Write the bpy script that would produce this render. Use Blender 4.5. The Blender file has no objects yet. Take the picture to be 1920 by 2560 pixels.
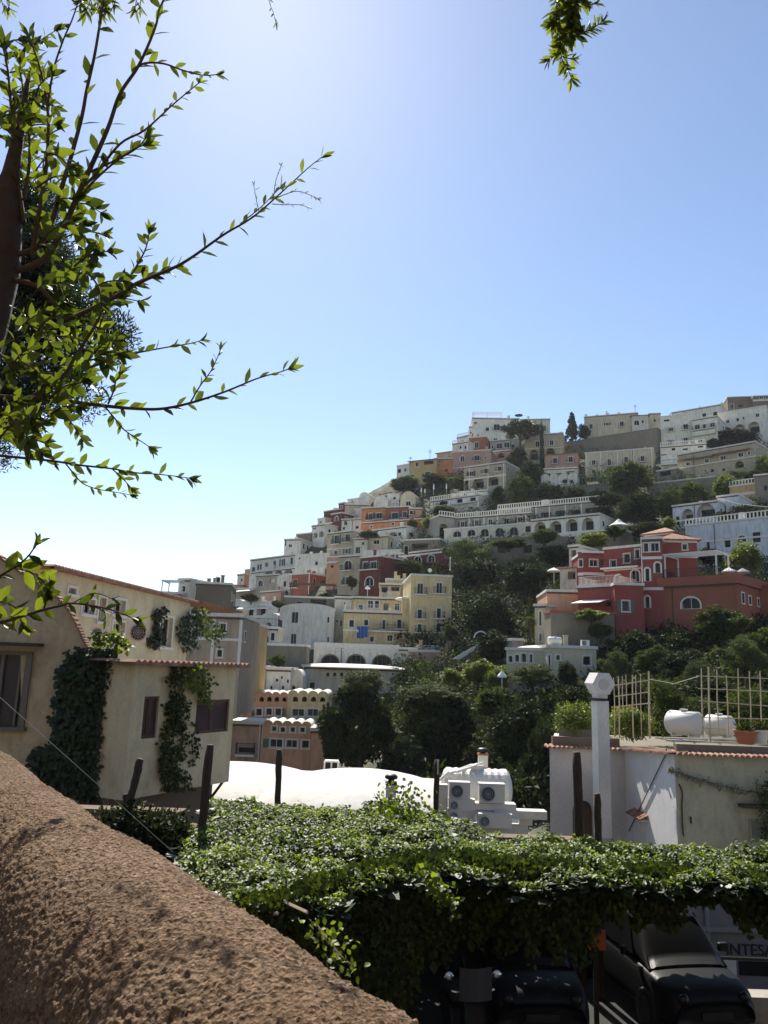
import bpy, math, random
import numpy as np
from mathutils import Vector, Matrix
random.seed(7); RS = np.random.RandomState(11)
scene = bpy.context.scene
COL = scene.collection
# ------------------------------------------------------------------ camera
FPX = 1924.0; PITCH = math.radians(11.5); ROLL = 0.034; EYE = np.array([0, 0, 5.6])
_f = np.array([0, math.cos(PITCH), math.sin(PITCH)]); _r0 = np.array([1, 0, 0.]); _u0 = np.array([0, -math.sin(PITCH), math.cos(PITCH)])
_r = _r0 * math.cos(ROLL) + _u0 * math.sin(ROLL); _u = -_r0 * math.sin(ROLL) + _u0 * math.cos(ROLL)
def ray(px, py):
    return _r * ((px - 960) / FPX) + _u * ((1280 - py) / FPX) + _f
def P(px, py, d):                       # world point on a photo ray at forward distance d
    v = ray(px, py); return EYE + v * (d / v[1])
def PZ(px, py, z):                      # world point on a photo ray at world height z
    v = ray(px, py); return EYE + v * ((z - EYE[2]) / v[2])
cam = bpy.data.cameras.new('camera'); camo = bpy.data.objects.new('camera', cam); COL.objects.link(camo)
cam.sensor_fit = 'VERTICAL'; cam.sensor_height = 34.6; cam.lens = 34.6 * FPX / 2560; cam.clip_end = 6000; cam.clip_start = 0.02
m = Matrix(((_r[0], _u[0], -_f[0], EYE[0]), (_r[1], _u[1], -_f[1], EYE[1]), (_r[2], _u[2], -_f[2], EYE[2]), (0, 0, 0, 1)))
camo.matrix_world = m; scene.camera = camo
# ------------------------------------------------------------------ light
sd = ray(655, -110); sd = sd / np.linalg.norm(sd)
SUN_EL = math.asin(sd[2]); SUN_AZ = math.atan2(sd[0], sd[1])      # azimuth from +Y towards +X
w = bpy.data.worlds.new('World'); scene.world = w; w.use_nodes = True
nt = w.node_tree; bg = nt.nodes['Background']; sky = nt.nodes.new('ShaderNodeTexSky')
sky.sky_type = 'NISHITA'; sky.sun_disc = False; sky.sun_elevation = SUN_EL; sky.sun_rotation = SUN_AZ
sky.air_density = 0.9; sky.dust_density = 0.2; sky.ozone_density = 1.2; sky.altitude = 100
nt.links.new(sky.outputs[0], bg.inputs[0]); bg.inputs[1].default_value = 0.095
sl = bpy.data.lights.new('sun', 'SUN'); sl.energy = 5.0; sl.angle = math.radians(0.53); sl.color = (1, .94, .83)
so = bpy.data.objects.new('sun', sl); COL.objects.link(so)
so.rotation_euler = Vector(tuple(sd)).to_track_quat('Z', 'Y').to_euler(); so.location = (0, 0, 60)
vs = scene.view_settings; vs.view_transform = 'Standard'; vs.look = 'None'; vs.gamma = 1.0; vs.exposure = 0.88
scene.render.engine = 'CYCLES'; scene.cycles.max_bounces = 6; scene.cycles.transparent_max_bounces = 4
# ------------------------------------------------------------------ materials
def new_mat(name):
    m = bpy.data.materials.new(name); m.use_nodes = True
    return m, m.node_tree, m.node_tree.nodes['Principled BSDF']
def N(nt, t, **k):
    n = nt.nodes.new(t)
    for a, b in k.items():
        if a in n.inputs: n.inputs[a].default_value = b
        else: setattr(n, a, b)
    return n
def plain(name, col, rough=.6, metal=0., bump=0., bscale=40., var=.12, spec=.3):
    m, nt, b = new_mat(name); L = nt.links
    tc = N(nt, 'ShaderNodeTexCoord'); no = N(nt, 'ShaderNodeTexNoise', Scale=bscale, Detail=4.)
    L.new(tc.outputs['Object'], no.inputs['Vector'])
    mx = N(nt, 'ShaderNodeMix', data_type='RGBA')
    mx.inputs[6].default_value = tuple(c * (1 - var) for c in col) + (1,); mx.inputs[7].default_value = tuple(min(1, c * (1 + var)) for c in col) + (1,)
    L.new(no.outputs[0], mx.inputs[0]); L.new(mx.outputs[2], b.inputs['Base Color'])
    b.inputs['Roughness'].default_value = rough; b.inputs['Metallic'].default_value = metal; b.inputs['Specular IOR Level'].default_value = spec
    if bump:
        bp = N(nt, 'ShaderNodeBump', Strength=bump, Distance=.02); L.new(no.outputs[0], bp.inputs['Height']); L.new(bp.outputs[0], b.inputs['Normal'])
    return m
def stucco(name, col, dirt=.5, scale=1.0, dcol=(.16, .13, .10), streak=.3):
    m, nt, b = new_mat(name); L = nt.links
    tc = N(nt, 'ShaderNodeTexCoord')
    n1 = N(nt, 'ShaderNodeTexNoise', Scale=.35 * scale, Detail=6., Roughness=.65); L.new(tc.outputs['Object'], n1.inputs['Vector'])
    mp = N(nt, 'ShaderNodeMapping'); mp.inputs['Scale'].default_value = (1.4 * scale, 1.4 * scale, streak * scale); L.new(tc.outputs['Object'], mp.inputs[0])
    n2 = N(nt, 'ShaderNodeTexNoise', Scale=1.6, Detail=7., Roughness=.7); L.new(mp.outputs[0], n2.inputs['Vector'])
    n3 = N(nt, 'ShaderNodeTexNoise', Scale=9. * scale, Detail=5., Roughness=.7); L.new(tc.outputs['Object'], n3.inputs['Vector'])
    r1 = N(nt, 'ShaderNodeValToRGB'); r1.color_ramp.elements[0].position = .35; r1.color_ramp.elements[1].position = .7
    r1.color_ramp.elements[0].color = tuple(c * .86 for c in col) + (1,); r1.color_ramp.elements[1].color = tuple(min(.9, c * 1.08) for c in col) + (1,)
    L.new(n1.outputs[0], r1.inputs[0])
    r2 = N(nt, 'ShaderNodeValToRGB'); r2.color_ramp.elements[0].position = .46; r2.color_ramp.elements[1].position = .74
    r2.color_ramp.elements[0].color = (0, 0, 0, 1); r2.color_ramp.elements[1].color = (dirt,) * 3 + (1,)
    L.new(n2.outputs[0], r2.inputs[0])
    mx = N(nt, 'ShaderNodeMix', data_type='RGBA'); L.new(r2.outputs[0], mx.inputs[0]); L.new(r1.outputs[0], mx.inputs[6]); mx.inputs[7].default_value = dcol + (1,)
    r3 = N(nt, 'ShaderNodeValToRGB'); r3.color_ramp.elements[0].position = .3; r3.color_ramp.elements[0].color = (.86, .86, .86, 1); r3.color_ramp.elements[1].position = .62
    L.new(n3.outputs[0], r3.inputs[0])
    m2 = N(nt, 'ShaderNodeMix', data_type='RGBA', blend_type='MULTIPLY'); m2.inputs[0].default_value = 1
    L.new(mx.outputs[2], m2.inputs[6]); L.new(r3.outputs[0], m2.inputs[7]); L.new(m2.outputs[2], b.inputs['Base Color'])
    b.inputs['Roughness'].default_value = .9; b.inputs['Specular IOR Level'].default_value = .1
    bp = N(nt, 'ShaderNodeBump', Strength=.4, Distance=.03); L.new(n3.outputs[0], bp.inputs['Height']); L.new(bp.outputs[0], b.inputs['Normal'])
    return m
def leafmat(name, c1, c2, trans=.35, rough=.45, spec=.4, tcol=None, patch=0.):
    m, nt, b = new_mat(name); L = nt.links
    tcol = tcol or (1.7, 1.8, .7)
    g = N(nt, 'ShaderNodeNewGeometry')
    r = N(nt, 'ShaderNodeValToRGB'); r.color_ramp.elements[0].color = c1 + (1,); r.color_ramp.elements[1].color = c2 + (1,)
    L.new(g.outputs['Random Per Island'], r.inputs[0])
    src = r.outputs[0]
    if patch:
        tc = N(nt, 'ShaderNodeTexCoord'); no = N(nt, 'ShaderNodeTexNoise', Scale=patch, Detail=3.); L.new(tc.outputs['Object'], no.inputs['Vector'])
        rr = N(nt, 'ShaderNodeValToRGB'); rr.color_ramp.elements[0].position = .38; rr.color_ramp.elements[0].color = (.55, .6, .55, 1); rr.color_ramp.elements[1].position = .62; rr.color_ramp.elements[1].color = (1.25, 1.2, .9, 1)
        L.new(no.outputs[0], rr.inputs[0]); mm = N(nt, 'ShaderNodeMix', data_type='RGBA', blend_type='MULTIPLY'); mm.inputs[0].default_value = 1
        L.new(r.outputs[0], mm.inputs[6]); L.new(rr.outputs[0], mm.inputs[7]); src = mm.outputs[2]
    L.new(src, b.inputs['Base Color']); b.inputs['Roughness'].default_value = rough; b.inputs['Specular IOR Level'].default_value = spec
    t = N(nt, 'ShaderNodeBsdfTranslucent'); mc = N(nt, 'ShaderNodeMix', data_type='RGBA', blend_type='MULTIPLY'); mc.inputs[0].default_value = 1
    L.new(src, mc.inputs[6]); mc.inputs[7].default_value = (tcol or (1.9, 2.2, .6)) + (1,); L.new(mc.outputs[2], t.inputs[0])
    ms = N(nt, 'ShaderNodeMixShader'); ms.inputs[0].default_value = trans
    L.new(b.outputs[0], ms.inputs[1]); L.new(t.outputs[0], ms.inputs[2]); L.new(ms.outputs[0], nt.nodes['Material Output'].inputs[0])
    return m
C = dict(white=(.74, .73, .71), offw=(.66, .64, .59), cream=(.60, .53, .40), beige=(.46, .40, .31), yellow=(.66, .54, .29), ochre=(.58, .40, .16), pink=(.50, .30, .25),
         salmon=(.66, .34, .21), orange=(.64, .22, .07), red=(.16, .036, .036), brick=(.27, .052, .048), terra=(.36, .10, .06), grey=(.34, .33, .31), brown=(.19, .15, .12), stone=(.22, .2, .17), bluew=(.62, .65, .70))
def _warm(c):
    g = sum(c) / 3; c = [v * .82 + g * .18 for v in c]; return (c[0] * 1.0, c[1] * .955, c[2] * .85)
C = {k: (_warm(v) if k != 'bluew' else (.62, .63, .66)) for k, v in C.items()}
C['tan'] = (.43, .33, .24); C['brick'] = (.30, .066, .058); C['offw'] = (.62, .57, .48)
_sm = {}
def S(k, dirt=None):
    key = (k, dirt)
    if key not in _sm:
        _sm[key] = stucco('stucco_' + k, C[k], dirt if dirt is not None else (.55 if k in ('white', 'bluew') else .6))
    return _sm[key]
M = dict(
    trim=plain('white_trim', (.64, .61, .55), .7), coping=plain('pale_coping', (.60, .57, .50), .85, var=.25, bscale=3), wood=plain('brown_wood', (.10, .055, .035), .6, var=.3, bscale=15),
    glass=plain('dark_window_glass', (.010, .010, .011), .25, spec=.22, var=.4, bscale=2), iron=plain('dark_iron', (.03, .03, .03), .5, .4), shutter=plain('brown_shutter', (.13, .06, .045), .55, var=.25),
    gshutter=plain('green_shutter', (.08, .12, .09), .6), tile=None, bark=plain('bark', (.07, .05, .035), .9, bump=.6, bscale=12, var=.4), steel=plain('galvanised_steel', (.5, .5, .5), .35, .8),
    plastic=plain('white_plastic', (.60, .58, .53), .5, var=.06, bscale=3), dark=plain('dark_recess', (.03, .028, .025), .9), bamboo=plain('pale_cane', (.5, .42, .28), .6, var=.25, bscale=8),
    post=plain('weathered_post', (.05, .035, .028), .85, bump=.7, bscale=18, var=.4), cloth=plain('pale_canvas', (.7, .68, .62), .8), blue=plain('blue_cloth', (.03, .09, .3), .8), pot=plain('terracotta_pot', (.36, .13, .07), .8),
    blackpaint=plain('black_car_paint', (.006, .006, .007), .5, spec=.2, var=.05), rubber=plain('rubber', (.015, .015, .015), .8), chrome=plain('chrome', (.6, .6, .6), .15, 1.), redlamp=plain('red_lens', (.25, .01, .01), .2),
    bluepane=plain('blue_lit_pane', (.08, .16, .34), .2))
def tilemat():
    m, nt, b = new_mat('roof_tiles'); L = nt.links
    g = N(nt, 'ShaderNodeTexCoord'); n = N(nt, 'ShaderNodeTexNoise', Scale=3., Detail=5.); L.new(g.outputs['Object'], n.inputs['Vector'])
    r = N(nt, 'ShaderNodeValToRGB'); r.color_ramp.elements[0].position = .3; r.color_ramp.elements[1].position = .7
    r.color_ramp.elements[0].color = (.16, .07, .05, 1); r.color_ramp.elements[1].color = (.36, .19, .12, 1)
    L.new(n.outputs[0], r.inputs[0]); L.new(r.outputs[0], b.inputs['Base Color']); b.inputs['Roughness'].default_value = .9
    return m
M['tile'] = tilemat()
LM = dict(
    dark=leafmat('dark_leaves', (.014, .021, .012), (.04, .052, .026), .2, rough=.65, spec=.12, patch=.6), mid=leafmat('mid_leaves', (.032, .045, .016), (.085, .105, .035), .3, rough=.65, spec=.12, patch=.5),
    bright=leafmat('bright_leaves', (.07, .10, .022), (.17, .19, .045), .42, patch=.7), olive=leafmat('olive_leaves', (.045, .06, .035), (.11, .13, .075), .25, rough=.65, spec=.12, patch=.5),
    pine=leafmat('pine_needles', (.015, .028, .012), (.045, .06, .022), .15, patch=1.), ivy=leafmat('ivy_leaves', (.05, .08, .016), (.17, .21, .035), .42, rough=.5, spec=.3, tcol=(1.8, 1.9, .55), patch=1.3), ivyshade=leafmat('ivy_shade_leaves', (.02, .03, .012), (.07, .09, .025), .25, rough=.6, spec=.15, patch=1.3),  # hanging fringe ivy: shade is put into the darker leaf colour
    ivydark=leafmat('dark_ivy_leaves', (.015, .025, .01), (.04, .06, .02), .2, rough=.5), branch=leafmat('branch_leaves', (.028, .036, .012), (.14, .165, .04), .54, rough=.45, spec=.35, tcol=(1.9, 2.0, .6), patch=1.6),  # ivydark: ivy in darker leaf colours
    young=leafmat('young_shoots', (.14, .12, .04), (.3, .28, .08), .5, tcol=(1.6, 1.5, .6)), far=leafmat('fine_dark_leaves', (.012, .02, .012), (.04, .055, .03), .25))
# ------------------------------------------------------------------ mesh helpers
def tag(o, label=None, cat=None, group=None, kind=None):
    if label: o['label'] = label
    if cat: o['category'] = cat
    if group: o['group'] = group
    if kind: o['kind'] = kind
    return o
def empty(name, loc, rz=0., label=None, cat=None, group=None):
    o = bpy.data.objects.new(name, None); COL.objects.link(o); o.location = tuple(float(c) for c in loc); o.rotation_euler = (0, 0, rz); o.empty_display_size = .2
    return tag(o, label, cat, group)
class MB:
    def __init__(s): s.v = []; s.f = []
    def add(s, vs, fs):
        n = len(s.v); s.v.extend([tuple(map(float, v)) for v in vs]); s.f.extend([tuple(i + n for i in f) for f in fs]); return s
    def box(s, x0, x1, y0, y1, z0, z1):
        return s.add([(x0, y0, z0), (x1, y0, z0), (x1, y1, z0), (x0, y1, z0), (x0, y0, z1), (x1, y0, z1), (x1, y1, z1), (x0, y1, z1)],
                     [(0, 3, 2, 1), (4, 5, 6, 7), (0, 1, 5, 4), (1, 2, 6, 5), (2, 3, 7, 6), (3, 0, 4, 7)])
    def tube(s, pts, rad, n=8, cap=True):
        pts = [np.array(p, float) for p in pts]
        if not hasattr(rad, '__len__'): rad = [rad] * len(pts)
        rings = []; a = None
        for i, p in enumerate(pts):
            t = pts[min(i + 1, len(pts) - 1)] - pts[max(i - 1, 0)]; t = t / (np.linalg.norm(t) + 1e-9)
            if a is None:
                a = np.cross(t, [0, 0, 1.] if abs(t[2]) < .9 else [1., 0, 0])
            a = a - t * a.dot(t); a /= np.linalg.norm(a) + 1e-9; b = np.cross(t, a)
            rings.append([p + (a * math.cos(2 * math.pi * k / n) + b * math.sin(2 * math.pi * k / n)) * rad[i] for k in range(n)])
        vs = [v for r in rings for v in r]; fs = []
        for i in range(len(pts) - 1):
            for k in range(n):
                k2 = (k + 1) % n; fs.append((i * n + k, i * n + k2, (i + 1) * n + k2, (i + 1) * n + k))
        if cap: fs.append(tuple(range(n))[::-1]); fs.append(tuple((len(pts) - 1) * n + k for k in range(n)))
        return s.add(vs, fs)
    def prism(s, poly, axis, a, b):     # poly of 2d points extruded along axis (0=x,1=y,2=z)
        def mk(p, t):
            return (t, p[0], p[1]) if axis == 0 else ((p[0], t, p[1]) if axis == 1 else (p[0], p[1], t))
        n = len(poly); vs = [mk(p, a) for p in poly] + [mk(p, b) for p in poly]
        return s.add(vs, [tuple(range(n)), tuple(range(n, 2 * n))[::-1]] + [(i, (i + 1) % n, n + (i + 1) % n, n + i) for i in range(n)])
    def lathe(s, prof, c=(0, 0, 0), n=16, axis=2):
        vs = []; 
        for r, h in prof:
            for k in range(n):
                q = 2 * math.pi * k / n; x, y = r * math.cos(q), r * math.sin(q)
                vs.append((c[0] + x, c[1] + y, c[2] + h) if axis == 2 else ((c[0] + h, c[1] + x, c[2] + y) if axis == 0 else (c[0] + x, c[1] + h, c[2] + y)))
        m = len(prof); fs = [(i * n + k, i * n + (k + 1) % n, (i + 1) * n + (k + 1) % n, (i + 1) * n + k) for i in range(m - 1) for k in range(n)]
        fs += [tuple(range(n))[::-1], tuple((m - 1) * n + k for k in range(n))]
        return s.add(vs, fs)
    def build(s, name, mat, parent=None, smooth=False, loc=None):
        me = bpy.data.meshes.new(name); v = s.v
        if loc is not None: v = [(a - loc[0], b - loc[1], c - loc[2]) for a, b, c in v]
        me.from_pydata(v, [], s.f); me.materials.append(mat); me.validate(); me.update()
        if smooth: me.shade_smooth()
        o = bpy.data.objects.new(name, me); COL.objects.link(o)
        if parent is not None: o.parent = parent
        if loc is not None and parent is None: o.location = tuple(map(float, loc))
        return o
def npmesh(name, V, F, mat, parent=None, smooth=False, loc=None):
    V = np.asarray(V, np.float32); F = np.asarray(F, np.int32); k = F.shape[1]
    if loc is not None: V = V - np.array(loc, np.float32)
    me = bpy.data.meshes.new(name); me.vertices.add(len(V)); me.vertices.foreach_set('co', V.ravel())
    me.loops.add(F.size); me.loops.foreach_set('vertex_index', F.ravel())
    me.polygons.add(len(F)); me.polygons.foreach_set('loop_start', np.arange(0, F.size, k, dtype=np.int32)); me.polygons.foreach_set('loop_total', np.full(len(F), k, np.int32))
    me.materials.append(mat); me.update(calc_edges=True)
    if smooth: me.shade_smooth()
    o = bpy.data.objects.new(name, me); COL.objects.link(o)
    if parent is not None: o.parent = parent
    if loc is not None and parent is None: o.location = tuple(map(float, loc))
    return o
def unit(a): return a / (np.linalg.norm(a, axis=-1, keepdims=True) + 1e-9)
def leafgeo(Pt, D, Nn, Ln, Wd, fold=.25, curl=.0, shape='d'):
    D = unit(D); Nn = Nn - D * (D * Nn).sum(1, keepdims=True); Nn = unit(Nn); Sd = np.cross(D, Nn); Ln = Ln[:, None]; Wd = Wd[:, None]; n = len(Pt)
    if shape == 'd':
        V = np.stack([Pt, Pt + D * Ln * .45 + Sd * Wd * .5 + Nn * Wd * fold, Pt + D * Ln, Pt + D * Ln * .45 - Sd * Wd * .5 + Nn * Wd * fold], 1)
        F = (np.arange(n)[:, None, None] * 4 + np.array([[0, 1, 2], [0, 2, 3]])[None]).reshape(-1, 3)
    else:
        def q(t, s, h): return Pt + D * Ln * t + Sd * Wd * s + Nn * (h * Wd - curl * Ln * t * t)
        V = np.stack([q(0, 0, 0), q(.22, .33, fold * .6), q(.22, 0, 0), q(.22, -.33, fold * .6), q(.52, .5, fold), q(.52, 0, 0), q(.52, -.5, fold), q(.8, .28, fold * .6), q(.8, 0, 0), q(.8, -.28, fold * .6), q(1, 0, 0)], 1)
        T = [[0, 1, 2], [0, 2, 3], [1, 4, 5], [1, 5, 2], [2, 5, 6], [2, 6, 3], [4, 7, 8], [4, 8, 5], [5, 8, 9], [5, 9, 6], [7, 10, 8], [8, 10, 9]]
        F = (np.arange(n)[:, None, None] * 11 + np.array(T)[None]).reshape(-1, 3)
    return V.reshape(-1, 3), F
# ------------------------------------------------------------------ hill depth table (photo column -> list of (row, distance))
HILL = [(-700, [(2080, 40), (1800, 70), (1620, 110), (1560, 150)]), (400, [(2080, 42), (1900, 62), (1750, 75), (1640, 105), (1560, 135), (1520, 160)]),
        (600, [(2080, 42), (1930, 66), (1700, 95), (1620, 116), (1560, 145), (1495, 190)]), (800, [(2080, 42), (1930, 66), (1720, 92), (1620, 114), (1500, 140), (1400, 168), (1300, 198)]),
        (1000, [(2080, 42), (1930, 64), (1720, 90), (1620, 112), (1440, 142), (1300, 172), (1200, 205), (1180, 215)]),
        (1200, [(2080, 40), (1930, 58), (1720, 82), (1600, 102), (1440, 130), (1300, 160), (1200, 185), (1110, 222)]),
        (1500, [(2080, 40), (1900, 52), (1720, 70), (1580, 86), (1400, 116), (1300, 140), (1200, 172), (1100, 215), (1095, 225)]),
        (1920, [(2080, 40), (1900, 48), (1720, 60), (1560, 80), (1450, 98), (1300, 120), (1200, 146), (1100, 188), (1060, 222)]),
        (2700, [(2080, 38), (1900, 46), (1720, 58), (1500, 80), (1300, 118), (1100, 160), (1000, 222)])]
def T(px, py):
    def colv(c): 
        ys = [a[0] for a in c][::-1]; ds = [a[1] for a in c][::-1]
        return float(np.interp(py, ys, ds))
    for i in range(len(HILL) - 1):
        if px <= HILL[i + 1][0] or i == len(HILL) - 2:
            a, b = HILL[i], HILL[i + 1]; t = min(1, max(0, (px - a[0]) / (b[0] - a[0])))
            return colv(a[1]) * (1 - t) + colv(b[1]) * t
def skyrow(px):
    return float(np.interp(px, [h[0] for h in HILL], [h[1][-1][0] for h in HILL]))
def vnoise(x, y, z=0., seed=0):
    def h(i, j, k): 
        n = np.sin(i * 127.1 + j * 311.7 + k * 74.7 + seed * 19.19) * 43758.5453; return n - np.floor(n)
    xi, yi, zi = np.floor(x), np.floor(y), np.floor(z); xf, yf, zf = x - xi, y - yi, z - zi
    u, v, w_ = xf * xf * (3 - 2 * xf), yf * yf * (3 - 2 * yf), zf * zf * (3 - 2 * zf); r = 0
    for a in (0, 1):
        for b in (0, 1):
            for c in (0, 1):
                r = r + h(xi + a, yi + b, zi + c) * (u if a else 1 - u) * (v if b else 1 - v) * (w_ if c else 1 - w_)
    return r
# ------------------------------------------------------------------ ground and hill
def groundmat(name, a, b, c, sc):
    m, nt, bs = new_mat(name); L = nt.links; tc = N(nt, 'ShaderNodeTexCoord')
    n1 = N(nt, 'ShaderNodeTexNoise', Scale=sc, Detail=8., Roughness=.7); L.new(tc.outputs['Object'], n1.inputs['Vector'])
    r = N(nt, 'ShaderNodeValToRGB'); e = r.color_ramp.elements; e[0].position = .35; e[0].color = a + (1,); e[1].position = .7; e[1].color = c + (1,)
    x = r.color_ramp.elements.new(.5); x.color = b + (1,)
    L.new(n1.outputs[0], r.inputs[0]); L.new(r.outputs[0], bs.inputs['Base Color']); bs.inputs['Roughness'].default_value = .95
    bp = N(nt, 'ShaderNodeBump', Strength=.8, Distance=.4); L.new(n1.outputs[0], bp.inputs['Height']); L.new(bp.outputs[0], bs.inputs['Normal'])
    return m
gm = groundmat('valley_soil', (.05, .055, .03), (.08, .07, .05), (.12, .10, .07), .2)
g = MB(); g.add([(-1400, -150, -9), (1400, -150, -9), (1400, 1400, -9), (-1400, 1400, -9)], [(0, 1, 2, 3)])
tag(g.build('ground', gm), kind='structure')
hm = groundmat('hillside_scrub', (.02, .028, .012), (.045, .05, .022), (.17, .15, .11), .25)
cols = list(range(-700, 2701, 25)); NR = 60; V = []
for px in cols:
    sr = skyrow(px); 
    for j in range(NR):
        py = 2080 + (sr - 2080) * j / (NR - 1); d = T(px, py) + 1.5
        nz = (vnoise(np.array(px / 60.), np.array(py / 24.), 0., 3) - .5) * 2.0
        p = P(px, py, d + nz * 1.5); V.append(p + np.array([0, 0, -.8 + nz * .5]))
    top = V[-1]
    for k, (dd, dz) in enumerate(((12, -1), (40, -6), (120, -30), (400, -80))):
        dirv = np.array([top[0], top[1], 0]); dirv /= np.linalg.norm(dirv); V.append(top + dirv * dd + np.array([0, 0, max(dz, -top[2] - 8)]))
R = NR + 4; F = [(i * R + j, (i + 1) * R + j, (i + 1) * R + j + 1, i * R + j + 1) for i in range(len(cols) - 1) for j in range(R - 1)]
tag(npmesh('hillside', np.array(V), F, hm, smooth=True), kind='structure')
# ------------------------------------------------------------------ house builder
FR = dict(A=(940, 970, .3376), B=(1400, 960, .3134), C=(560, 1200, .3376), D=(1040, 1380, .2773), E=(1380, 1240, .3255), F=(0, 1360, .3737), G=(560, 1560, .3255), H=(1000, 1640, .2773),
          I=(1360, 1640, .3376), J=(400, 1960, .4581), K=(1060, 2060, .5184), M=(0, 0, .3617), N=(0, 380, .5063), O=(0, 800, .4581), Q=(0, 1280, .2532), R=(1300, 0, .1808), Z=(0, 0, 1.))
def fp(fr, x, y): a = FR[fr]; return a[0] + x * a[2], a[1] + y * a[2]
def arcpts(u0, u1, z1, hh, n=8):
    um = (u0 + u1) / 2; r = (u1 - u0) / 2
    return [(um - r * math.cos(math.pi * k / n), z1 - hh + hh * math.sin(math.pi * k / n)) for k in range(n + 1)]
def railing(mb, u0, u1, v0, z0, h=.95, step=.16, sides=0.):
    mb.box(u0, u1, v0 - .02, v0 + .02, z0 + h - .04, z0 + h); mb.box(u0, u1, v0 - .015, v0 + .015, z0 + .08, z0 + .11)
    n = max(2, int((u1 - u0) / step))
    for k in range(n + 1):
        u = u0 + (u1 - u0) * k / n; mb.box(u - .012, u + .012, v0 - .012, v0 + .012, z0, z0 + h - .04)
    if sides:
        for u in (u0, u1):
            mb.box(u - .02, u + .02, v0 + .02, v0 + sides, z0 + h - .04, z0 + h)
            for k in range(1, max(2, int(sides / step))): mb.box(u - .012, u + .012, v0 + k * step - .012, v0 + k * step + .012, z0, z0 + h - .04)
HOUSES = []
def house(fr, x0, y0, x1, y1, yb, col, label, wins=(), d=None, L=8., yaw=None, roof='flat', rc='coping', trim='trim', cat='house', name='house', side=(), extra=(), base=4., dirt=None, bands=(), group=None, shut='shutter', rh=.28, ov=.12, pitch=.1, lim=48):
    X0, Y0 = fp(fr, x0, y0); X1, Y1 = fp(fr, x1, y1); Xc = (X0 + X1) / 2; Yc = (Y0 + Y1) / 2; _, YB = fp(fr, 0, yb)
    if isinstance(d, tuple):
        a = P(X0, Y0, d[0]); b = P(X1, Y1, d[1]); zt = (a[2] + b[2]) / 2
    else:
        if d is None: d = T(Xc, YB)
        pc = P(Xc, Yc, d); zt = pc[2]
        hor = 1671 + (Xc - 960) * .034
        ok = False
        if yaw is None and abs(Yc - hor) > 70:
            a = PZ(X0, Y0, zt); b = PZ(X1, Y1, zt); ang = math.degrees(math.atan2(b[1] - a[1], b[0] - a[0])); ok = abs(ang) < lim and a[1] > 0 and b[1] > 0
            if not ok: yaw = max(-45, min(45, ang))
        if not ok:
            ya = math.radians(yaw or 0); ux = np.array([math.cos(ya), math.sin(ya)]); nn = np.array([-ux[1], ux[0]])
            def hit(px, py):
                v = ray(px, py); t = nn.dot(pc[:2] - EYE[:2]) / nn.dot(v[:2]); return EYE + v * t
            a = hit(X0, Y0); b = hit(X1, Y1)
    U = b[:2] - a[:2]; W = float(np.linalg.norm(U)); U = U / W; Vv = np.array([-U[1], U[0]])
    def loc(px, py):                    # photo point -> facade (u, z)
        v = ray(px, py); t = Vv.dot(a[:2] - EYE[:2]) / Vv.dot(v[:2]); p = EYE + v * t; return float(U.dot(p[:2] - a[:2])), float(p[2])
    _, zb = loc(Xc, YB); zb0 = zb - base
    org = np.array([a[0], a[1], zb]); rz = math.atan2(U[1], U[0])
    e = empty(name, org, rz, label, cat, group)
    zt -= zb; B0 = -base; mat = S(col, dirt)
    holes = []; specs = []
    sc = FR[fr][2]
    for wn in wins:
        k, cx, cy, ww, hh = wn[:5]; px, py = fp(fr, cx, cy); u, z = loc(px, py); dd = math.hypot(*(EYE[:2] - (a[:2] + U * u)))
        mpp = (EYE[1] * 0 + (a[1] + U[1] * u)) / FPX * sc / max(.35, abs(U[0]) + abs(U[1]) * .3 * 0)
        mz = (a[1] + U[1] * u) / FPX * sc * 1.02
        hw = ww * mpp / 2; hz = hh * mz / 2; z -= zb
        ua_, ub_ = loc(*fp(fr, cx - ww / 2, cy))[0], loc(*fp(fr, cx + ww / 2, cy))[0]; za_, zb_ = loc(*fp(fr, cx, cy + hh / 2))[1] - zb, loc(*fp(fr, cx, cy - hh / 2))[1] - zb
        u0, u1, z0, z1 = min(ua_, ub_), max(ua_, ub_), za_, zb_
        u0 = max(u0, .12); u1 = min(u1, W - .12); z1 = min(z1, zt - .12)
        if u1 - u0 < .15 or z1 - z0 < .15: continue
        if any(not (u1 < h[0] - .02 or u0 > h[1] + .02 or z1 < h[2] - .02 or z0 > h[3] + .02) for h in holes): continue
        holes.append((u0, u1, z0, z1)); specs.append((k, u0, u1, z0, z1))
    us = sorted(set([0., W] + [h[0] for h in holes] + [h[1] for h in holes])); zs = sorted(set([B0, zt] + [h[2] for h in holes] + [h[3] for h in holes]))
    mb = MB()
    for i in range(len(us) - 1):
        for j in range(len(zs) - 1):
            cu, cz = (us[i] + us[i + 1]) / 2, (zs[j] + zs[j + 1]) / 2
            if any(h[0] < cu < h[1] and h[2] < cz < h[3] for h in holes): continue
            mb.add([(us[i], 0, zs[j]), (us[i + 1], 0, zs[j]), (us[i + 1], 0, zs[j + 1]), (us[i], 0, zs[j + 1])], [(0, 1, 2, 3)])
    mb.add([(0, 0, B0), (W, 0, B0), (W, L, B0), (0, L, B0), (0, 0, zt), (W, 0, zt), (W, L, zt), (0, L, zt)], [(1, 2, 6, 5), (2, 3, 7, 6), (3, 0, 4, 7), (4, 5, 6, 7)])
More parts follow.
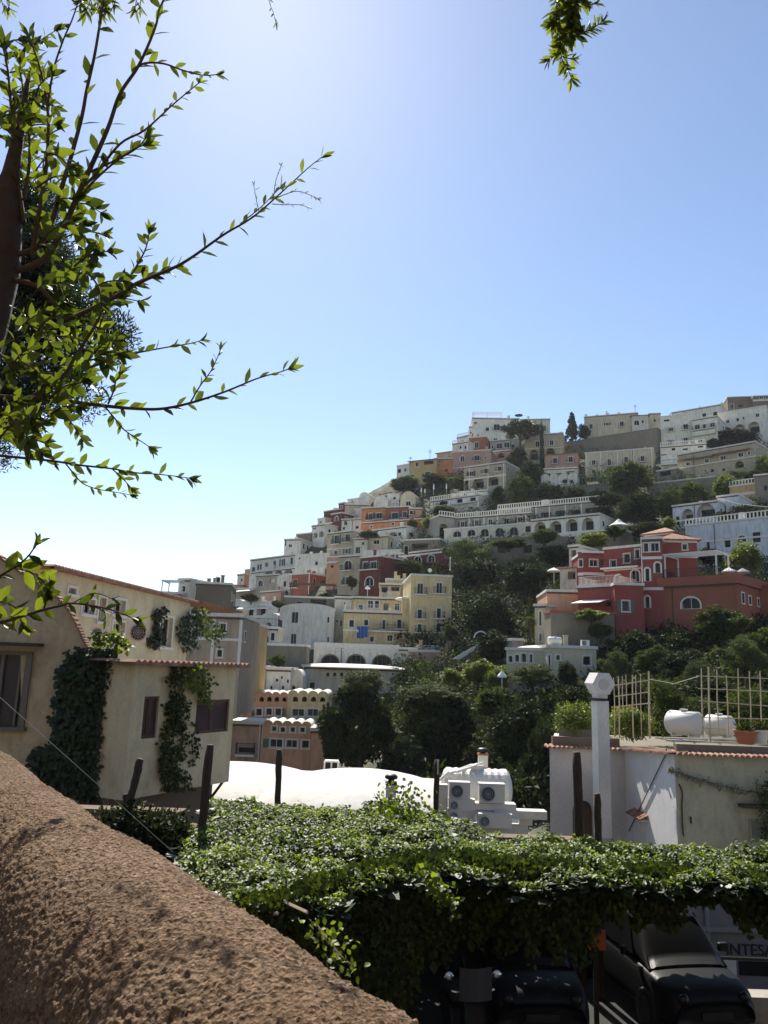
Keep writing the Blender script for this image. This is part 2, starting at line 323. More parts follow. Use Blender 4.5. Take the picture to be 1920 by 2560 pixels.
    for k, u0, u1, z0, z1 in specs:
        dp = {'A': 1.5, 'O': 1.2}.get(k, .24)
        mb.add([(u0, 0, z0), (u0, 0, z1), (u0, dp, z1), (u0, dp, z0)], [(0, 1, 2, 3)]); mb.add([(u1, 0, z0), (u1, 0, z1), (u1, dp, z1), (u1, dp, z0)], [(3, 2, 1, 0)])
        mb.add([(u0, 0, z0), (u1, 0, z0), (u1, dp, z0), (u0, dp, z0)], [(0, 3, 2, 1)]); mb.add([(u0, 0, z1), (u1, 0, z1), (u1, dp, z1), (u0, dp, z1)], [(0, 1, 2, 3)])
        if k in 'AO':
            mb.add([(u0, dp, z0), (u1, dp, z0), (u1, dp, z1), (u0, dp, z1)], [(0, 1, 2, 3)])
        if k in 'aAbh':
            hh = min((u1 - u0) / 2, (z1 - z0) * .6); ar = arcpts(u0, u1, z1, hh); th = .14 if k in 'abh' else .35
            for q in range(len(ar) - 1):
                p, r = ar[q], ar[q + 1]
                mb.add([(p[0], 0, p[1]), (r[0], 0, r[1]), (r[0], 0, z1), (p[0], 0, z1)], [(0, 1, 2, 3)])
                mb.add([(p[0], 0, p[1]), (r[0], 0, r[1]), (r[0], th, r[1]), (p[0], th, p[1])], [(3, 2, 1, 0)])
                if k == 'A': mb.add([(p[0], th, p[1]), (r[0], th, r[1]), (r[0], th, z1), (p[0], th, z1)], [(3, 2, 1, 0)])
    for bd in bands:                    # stucco ledges: photo row y at middle
        _, z = loc(Xc, fp(fr, 0, bd[0])[1]); z -= zb; h = bd[1]
        bmb = MB().box(-.04, W + .04, -.06, -.003, z - h / 2, z + h / 2); bmb.build('ledge', M[bd[2]] if len(bd) > 2 else M['trim'], e)
    mb.build('wall', mat, e)
    tm = M[trim] if trim in M else S(trim)
    for k, u0, u1, z0, z1 in specs:
        w_ = u1 - u0; h_ = z1 - z0
        if k == 'A':
            dm = MB().box(u0 + w_ * .1, u1 - w_ * .1, 1.44, 1.49, z0, z0 + h_ * (.82 if 'hotel' in label else .7)); dm.build('door', M['glass'], e); continue
        if k == 'O':
            dm = MB().box(u0 + w_ * .1, u1 - w_ * .1, 1.14, 1.19, z0, z0 + h_ * .85); dm.build('door', M['glass'], e); continue
        wm = MB(); t = min(.06, w_ * .09)
        if k in 'wdsh' and shut != 'louvre':                  # painted surround, 3 cm proud
            q = .10
            wm.box(u0 - q, u0, -.035, .02, z0, z1); wm.box(u1, u1 + q, -.035, .02, z0, z1); wm.box(u0 - q, u1 + q, -.04, .02, z1, z1 + q)
            if k != 'd': wm.box(u0 - q - .04, u1 + q + .04, -.09, .02, z0 - .1, z0)
        if k in 'ab':
            ar = arcpts(u0, u1, z1, min(w_ / 2, h_ * .6), 8); ao = arcpts(u0 - .16, u1 + .16, z1 + .16, min(w_ / 2, h_ * .6) + .16, 8); ar = [(u0, z0)] + ar + [(u1, z0)]; ao = [(u0 - .16, z0)] + ao + [(u1 + .16, z0)]
            for q in range(len(ar) - 1):
                p, r, s, o = ar[q], ar[q + 1], ao[q + 1], ao[q]
                wm.add([(p[0], -.035, p[1]), (r[0], -.035, r[1]), (s[0], -.035, s[1]), (o[0], -.035, o[1]), (p[0], .0, p[1]), (r[0], .0, r[1]), (s[0], .0, s[1]), (o[0], .0, o[1])], [(0, 1, 2, 3), (3, 2, 6, 7), (0, 4, 5, 1)])
        if k != 's':
            wm.box(u0, u0 + t, .15, .2, z0, z1); wm.box(u1 - t, u1, .15, .2, z0, z1); wm.box(u0 + t, u1 - t, .15, .2, z1 - t, z1); wm.box(u0 + t, u1 - t, .15, .2, z0, z0 + t)
            if k != 'o' and w_ > .8: wm.box((u0 + u1) / 2 - t * .4, (u0 + u1) / 2 + t * .4, .14, .2, z0 + t, z1 - t)
            if w_ > 2.2:
                for q in (.25, .75): wm.box(u0 + w_ * q - t * .4, u0 + w_ * q + t * .4, .14, .2, z0 + t, z1 - t)
        wo = wm.build('window', tm if k != 'o' else M['wood'], e)
        if k == 's':
            MB().box(u0, u1, .1, .16, z0, z1).build('shutter', M[shut], wo)
        else:
            MB().add([(u0, .22, z0), (u1, .22, z0), (u1, .22, z1), (u0, .22, z1)], [(0, 1, 2, 3)]).build('pane', M['glass'], wo)
        if k in 'db':
            bm_ = MB().box(u0 - .45, u1 + .45, -.75, -.003, z0 - .16, z0 - .02); bo = bm_.build('balcony', M['trim'], e)
            rm = MB(); railing(rm, u0 - .42, u1 + .42, -.72, z0 - .02, sides=.68); rm.build('railing', M['iron'], bo)
    if a[1] > 45 and name == 'house':
        rr_ = random.Random(int(x0 * 13 + y0 * 7 + len(label)))
        for (k, u0, u1, z0, z1) in specs:      # open shutter leaves
            if k in 'wd' and .5 < u1 - u0 < 1.9 and rr_.random() < .16:
                hw_ = min(.5, (u1 - u0) / 2); mt_ = M[rr_.choice(['shutter', 'gshutter', 'wood', 'gshutter'])]
                for (p_, q_) in ((u0 - .11 - hw_, u0 - .11), (u1 + .11, u1 + .11 + hw_)):
                    if p_ > .05 and q_ < W - .05 and not any(p_ < h[1] and q_ > h[0] and z0 < h[3] and z1 > h[2] for h in holes): MB().box(p_, q_, -.07, -.036, z0, z1).build('shutter', mt_, e)
        if roof == 'flat' and zt > 2 and rr_.random() < .75: MB().box(-.06, W + .06, -.09, -.002, zt - .2, zt - .04).build('eave_shadow', M['wood'], e)  # dark band below the coping, an eave shadow put in as colour
        if roof == 'flat' and W > 4 and zt > 2:
            for _ in range(rr_.randint(0, 3)):
                u_ = rr_.uniform(.4, W - 1.); v_ = rr_.uniform(.5, max(.6, L - 1.5)); w_ = rr_.uniform(.25, .6); h_ = rr_.uniform(.5, 1.3); MB().box(u_, u_ + w_, v_, v_ + w_, zt + rh + .003, zt + rh + h_).box(u_ - .06, u_ + w_ + .06, v_ - .06, v_ + w_ + .06, zt + rh + h_ + .002, zt + rh + h_ + .1).build('chimney', mat, e)
        if W > 5 and rr_.random() < .4 and zt > 2.5:
            u_ = rr_.uniform(.3, W - .3)
            if not any(h[0] - .2 < u_ < h[1] + .2 for h in holes): MB().tube([(u_, -.06, -1), (u_, -.06, zt)], .05, 5).build('downpipe', M['wood'], e)
    side = list(side)
    if a[1] > 45 and name == 'house' and roof != 'scallop' and L >= 6 and zt > 2.6:
        rs_ = random.Random(int(x1 * 3 + yb))
        for q in range(rs_.randint(0, 3)): side.append((rs_.uniform(1.2, 1.8) + q * 2.1, zt - rs_.uniform(1.3, 1.6) - (3. if zt > 6 and q == 1 else 0), rs_.uniform(.5, .8), rs_.uniform(.7, 1.3)))
        side = [s_ for s_ in side if s_[0] < L - .6]
    for sw in side:                     # windows on the right-hand flank: (v centre, z centre, w, h)
        v, z, ww, hh = sw; wm = MB(); q = .12
        wm.box(W + .002, W + .035, v - ww / 2 - q, v - ww / 2, z - hh / 2 - q, z + hh / 2 + q); wm.box(W + .002, W + .035, v + ww / 2, v + ww / 2 + q, z - hh / 2 - q, z + hh / 2 + q)
        wm.box(W + .002, W + .035, v - ww / 2, v + ww / 2, z + hh / 2, z + hh / 2 + q); wm.box(W + .002, W + .035, v - ww / 2, v + ww / 2, z - hh / 2 - q, z - hh / 2)
        wo = wm.build('window', tm, e); MB().box(W + .003, W + .018, v - ww / 2, v + ww / 2, z - hh / 2, z + hh / 2).build('pane', M['glass'], wo)
    # roof
    if roof == 'flat':
        rm = MB().box(-ov, W + ov, -ov, L + ov, zt + .002, zt + rh); rm.build('roof', M[rc] if rc in M else S(rc), e)
    elif roof == 'parapet':
        rm = MB(); t = .25; h = rh + .35
        rm.box(-.03, W + .03, -.03, t, zt + .002, zt + h); rm.box(-.03, W + .03, L - t, L, zt + .002, zt + h); rm.box(-.03, t, t, L - t, zt + .002, zt + h); rm.box(W - t, W + .03, t, L - t, zt + .002, zt + h)
        rm.build('roof', S(rc) if rc in C else M[rc], e)
    elif roof == 'tile' or roof == 'hip':
        rm = MB(); o = .4 if pitch else .3; am_ = .14 if pitch else .05; n = max(6, int((W + 2 * o) / (.35 if pitch else .2))); ri = min(W, L) * (pitch if roof == 'tile' else .28)
        if roof == 'tile':             # mono pitch rising to the back with ribbed eave
            for k in range(n):
                a0 = -o + (W + 2 * o) * k / n; a1 = -o + (W + 2 * o) * (k + 1) / n; am = (a0 + a1) / 2
                rm.add([(a0, -o, zt - .02), (am, -o, zt + am_), (a1, -o, zt - .02), (a0, L, zt + ri), (am, L, zt + ri + am_), (a1, L, zt + ri), (a0, -o, zt - .1), (a1, -o, zt - .1), (a0, L, zt + ri - .1), (a1, L, zt + ri - .1)],
                       [(0, 1, 4, 3), (1, 2, 5, 4), (6, 7, 2, 1, 0), (6, 8, 9, 7)])
            rm.add([(0, 0, zt), (0, L, zt), (0, L, zt + ri - .1)], [(0, 1, 2)]); rm.add([(W, 0, zt), (W, L, zt), (W, L, zt + ri - .1)], [(0, 2, 1)])
        else:
            c0, c1 = (W * .5 - max(0, (W - L) / 2), W * .5 + max(0, (W - L) / 2)); v0, v1 = L * .5 - max(0, (L - W) / 2), L * .5 + max(0, (L - W) / 2)
            rm.add([(-o, -o, zt + .05), (W + o, -o, zt + .05), (W + o, L + o, zt + .05), (-o, L + o, zt + .05), (c0, v0, zt + ri), (c1, v1, zt + ri), (-o, -o, zt - .08), (W + o, -o, zt - .08), (W + o, L + o, zt - .08), (-o, L + o, zt - .08)],
                   [(0, 1, 5, 4), (1, 2, 5), (2, 3, 4, 5), (3, 0, 4), (0, 6, 7, 1), (1, 7, 8, 2), (2, 8, 9, 3), (3, 9, 6, 0), (6, 9, 8, 7)])
        rm.build('roof', M['tile'], e)
    elif roof == 'vault':
        hh = rh; pts = [(0, zt + .002)] + [(W / 2 - W / 2 * math.cos(math.pi * k / 14), zt + .003 + hh * math.sin(math.pi * k / 14)) for k in range(15)] + [(W, zt + .002)]
        MB().prism(pts, 1, .0, L).build('roof', mat, e)
    elif roof == 'scallop':             # row of small vaults with pale tops
        n = max(3, int(round(rh))); rm = MB(); cpm = MB(); w1 = W / n
        for k in range(n):
            u = k * w1; pts = [(u, zt + .002)] + [(u + w1 / 2 - w1 / 2 * math.cos(math.pi * q / 8), zt + .003 + .42 * w1 * math.sin(math.pi * q / 8)) for q in range(9)] + [(u + w1, zt + .002)]
            rm.prism(pts, 1, -.0, L)
            ar = [(u + w1 / 2 - w1 / 2 * math.cos(math.pi * q / 8), zt + .01 + .42 * w1 * math.sin(math.pi * q / 8)) for q in range(9)]; fs = []
            for q in range(8): fs.append([(ar[q][0], -.08, ar[q][1]), (ar[q + 1][0], -.08, ar[q + 1][1]), (ar[q + 1][0], -.08, ar[q + 1][1] + .045), (ar[q][0], -.08, ar[q][1] + .045), (ar[q][0], L, ar[q][1]), (ar[q + 1][0], L, ar[q + 1][1]), (ar[q + 1][0], L, ar[q + 1][1] + .045), (ar[q][0], L, ar[q][1] + .045)])
            for f in fs: cpm.add(f, [(0, 1, 2, 3), (3, 2, 6, 7), (0, 4, 5, 1)])
        ro_ = rm.build('roof', mat, e); cpm.build('coping', M['coping'], ro_)
    for x in extra:
        k = x[0]
        if k == 'chim':                 # ('chim', px, ytop, width_m, v)
            px, py = fp(fr, x[1], x[2]); u, z = loc(px, py); v = x[4] if len(x) > 4 else .8
            z = z - zb; w_ = x[3] / 2; cm = MB().box(u - w_, u + w_, v, v + 2 * w_, zt + .003, z); cm.box(u - w_ - .08, u + w_ + .08, v - .08, v + 2 * w_ + .08, z + .001, z + .12)
            cm.build('chimney', M['coping'], e)
        elif k == 'dome':               # ('dome', px centre, ytop, halfwidth_m, v)
            px, py = fp(fr, x[1], x[2]); u, z = loc(px, py); z -= zb; r = x[3]; h = max(.3, z - zt)
            MB().lathe([(r * math.cos(q * math.pi / 16), h * math.sin(q * math.pi / 16) + .003) for q in range(8)] + [(.02, h)], (u, x[4] if len(x) > 4 else r, zt + .003), 24).build('dome', M['coping'], e, smooth=True)
        elif k == 'bal':                # ('bal', xa, xb, y, h, kind) long balcony
            ua, z = loc(*fp(fr, x[1], x[3])); ub, _ = loc(*fp(fr, x[2], x[3])); z -= zb; ua = max(0, ua); ub = min(W, ub)
            bo = MB().box(ua, ub, -1.0, -.003, z - .18, z).build('balcony', M['trim'], e)
            if len(x) > 5 and x[5] == 'solid': MB().box(ua, ub, -1.0, -.88, z + .002, z + .9).build('railing', mat, bo)
            else:
                rm = MB(); railing(rm, ua + .02, ub - .02, -.97, z, sides=.9); rm.build('railing', M['iron'], bo)
        elif k == 'terr':               # railing / balustrade on the roof edge ('terr', kind)
            rm = MB(); zz = zt + (rh if roof == 'flat' else .35 + rh if roof == 'parapet' else .05) + .002
            if x[1] == 'bal':
                n = max(3, int(W / .5)); rm.box(0, W, 0, .14, zz + .75, zz + .87)
                for q in range(n + 1): rm.box(W * q / n * .985, W * q / n * .985 + .14, 0, .14, zz, zz + .75)
                rm.build('balustrade', M['trim'], e)
            else:
                railing(rm, .05, W - .05, .1, zz, sides=L * .7); rm.build('railing', M['iron'] if x[1] == 'iron' else M['trim'], e)
        elif k == 'perg':               # roof pergola frame ('perg', u0frac, u1frac, height)
            rm = MB(); zz = zt + rh + .002; ua, ub = W * x[1], W * x[2]; h = x[3]
            for u in np.linspace(ua, ub, max(2, int((ub - ua) / 3) + 1)):
                for v in (.3, min(L - .3, 3.5)): rm.box(u - .07, u + .07, v - .07, v + .07, zz, zz + h)
                rm.box(u - .06, u + .06, .0, min(L, 3.9), zz + h + .001, zz + h + .12)
            for v in np.arange(.2, min(L, 3.8), .6): rm.box(ua - .3, ub + .3, v - .04, v + .04, zz + h + .121, zz + h + .2)
            rm.build('pergola_frame', M['wood'] if len(x) < 5 else M[x[4]], e)
        elif k == 'awn':                # ('awn', cx, cy, w, out)
            u, z = loc(*fp(fr, x[1], x[2])); z -= zb; hw = x[3] / 2; o = x[4]
            MB().add([(u - hw, -.01, z), (u + hw, -.01, z), (u + hw, -o, z - .35 * o), (u - hw, -o, z - .35 * o), (u - hw, -.01, z - .04), (u + hw, -.01, z - .04), (u + hw, -o, z - .35 * o - .2), (u - hw, -o, z - .35 * o - .2)],
                     [(0, 1, 2, 3), (3, 2, 6, 7), (0, 3, 7, 4), (1, 5, 6, 2), (4, 7, 6, 5)]).build('awning', M[x[5]] if len(x) > 5 else M['cloth'], e)
        elif k == 'pil':                # vertical strips at photo x positions
            for xx in x[1]:
                u, _ = loc(*fp(fr, xx, (y0 + yb) / 2)); u = min(max(u, .1), W - .1); MB().box(u - .12, u + .12, -.05, -.003, 0, zt - .02).build('pilaster', M['trim'], e)
        elif k == 'drop':               # vertical downpipe
            u, _ = loc(*fp(fr, x[1], (y0 + yb) / 2)); MB().tube([(u, -.08, -1), (u, -.08, zt)], .06, 6).build('downpipe', M['trim'], e)
        elif k == 'cornice':
            _, z = loc(*fp(fr, (x0 + x1) / 2, x[1])); z -= zb; MB().box(-.1, W + .1, -.25, -.003, z - .1, z + .1).build('cornice', M['trim'], e)
        elif k == 'awnlong':
            ua, z = loc(*fp(fr, x[1], x[3])); ub, _ = loc(*fp(fr, x[2], x[3])); z -= zb
            MB().add([(ua, -.01, z), (ub, -.01, z), (ub, -x[4], z - .5), (ua, -x[4], z - .5), (ua, -.01, z - .06), (ub, -.01, z - .06), (ub, -x[4], z - .56), (ua, -x[4], z - .56)],
                     [(0, 1, 2, 3), (3, 2, 6, 7), (0, 3, 7, 4), (1, 5, 6, 2), (4, 7, 6, 5)]).build('awning', M['cloth'], e)
    HOUSES.append((e, W, L, zt, a, U)); return e
# ------------------------------------------------------------------ hillside houses (photo frame coordinates)
H = house
# --- top row
H('A', 713, 224, 1060, 230, 400, 'white', 'white block house crowning the hill with a rooftop pergola', [('d', 895, 292, 45, 50), ('o', 825, 305, 24, 26), ('o', 738, 258, 20, 12), ('w', 885, 385, 30, 28)], L=10, extra=[('perg', .02, .62, 1.6, 'trim'), ('chim', 985, 200, .8)])
H('A', 1066, 236, 1289, 232, 350, 'offw', 'pale flat-roofed wing just behind the umbrella pine', [('d', 1245, 300, 28, 45)], L=8, extra=[('chim', 1128, 205, .6)])
H('A', 690, 290, 714, 290, 380, 'white', 'narrow white stair tower at the left end of the hilltop block', [('o', 702, 330, 10, 14)], L=5)
H('A', 1100, 350, 1385, 336, 530, 'beige', 'greyish beige villa with tall arches between the umbrella pine and the cypress', [('w', 1195, 415, 32, 42), ('w', 1300, 405, 30, 40), ('A', 1170, 495, 60, 75), ('A', 1290, 470, 70, 50)], L=9, bands=[(445, .15)], extra=[('chim', 1368, 320, .7)])
H('A', 686, 370, 816, 362, 480, 'terra', 'small brick red tower house with one white framed window', [('w', 745, 422, 30, 42)], L=7)
H('A', 846, 395, 1040, 378, 470, 'grey', 'grey glazed veranda house left of the umbrella pine trunk', [('w', 862, 436, 16, 26), ('w', 912, 428, 44, 40), ('w', 968, 422, 40, 40), ('o', 1015, 430, 22, 26)], L=7)
H('A', 565, 478, 850, 460, 610, 'pink', 'pink house with arched green window and white french door', [('a', 640, 522, 34, 38), ('d', 747, 520, 40, 45), ('w', 808, 515, 14, 18)], L=8, bands=[(585, .12)])
H('A', 856, 476, 990, 462, 560, 'pink', 'dull pink annex with white framed loggia right of the pink house', [('A', 925, 500, 50, 36)], L=6)
H('A', 566, 418, 684, 398, 490, 'white', 'white terrace house with stepped balustrade beside the brick red tower', [('o', 625, 440, 14, 20), ('o', 662, 440, 14, 24)], L=7, extra=[('terr', 'bal')])
H('A', 600, 372, 684, 352, 430, 'white', 'little white upper terrace with balustrade under the hilltop block', [('o', 640, 390, 14, 14)], L=5, extra=[('terr', 'bal')])
H('A', 450, 486, 564, 470, 540, 'beige', 'small beige attic house left above the pink house', [], L=6, roof='tile')
H('A', 245, 546, 448, 526, 680, 'ochre', 'mustard house with brown eaves on the left ridge', [('w', 303, 565, 24, 32), ('o', 390, 552, 70, 26), ('w', 380, 640, 36, 44), ('w', 268, 650, 30, 20)], L=8, roof='tile', rh=.2, shut='wood')
H('A', 430, 526, 566, 524, 650, 'orange', 'peach orange house wedged between mustard and pink houses', [('w', 465, 547, 18, 20), ('o', 520, 610, 22, 18)], L=7)
H('A', 155, 582, 244, 566, 700, 'white', 'white end house with two small windows on the left ridge', [('o', 172, 614, 24, 28), ('o', 216, 606, 16, 22)], L=7)
H('A', 122, 700, 245, 684, 770, 'white', 'low white house with two small arches below the mustard house', [('a', 142, 728, 26, 32), ('a', 200, 718, 28, 30)], L=6)
H('A', 652, 592, 962, 550, 775, 'beige', 'large beige villa with open arches under its balcony', [('d', 705, 636, 28, 42), ('d', 812, 616, 28, 42), ('d', 914, 600, 28, 38), ('A', 655, 722, 80, 76), ('A', 757, 702, 84, 80), ('A', 866, 682, 80, 80)], L=14, bands=[(662, .35)], extra=[('pil', [690, 830, 945])])
H('A', 1250, 496, 1490, 482, 610, 'pink', 'terracotta pink two storey house right of the cypress', [('d', 1325, 540, 32, 46), ('d', 1441, 530, 32, 46)], L=8, roof='tile')
H('A', 1244, 604, 1492, 592, 690, 'offw', 'grey white porch house below the terracotta pink house', [('O', 1345, 645, 60, 30), ('O', 1440, 632, 60, 34), ('o', 1275, 645, 30, 26)], L=8)
H('A', 1220, 668, 1490, 652, 740, 'white', 'wavy white terrace wall with small arched door below the porch house', [('o', 1400, 690, 36, 26), ('h', 1448, 692, 20, 30)], L=4, roof='scallop', rh=4)
H('A', 402, 842, 762, 792, 895, 'white', 'white terraced villa with three wide dark openings', [('o', 500, 852, 60, 26), ('o', 620, 838, 40, 34), ('o', 718, 828, 42, 34)], L=9, extra=[('terr', 'bal'), ('chim', 555, 778, .8), ('chim', 800, 770, .8), ('awnlong', 600, 750, 852, 1.2)])
H('A', 620, 775, 830, 760, 830, 'white', 'low white parapet house above the terraced villa', [('a', 660, 790, 24, 16), ('o', 742, 784, 26, 16)], L=6, extra=[('chim', 705, 745, .7)])
# --- long hotel
H('A', 900, 905, 1655, 838, 965, 'grey', 'grey top terrace of the long hotel with white dividing posts', [('O', 1000, 935, 90, 34), ('O', 1120, 925, 80, 34), ('O', 1260, 938, 80, 34), ('O', 1370, 925, 80, 34), ('O', 1480, 920, 80, 34), ('O', 1590, 905, 80, 34)], L=8, cat='hotel terrace', extra=[('terr', 'bal'), ('chim', 1240, 826, 1.2), ('pil', [1060, 1185, 1285, 1403, 1522, 1640])])
H('A', 580, 968, 1150, 925, 1045, 'grey', 'upper room storey of the long hotel with white screens between doors', [('w', 640, 1008, 30, 40), ('w', 745, 998, 30, 42), ('w', 846, 992, 30, 42), ('w', 965, 984, 34, 40), ('w', 1065, 974, 34, 40)], L=9, cat='hotel', extra=[('terr', 'bal'), ('pil', [690, 800, 900, 1110])])
H('A', 505, 1052, 1150, 1005, 1130, 'offw', 'lower hotel storey with a row of round arched windows', [('a', 600, 1082, 60, 44), ('a', 706, 1072, 60, 48), ('a', 805, 1072, 60, 60), ('a', 915, 1068, 64, 64), ('a', 1020, 1060, 62, 62), ('o', 1126, 1045, 40, 44)], L=9, cat='hotel', bands=[(1118, .3)], trim='offw')
H('A', 1152, 985, 1655, 935, 1150, 'white', 'white hotel wing with four tall open arches over oval holes', [('A', 1213, 1037, 86, 92), ('A', 1330, 1030, 86, 92), ('A', 1448, 1016, 88, 92), ('A', 1567, 1006, 90, 92), ('O', 1205, 1130, 50, 26), ('O', 1330, 1120, 46, 24), ('O', 1450, 1110, 42, 22)], L=12, cat='hotel wing', bands=[(1085, .3, 'coping')])
H('A', 468, 940, 582, 968, 1110, 'grey', 'grey end wall of the long hotel with one big dark arch', [('A', 502, 1060, 62, 110)], L=8, cat='hotel end wall', extra=[('terr', 'bal')], yaw=20)
# --- right top
H('B', 192, 266, 620, 232, 400, 'cream', 'long cream ridge house with four little roof posts', [('w', 247, 338, 28, 40), ('w', 378, 318, 24, 24), ('d', 493, 320, 32, 46), ('w', 590, 306, 30, 26)], L=9, extra=[('chim', 205, 238, .7), ('chim', 292, 238, .7), ('chim', 380, 228, .7), ('chim', 466, 222, .7)])
H('B', 572, 254, 705, 248, 390, 'offw', 'pale ridge house with arched bay and red roof edge', [('a', 612, 308, 42, 40), ('w', 660, 300, 18, 26)], L=7, roof='tile')
H('B', 706, 240, 802, 236, 350, 'cream', 'plain cream ridge wall linking two hilltop houses', [('o', 755, 290, 16, 20)], L=7)
H('B', 800, 266, 1052, 244, 520, 'white', 'tall white house with balconies on the ridge', [('d', 884, 365, 38, 28), ('d', 1003, 342, 40, 46), ('d', 880, 466, 32, 32), ('b', 1003, 446, 34, 38), ('o', 850, 290, 44, 16)], L=9)
H('B', 890, 232, 1285, 166, 300, 'white', 'white penthouse set back on top of the ridge houses', [('o', 1150, 247, 30, 26), ('o', 1240, 240, 36, 36), ('o', 960, 262, 22, 16)], L=8, d=226, extra=[('chim', 1280, 145, .6)])
H('B', 1056, 290, 1250, 258, 520, 'white', 'white middle house with long railed balconies on the ridge', [('w', 1095, 345, 38, 42), ('w', 1215, 330, 34, 42), ('o', 1120, 452, 34, 16), ('o', 1215, 440, 26, 14), ('w', 1150, 340, 26, 40)], L=8, extra=[('bal', 1062, 1245, 376, 1), ('bal', 1062, 1245, 420, 1, 'solid')])
H('B', 800, 505, 1160, 478, 690, 'white', 'white lower terraces stepping down below the tall white house', [('o', 905, 520, 30, 20), ('o', 825, 570, 46, 18), ('w', 900, 590, 24, 40), ('o', 1000, 520, 40, 14), ('o', 1120, 500, 40, 14)], L=6, extra=[('terr', 'bal'), ('bal', 805, 1000, 610, 1, 'solid'), ('bal', 805, 1000, 650, 1, 'solid')])
H('B', 1256, 238, 1645, 176, 465, 'white', 'white house with three great arches and blue windows on the ridge', [('w', 1337, 299, 28, 28), ('w', 1416, 284, 24, 26), ('w', 1464, 272, 14, 24), ('w', 1574, 248, 30, 28), ('A', 1326, 395, 84, 104), ('A', 1434, 372, 84, 100), ('A', 1546, 348, 90, 94)], L=11, bands=[(300 + 12, .2)])
H('B', 1336, 108, 1560, 100, 210, 'brown', 'dark brown stone house at the top right corner of the hill', [('w', 1372, 180, 30, 40), ('o', 1440, 175, 40, 20)], L=9, d=236)
H('B', 1540, 100, 1720, 92, 200, 'brown', 'dark upper house with white band at the far top right', [('w', 1605, 105, 30, 26), ('w', 1650, 100, 20, 26), ('w', 1700, 100, 20, 26)], L=9, d=232, bands=[(128, .5)])
H('B', 30, 470, 775, 352, 545, 'stone', 'rough grey brown retaining wall carrying the cream ridge house', [], L=3, cat='retaining wall', name='retaining_wall', rc='stone', rh=.15)
H('B', 200, 556, 742, 515, 700, 'cream', 'cream house with four tall doors and white pilaster strips', [('d', 268, 628, 30, 44), ('d', 392, 626, 30, 58), ('d', 527, 606, 30, 54), ('d', 658, 596, 30, 50), ('o', 268, 698, 20, 20)], L=9, extra=[('pil', [210, 325, 460, 590, 735])])
H('B', 935, 575, 1555, 458, 745, 'beige', 'broad beige house with small awnings and blue panes below the ridge', [('w', 1020, 637, 32, 26), ('w', 1170, 611, 34, 30), ('w', 1300, 588, 44, 32), ('w', 1441, 564, 40, 34), ('w', 1506, 552, 18, 28), ('o', 1215, 690, 24, 24), ('o', 1305, 684, 24, 20), ('A', 1430, 642, 72, 56)], L=16, extra=[('cornice', 627), ('awn', 1015, 595, 4, .9, 'shutter'), ('awn', 1165, 575, 4, .9, 'shutter'), ('awn', 1300, 545, 4, .9, 'shutter'), ('awn', 1440, 522, 4, .9, 'shutter')])
H('B', 770, 705, 930, 668, 770, 'stone', 'grey stone wall with dark recess beside the broad beige house', [('O', 840, 715, 90, 36)], L=5, cat='retaining wall', name='retaining_wall')
H('B', 700, 800, 1240, 742, 860, 'stone', 'mossy terrace wall under the broad beige house', [], L=3, cat='retaining wall', name='retaining_wall', rc='offw')
H('B', 1352, 842, 1552, 780, 940, 'ochre', 'ochre house with white balustrade beside grey stone block', [('w', 1440, 890, 30, 24)], L=9, extra=[('terr', 'bal')], bands=[(878, .5)])
H('B', 1548, 735, 1760, 715, 960, 'stone', 'dark grey stone block at the right edge of the hill', [('o', 1640, 830, 26, 40)], L=9)
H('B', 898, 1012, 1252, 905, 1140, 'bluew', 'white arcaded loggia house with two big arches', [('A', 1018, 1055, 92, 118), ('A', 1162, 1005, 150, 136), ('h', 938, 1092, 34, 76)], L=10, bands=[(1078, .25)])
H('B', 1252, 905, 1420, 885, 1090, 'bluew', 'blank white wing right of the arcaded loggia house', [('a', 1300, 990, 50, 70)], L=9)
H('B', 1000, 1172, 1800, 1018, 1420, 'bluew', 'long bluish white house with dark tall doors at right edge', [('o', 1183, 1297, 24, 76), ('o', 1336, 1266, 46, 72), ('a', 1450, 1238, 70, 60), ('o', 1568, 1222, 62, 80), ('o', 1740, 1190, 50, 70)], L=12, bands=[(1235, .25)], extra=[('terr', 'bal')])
# --- left slope cluster
H('C', 1020, 212, 1200, 202, 360, 'orange', 'orange house with two balcony doors on the slope', [('d', 1085, 272, 30, 52), ('d', 1148, 266, 44, 48)], L=8)
H('C', 1201, 206, 1370, 199, 310, 'terra', 'deep red orange house with wide glazed doors', [('d', 1265, 266, 46, 52), ('d', 1337, 256, 28, 48)], L=8)
H('C', 1371, 214, 1466, 214, 300, 'salmon', 'salmon house end with square white framed window', [('w', 1387, 240, 26, 28)], L=8)
H('C', 1022, 322, 1466, 290, 372, 'orange', 'long orange lower wall below the orange houses', [('w', 1090, 345, 18, 16), ('w', 1250, 325, 22, 18)], L=5, rc='offw')
H('C', 1306, 150, 1420, 146, 210, 'cream', 'cream barrel vaulted house with one arched window', [('a', 1364, 176, 38, 42)], L=7, roof='vault', rh=2.2)
H('C', 1108, 168, 1215, 168, 205, 'white', 'white barrel vaulted house next to the cream vault', [], L=7, roof='vault', rh=1.7)
H('C', 1000, 128, 1075, 124, 160, 'white', 'small white domed house at the ridge line', [], L=6, roof='vault', rh=1.3)
H('C', 915, 150, 1002, 138, 180, 'white', 'small white box house on the ridge line left of the dome', [('o', 950, 160, 12, 12)], L=6)
H('C', 1160, 108, 1240, 92, 150, 'white', 'white house with pink eaves near the ridge top', [('w', 1200, 120, 14, 16)], L=6, roof='tile')
H('C', 1215, 110, 1300, 106, 170, 'white', 'white cube house behind the cream vault', [('o', 1262, 135, 20, 18)], L=5, extra=[('chim', 1250, 85, .6)])
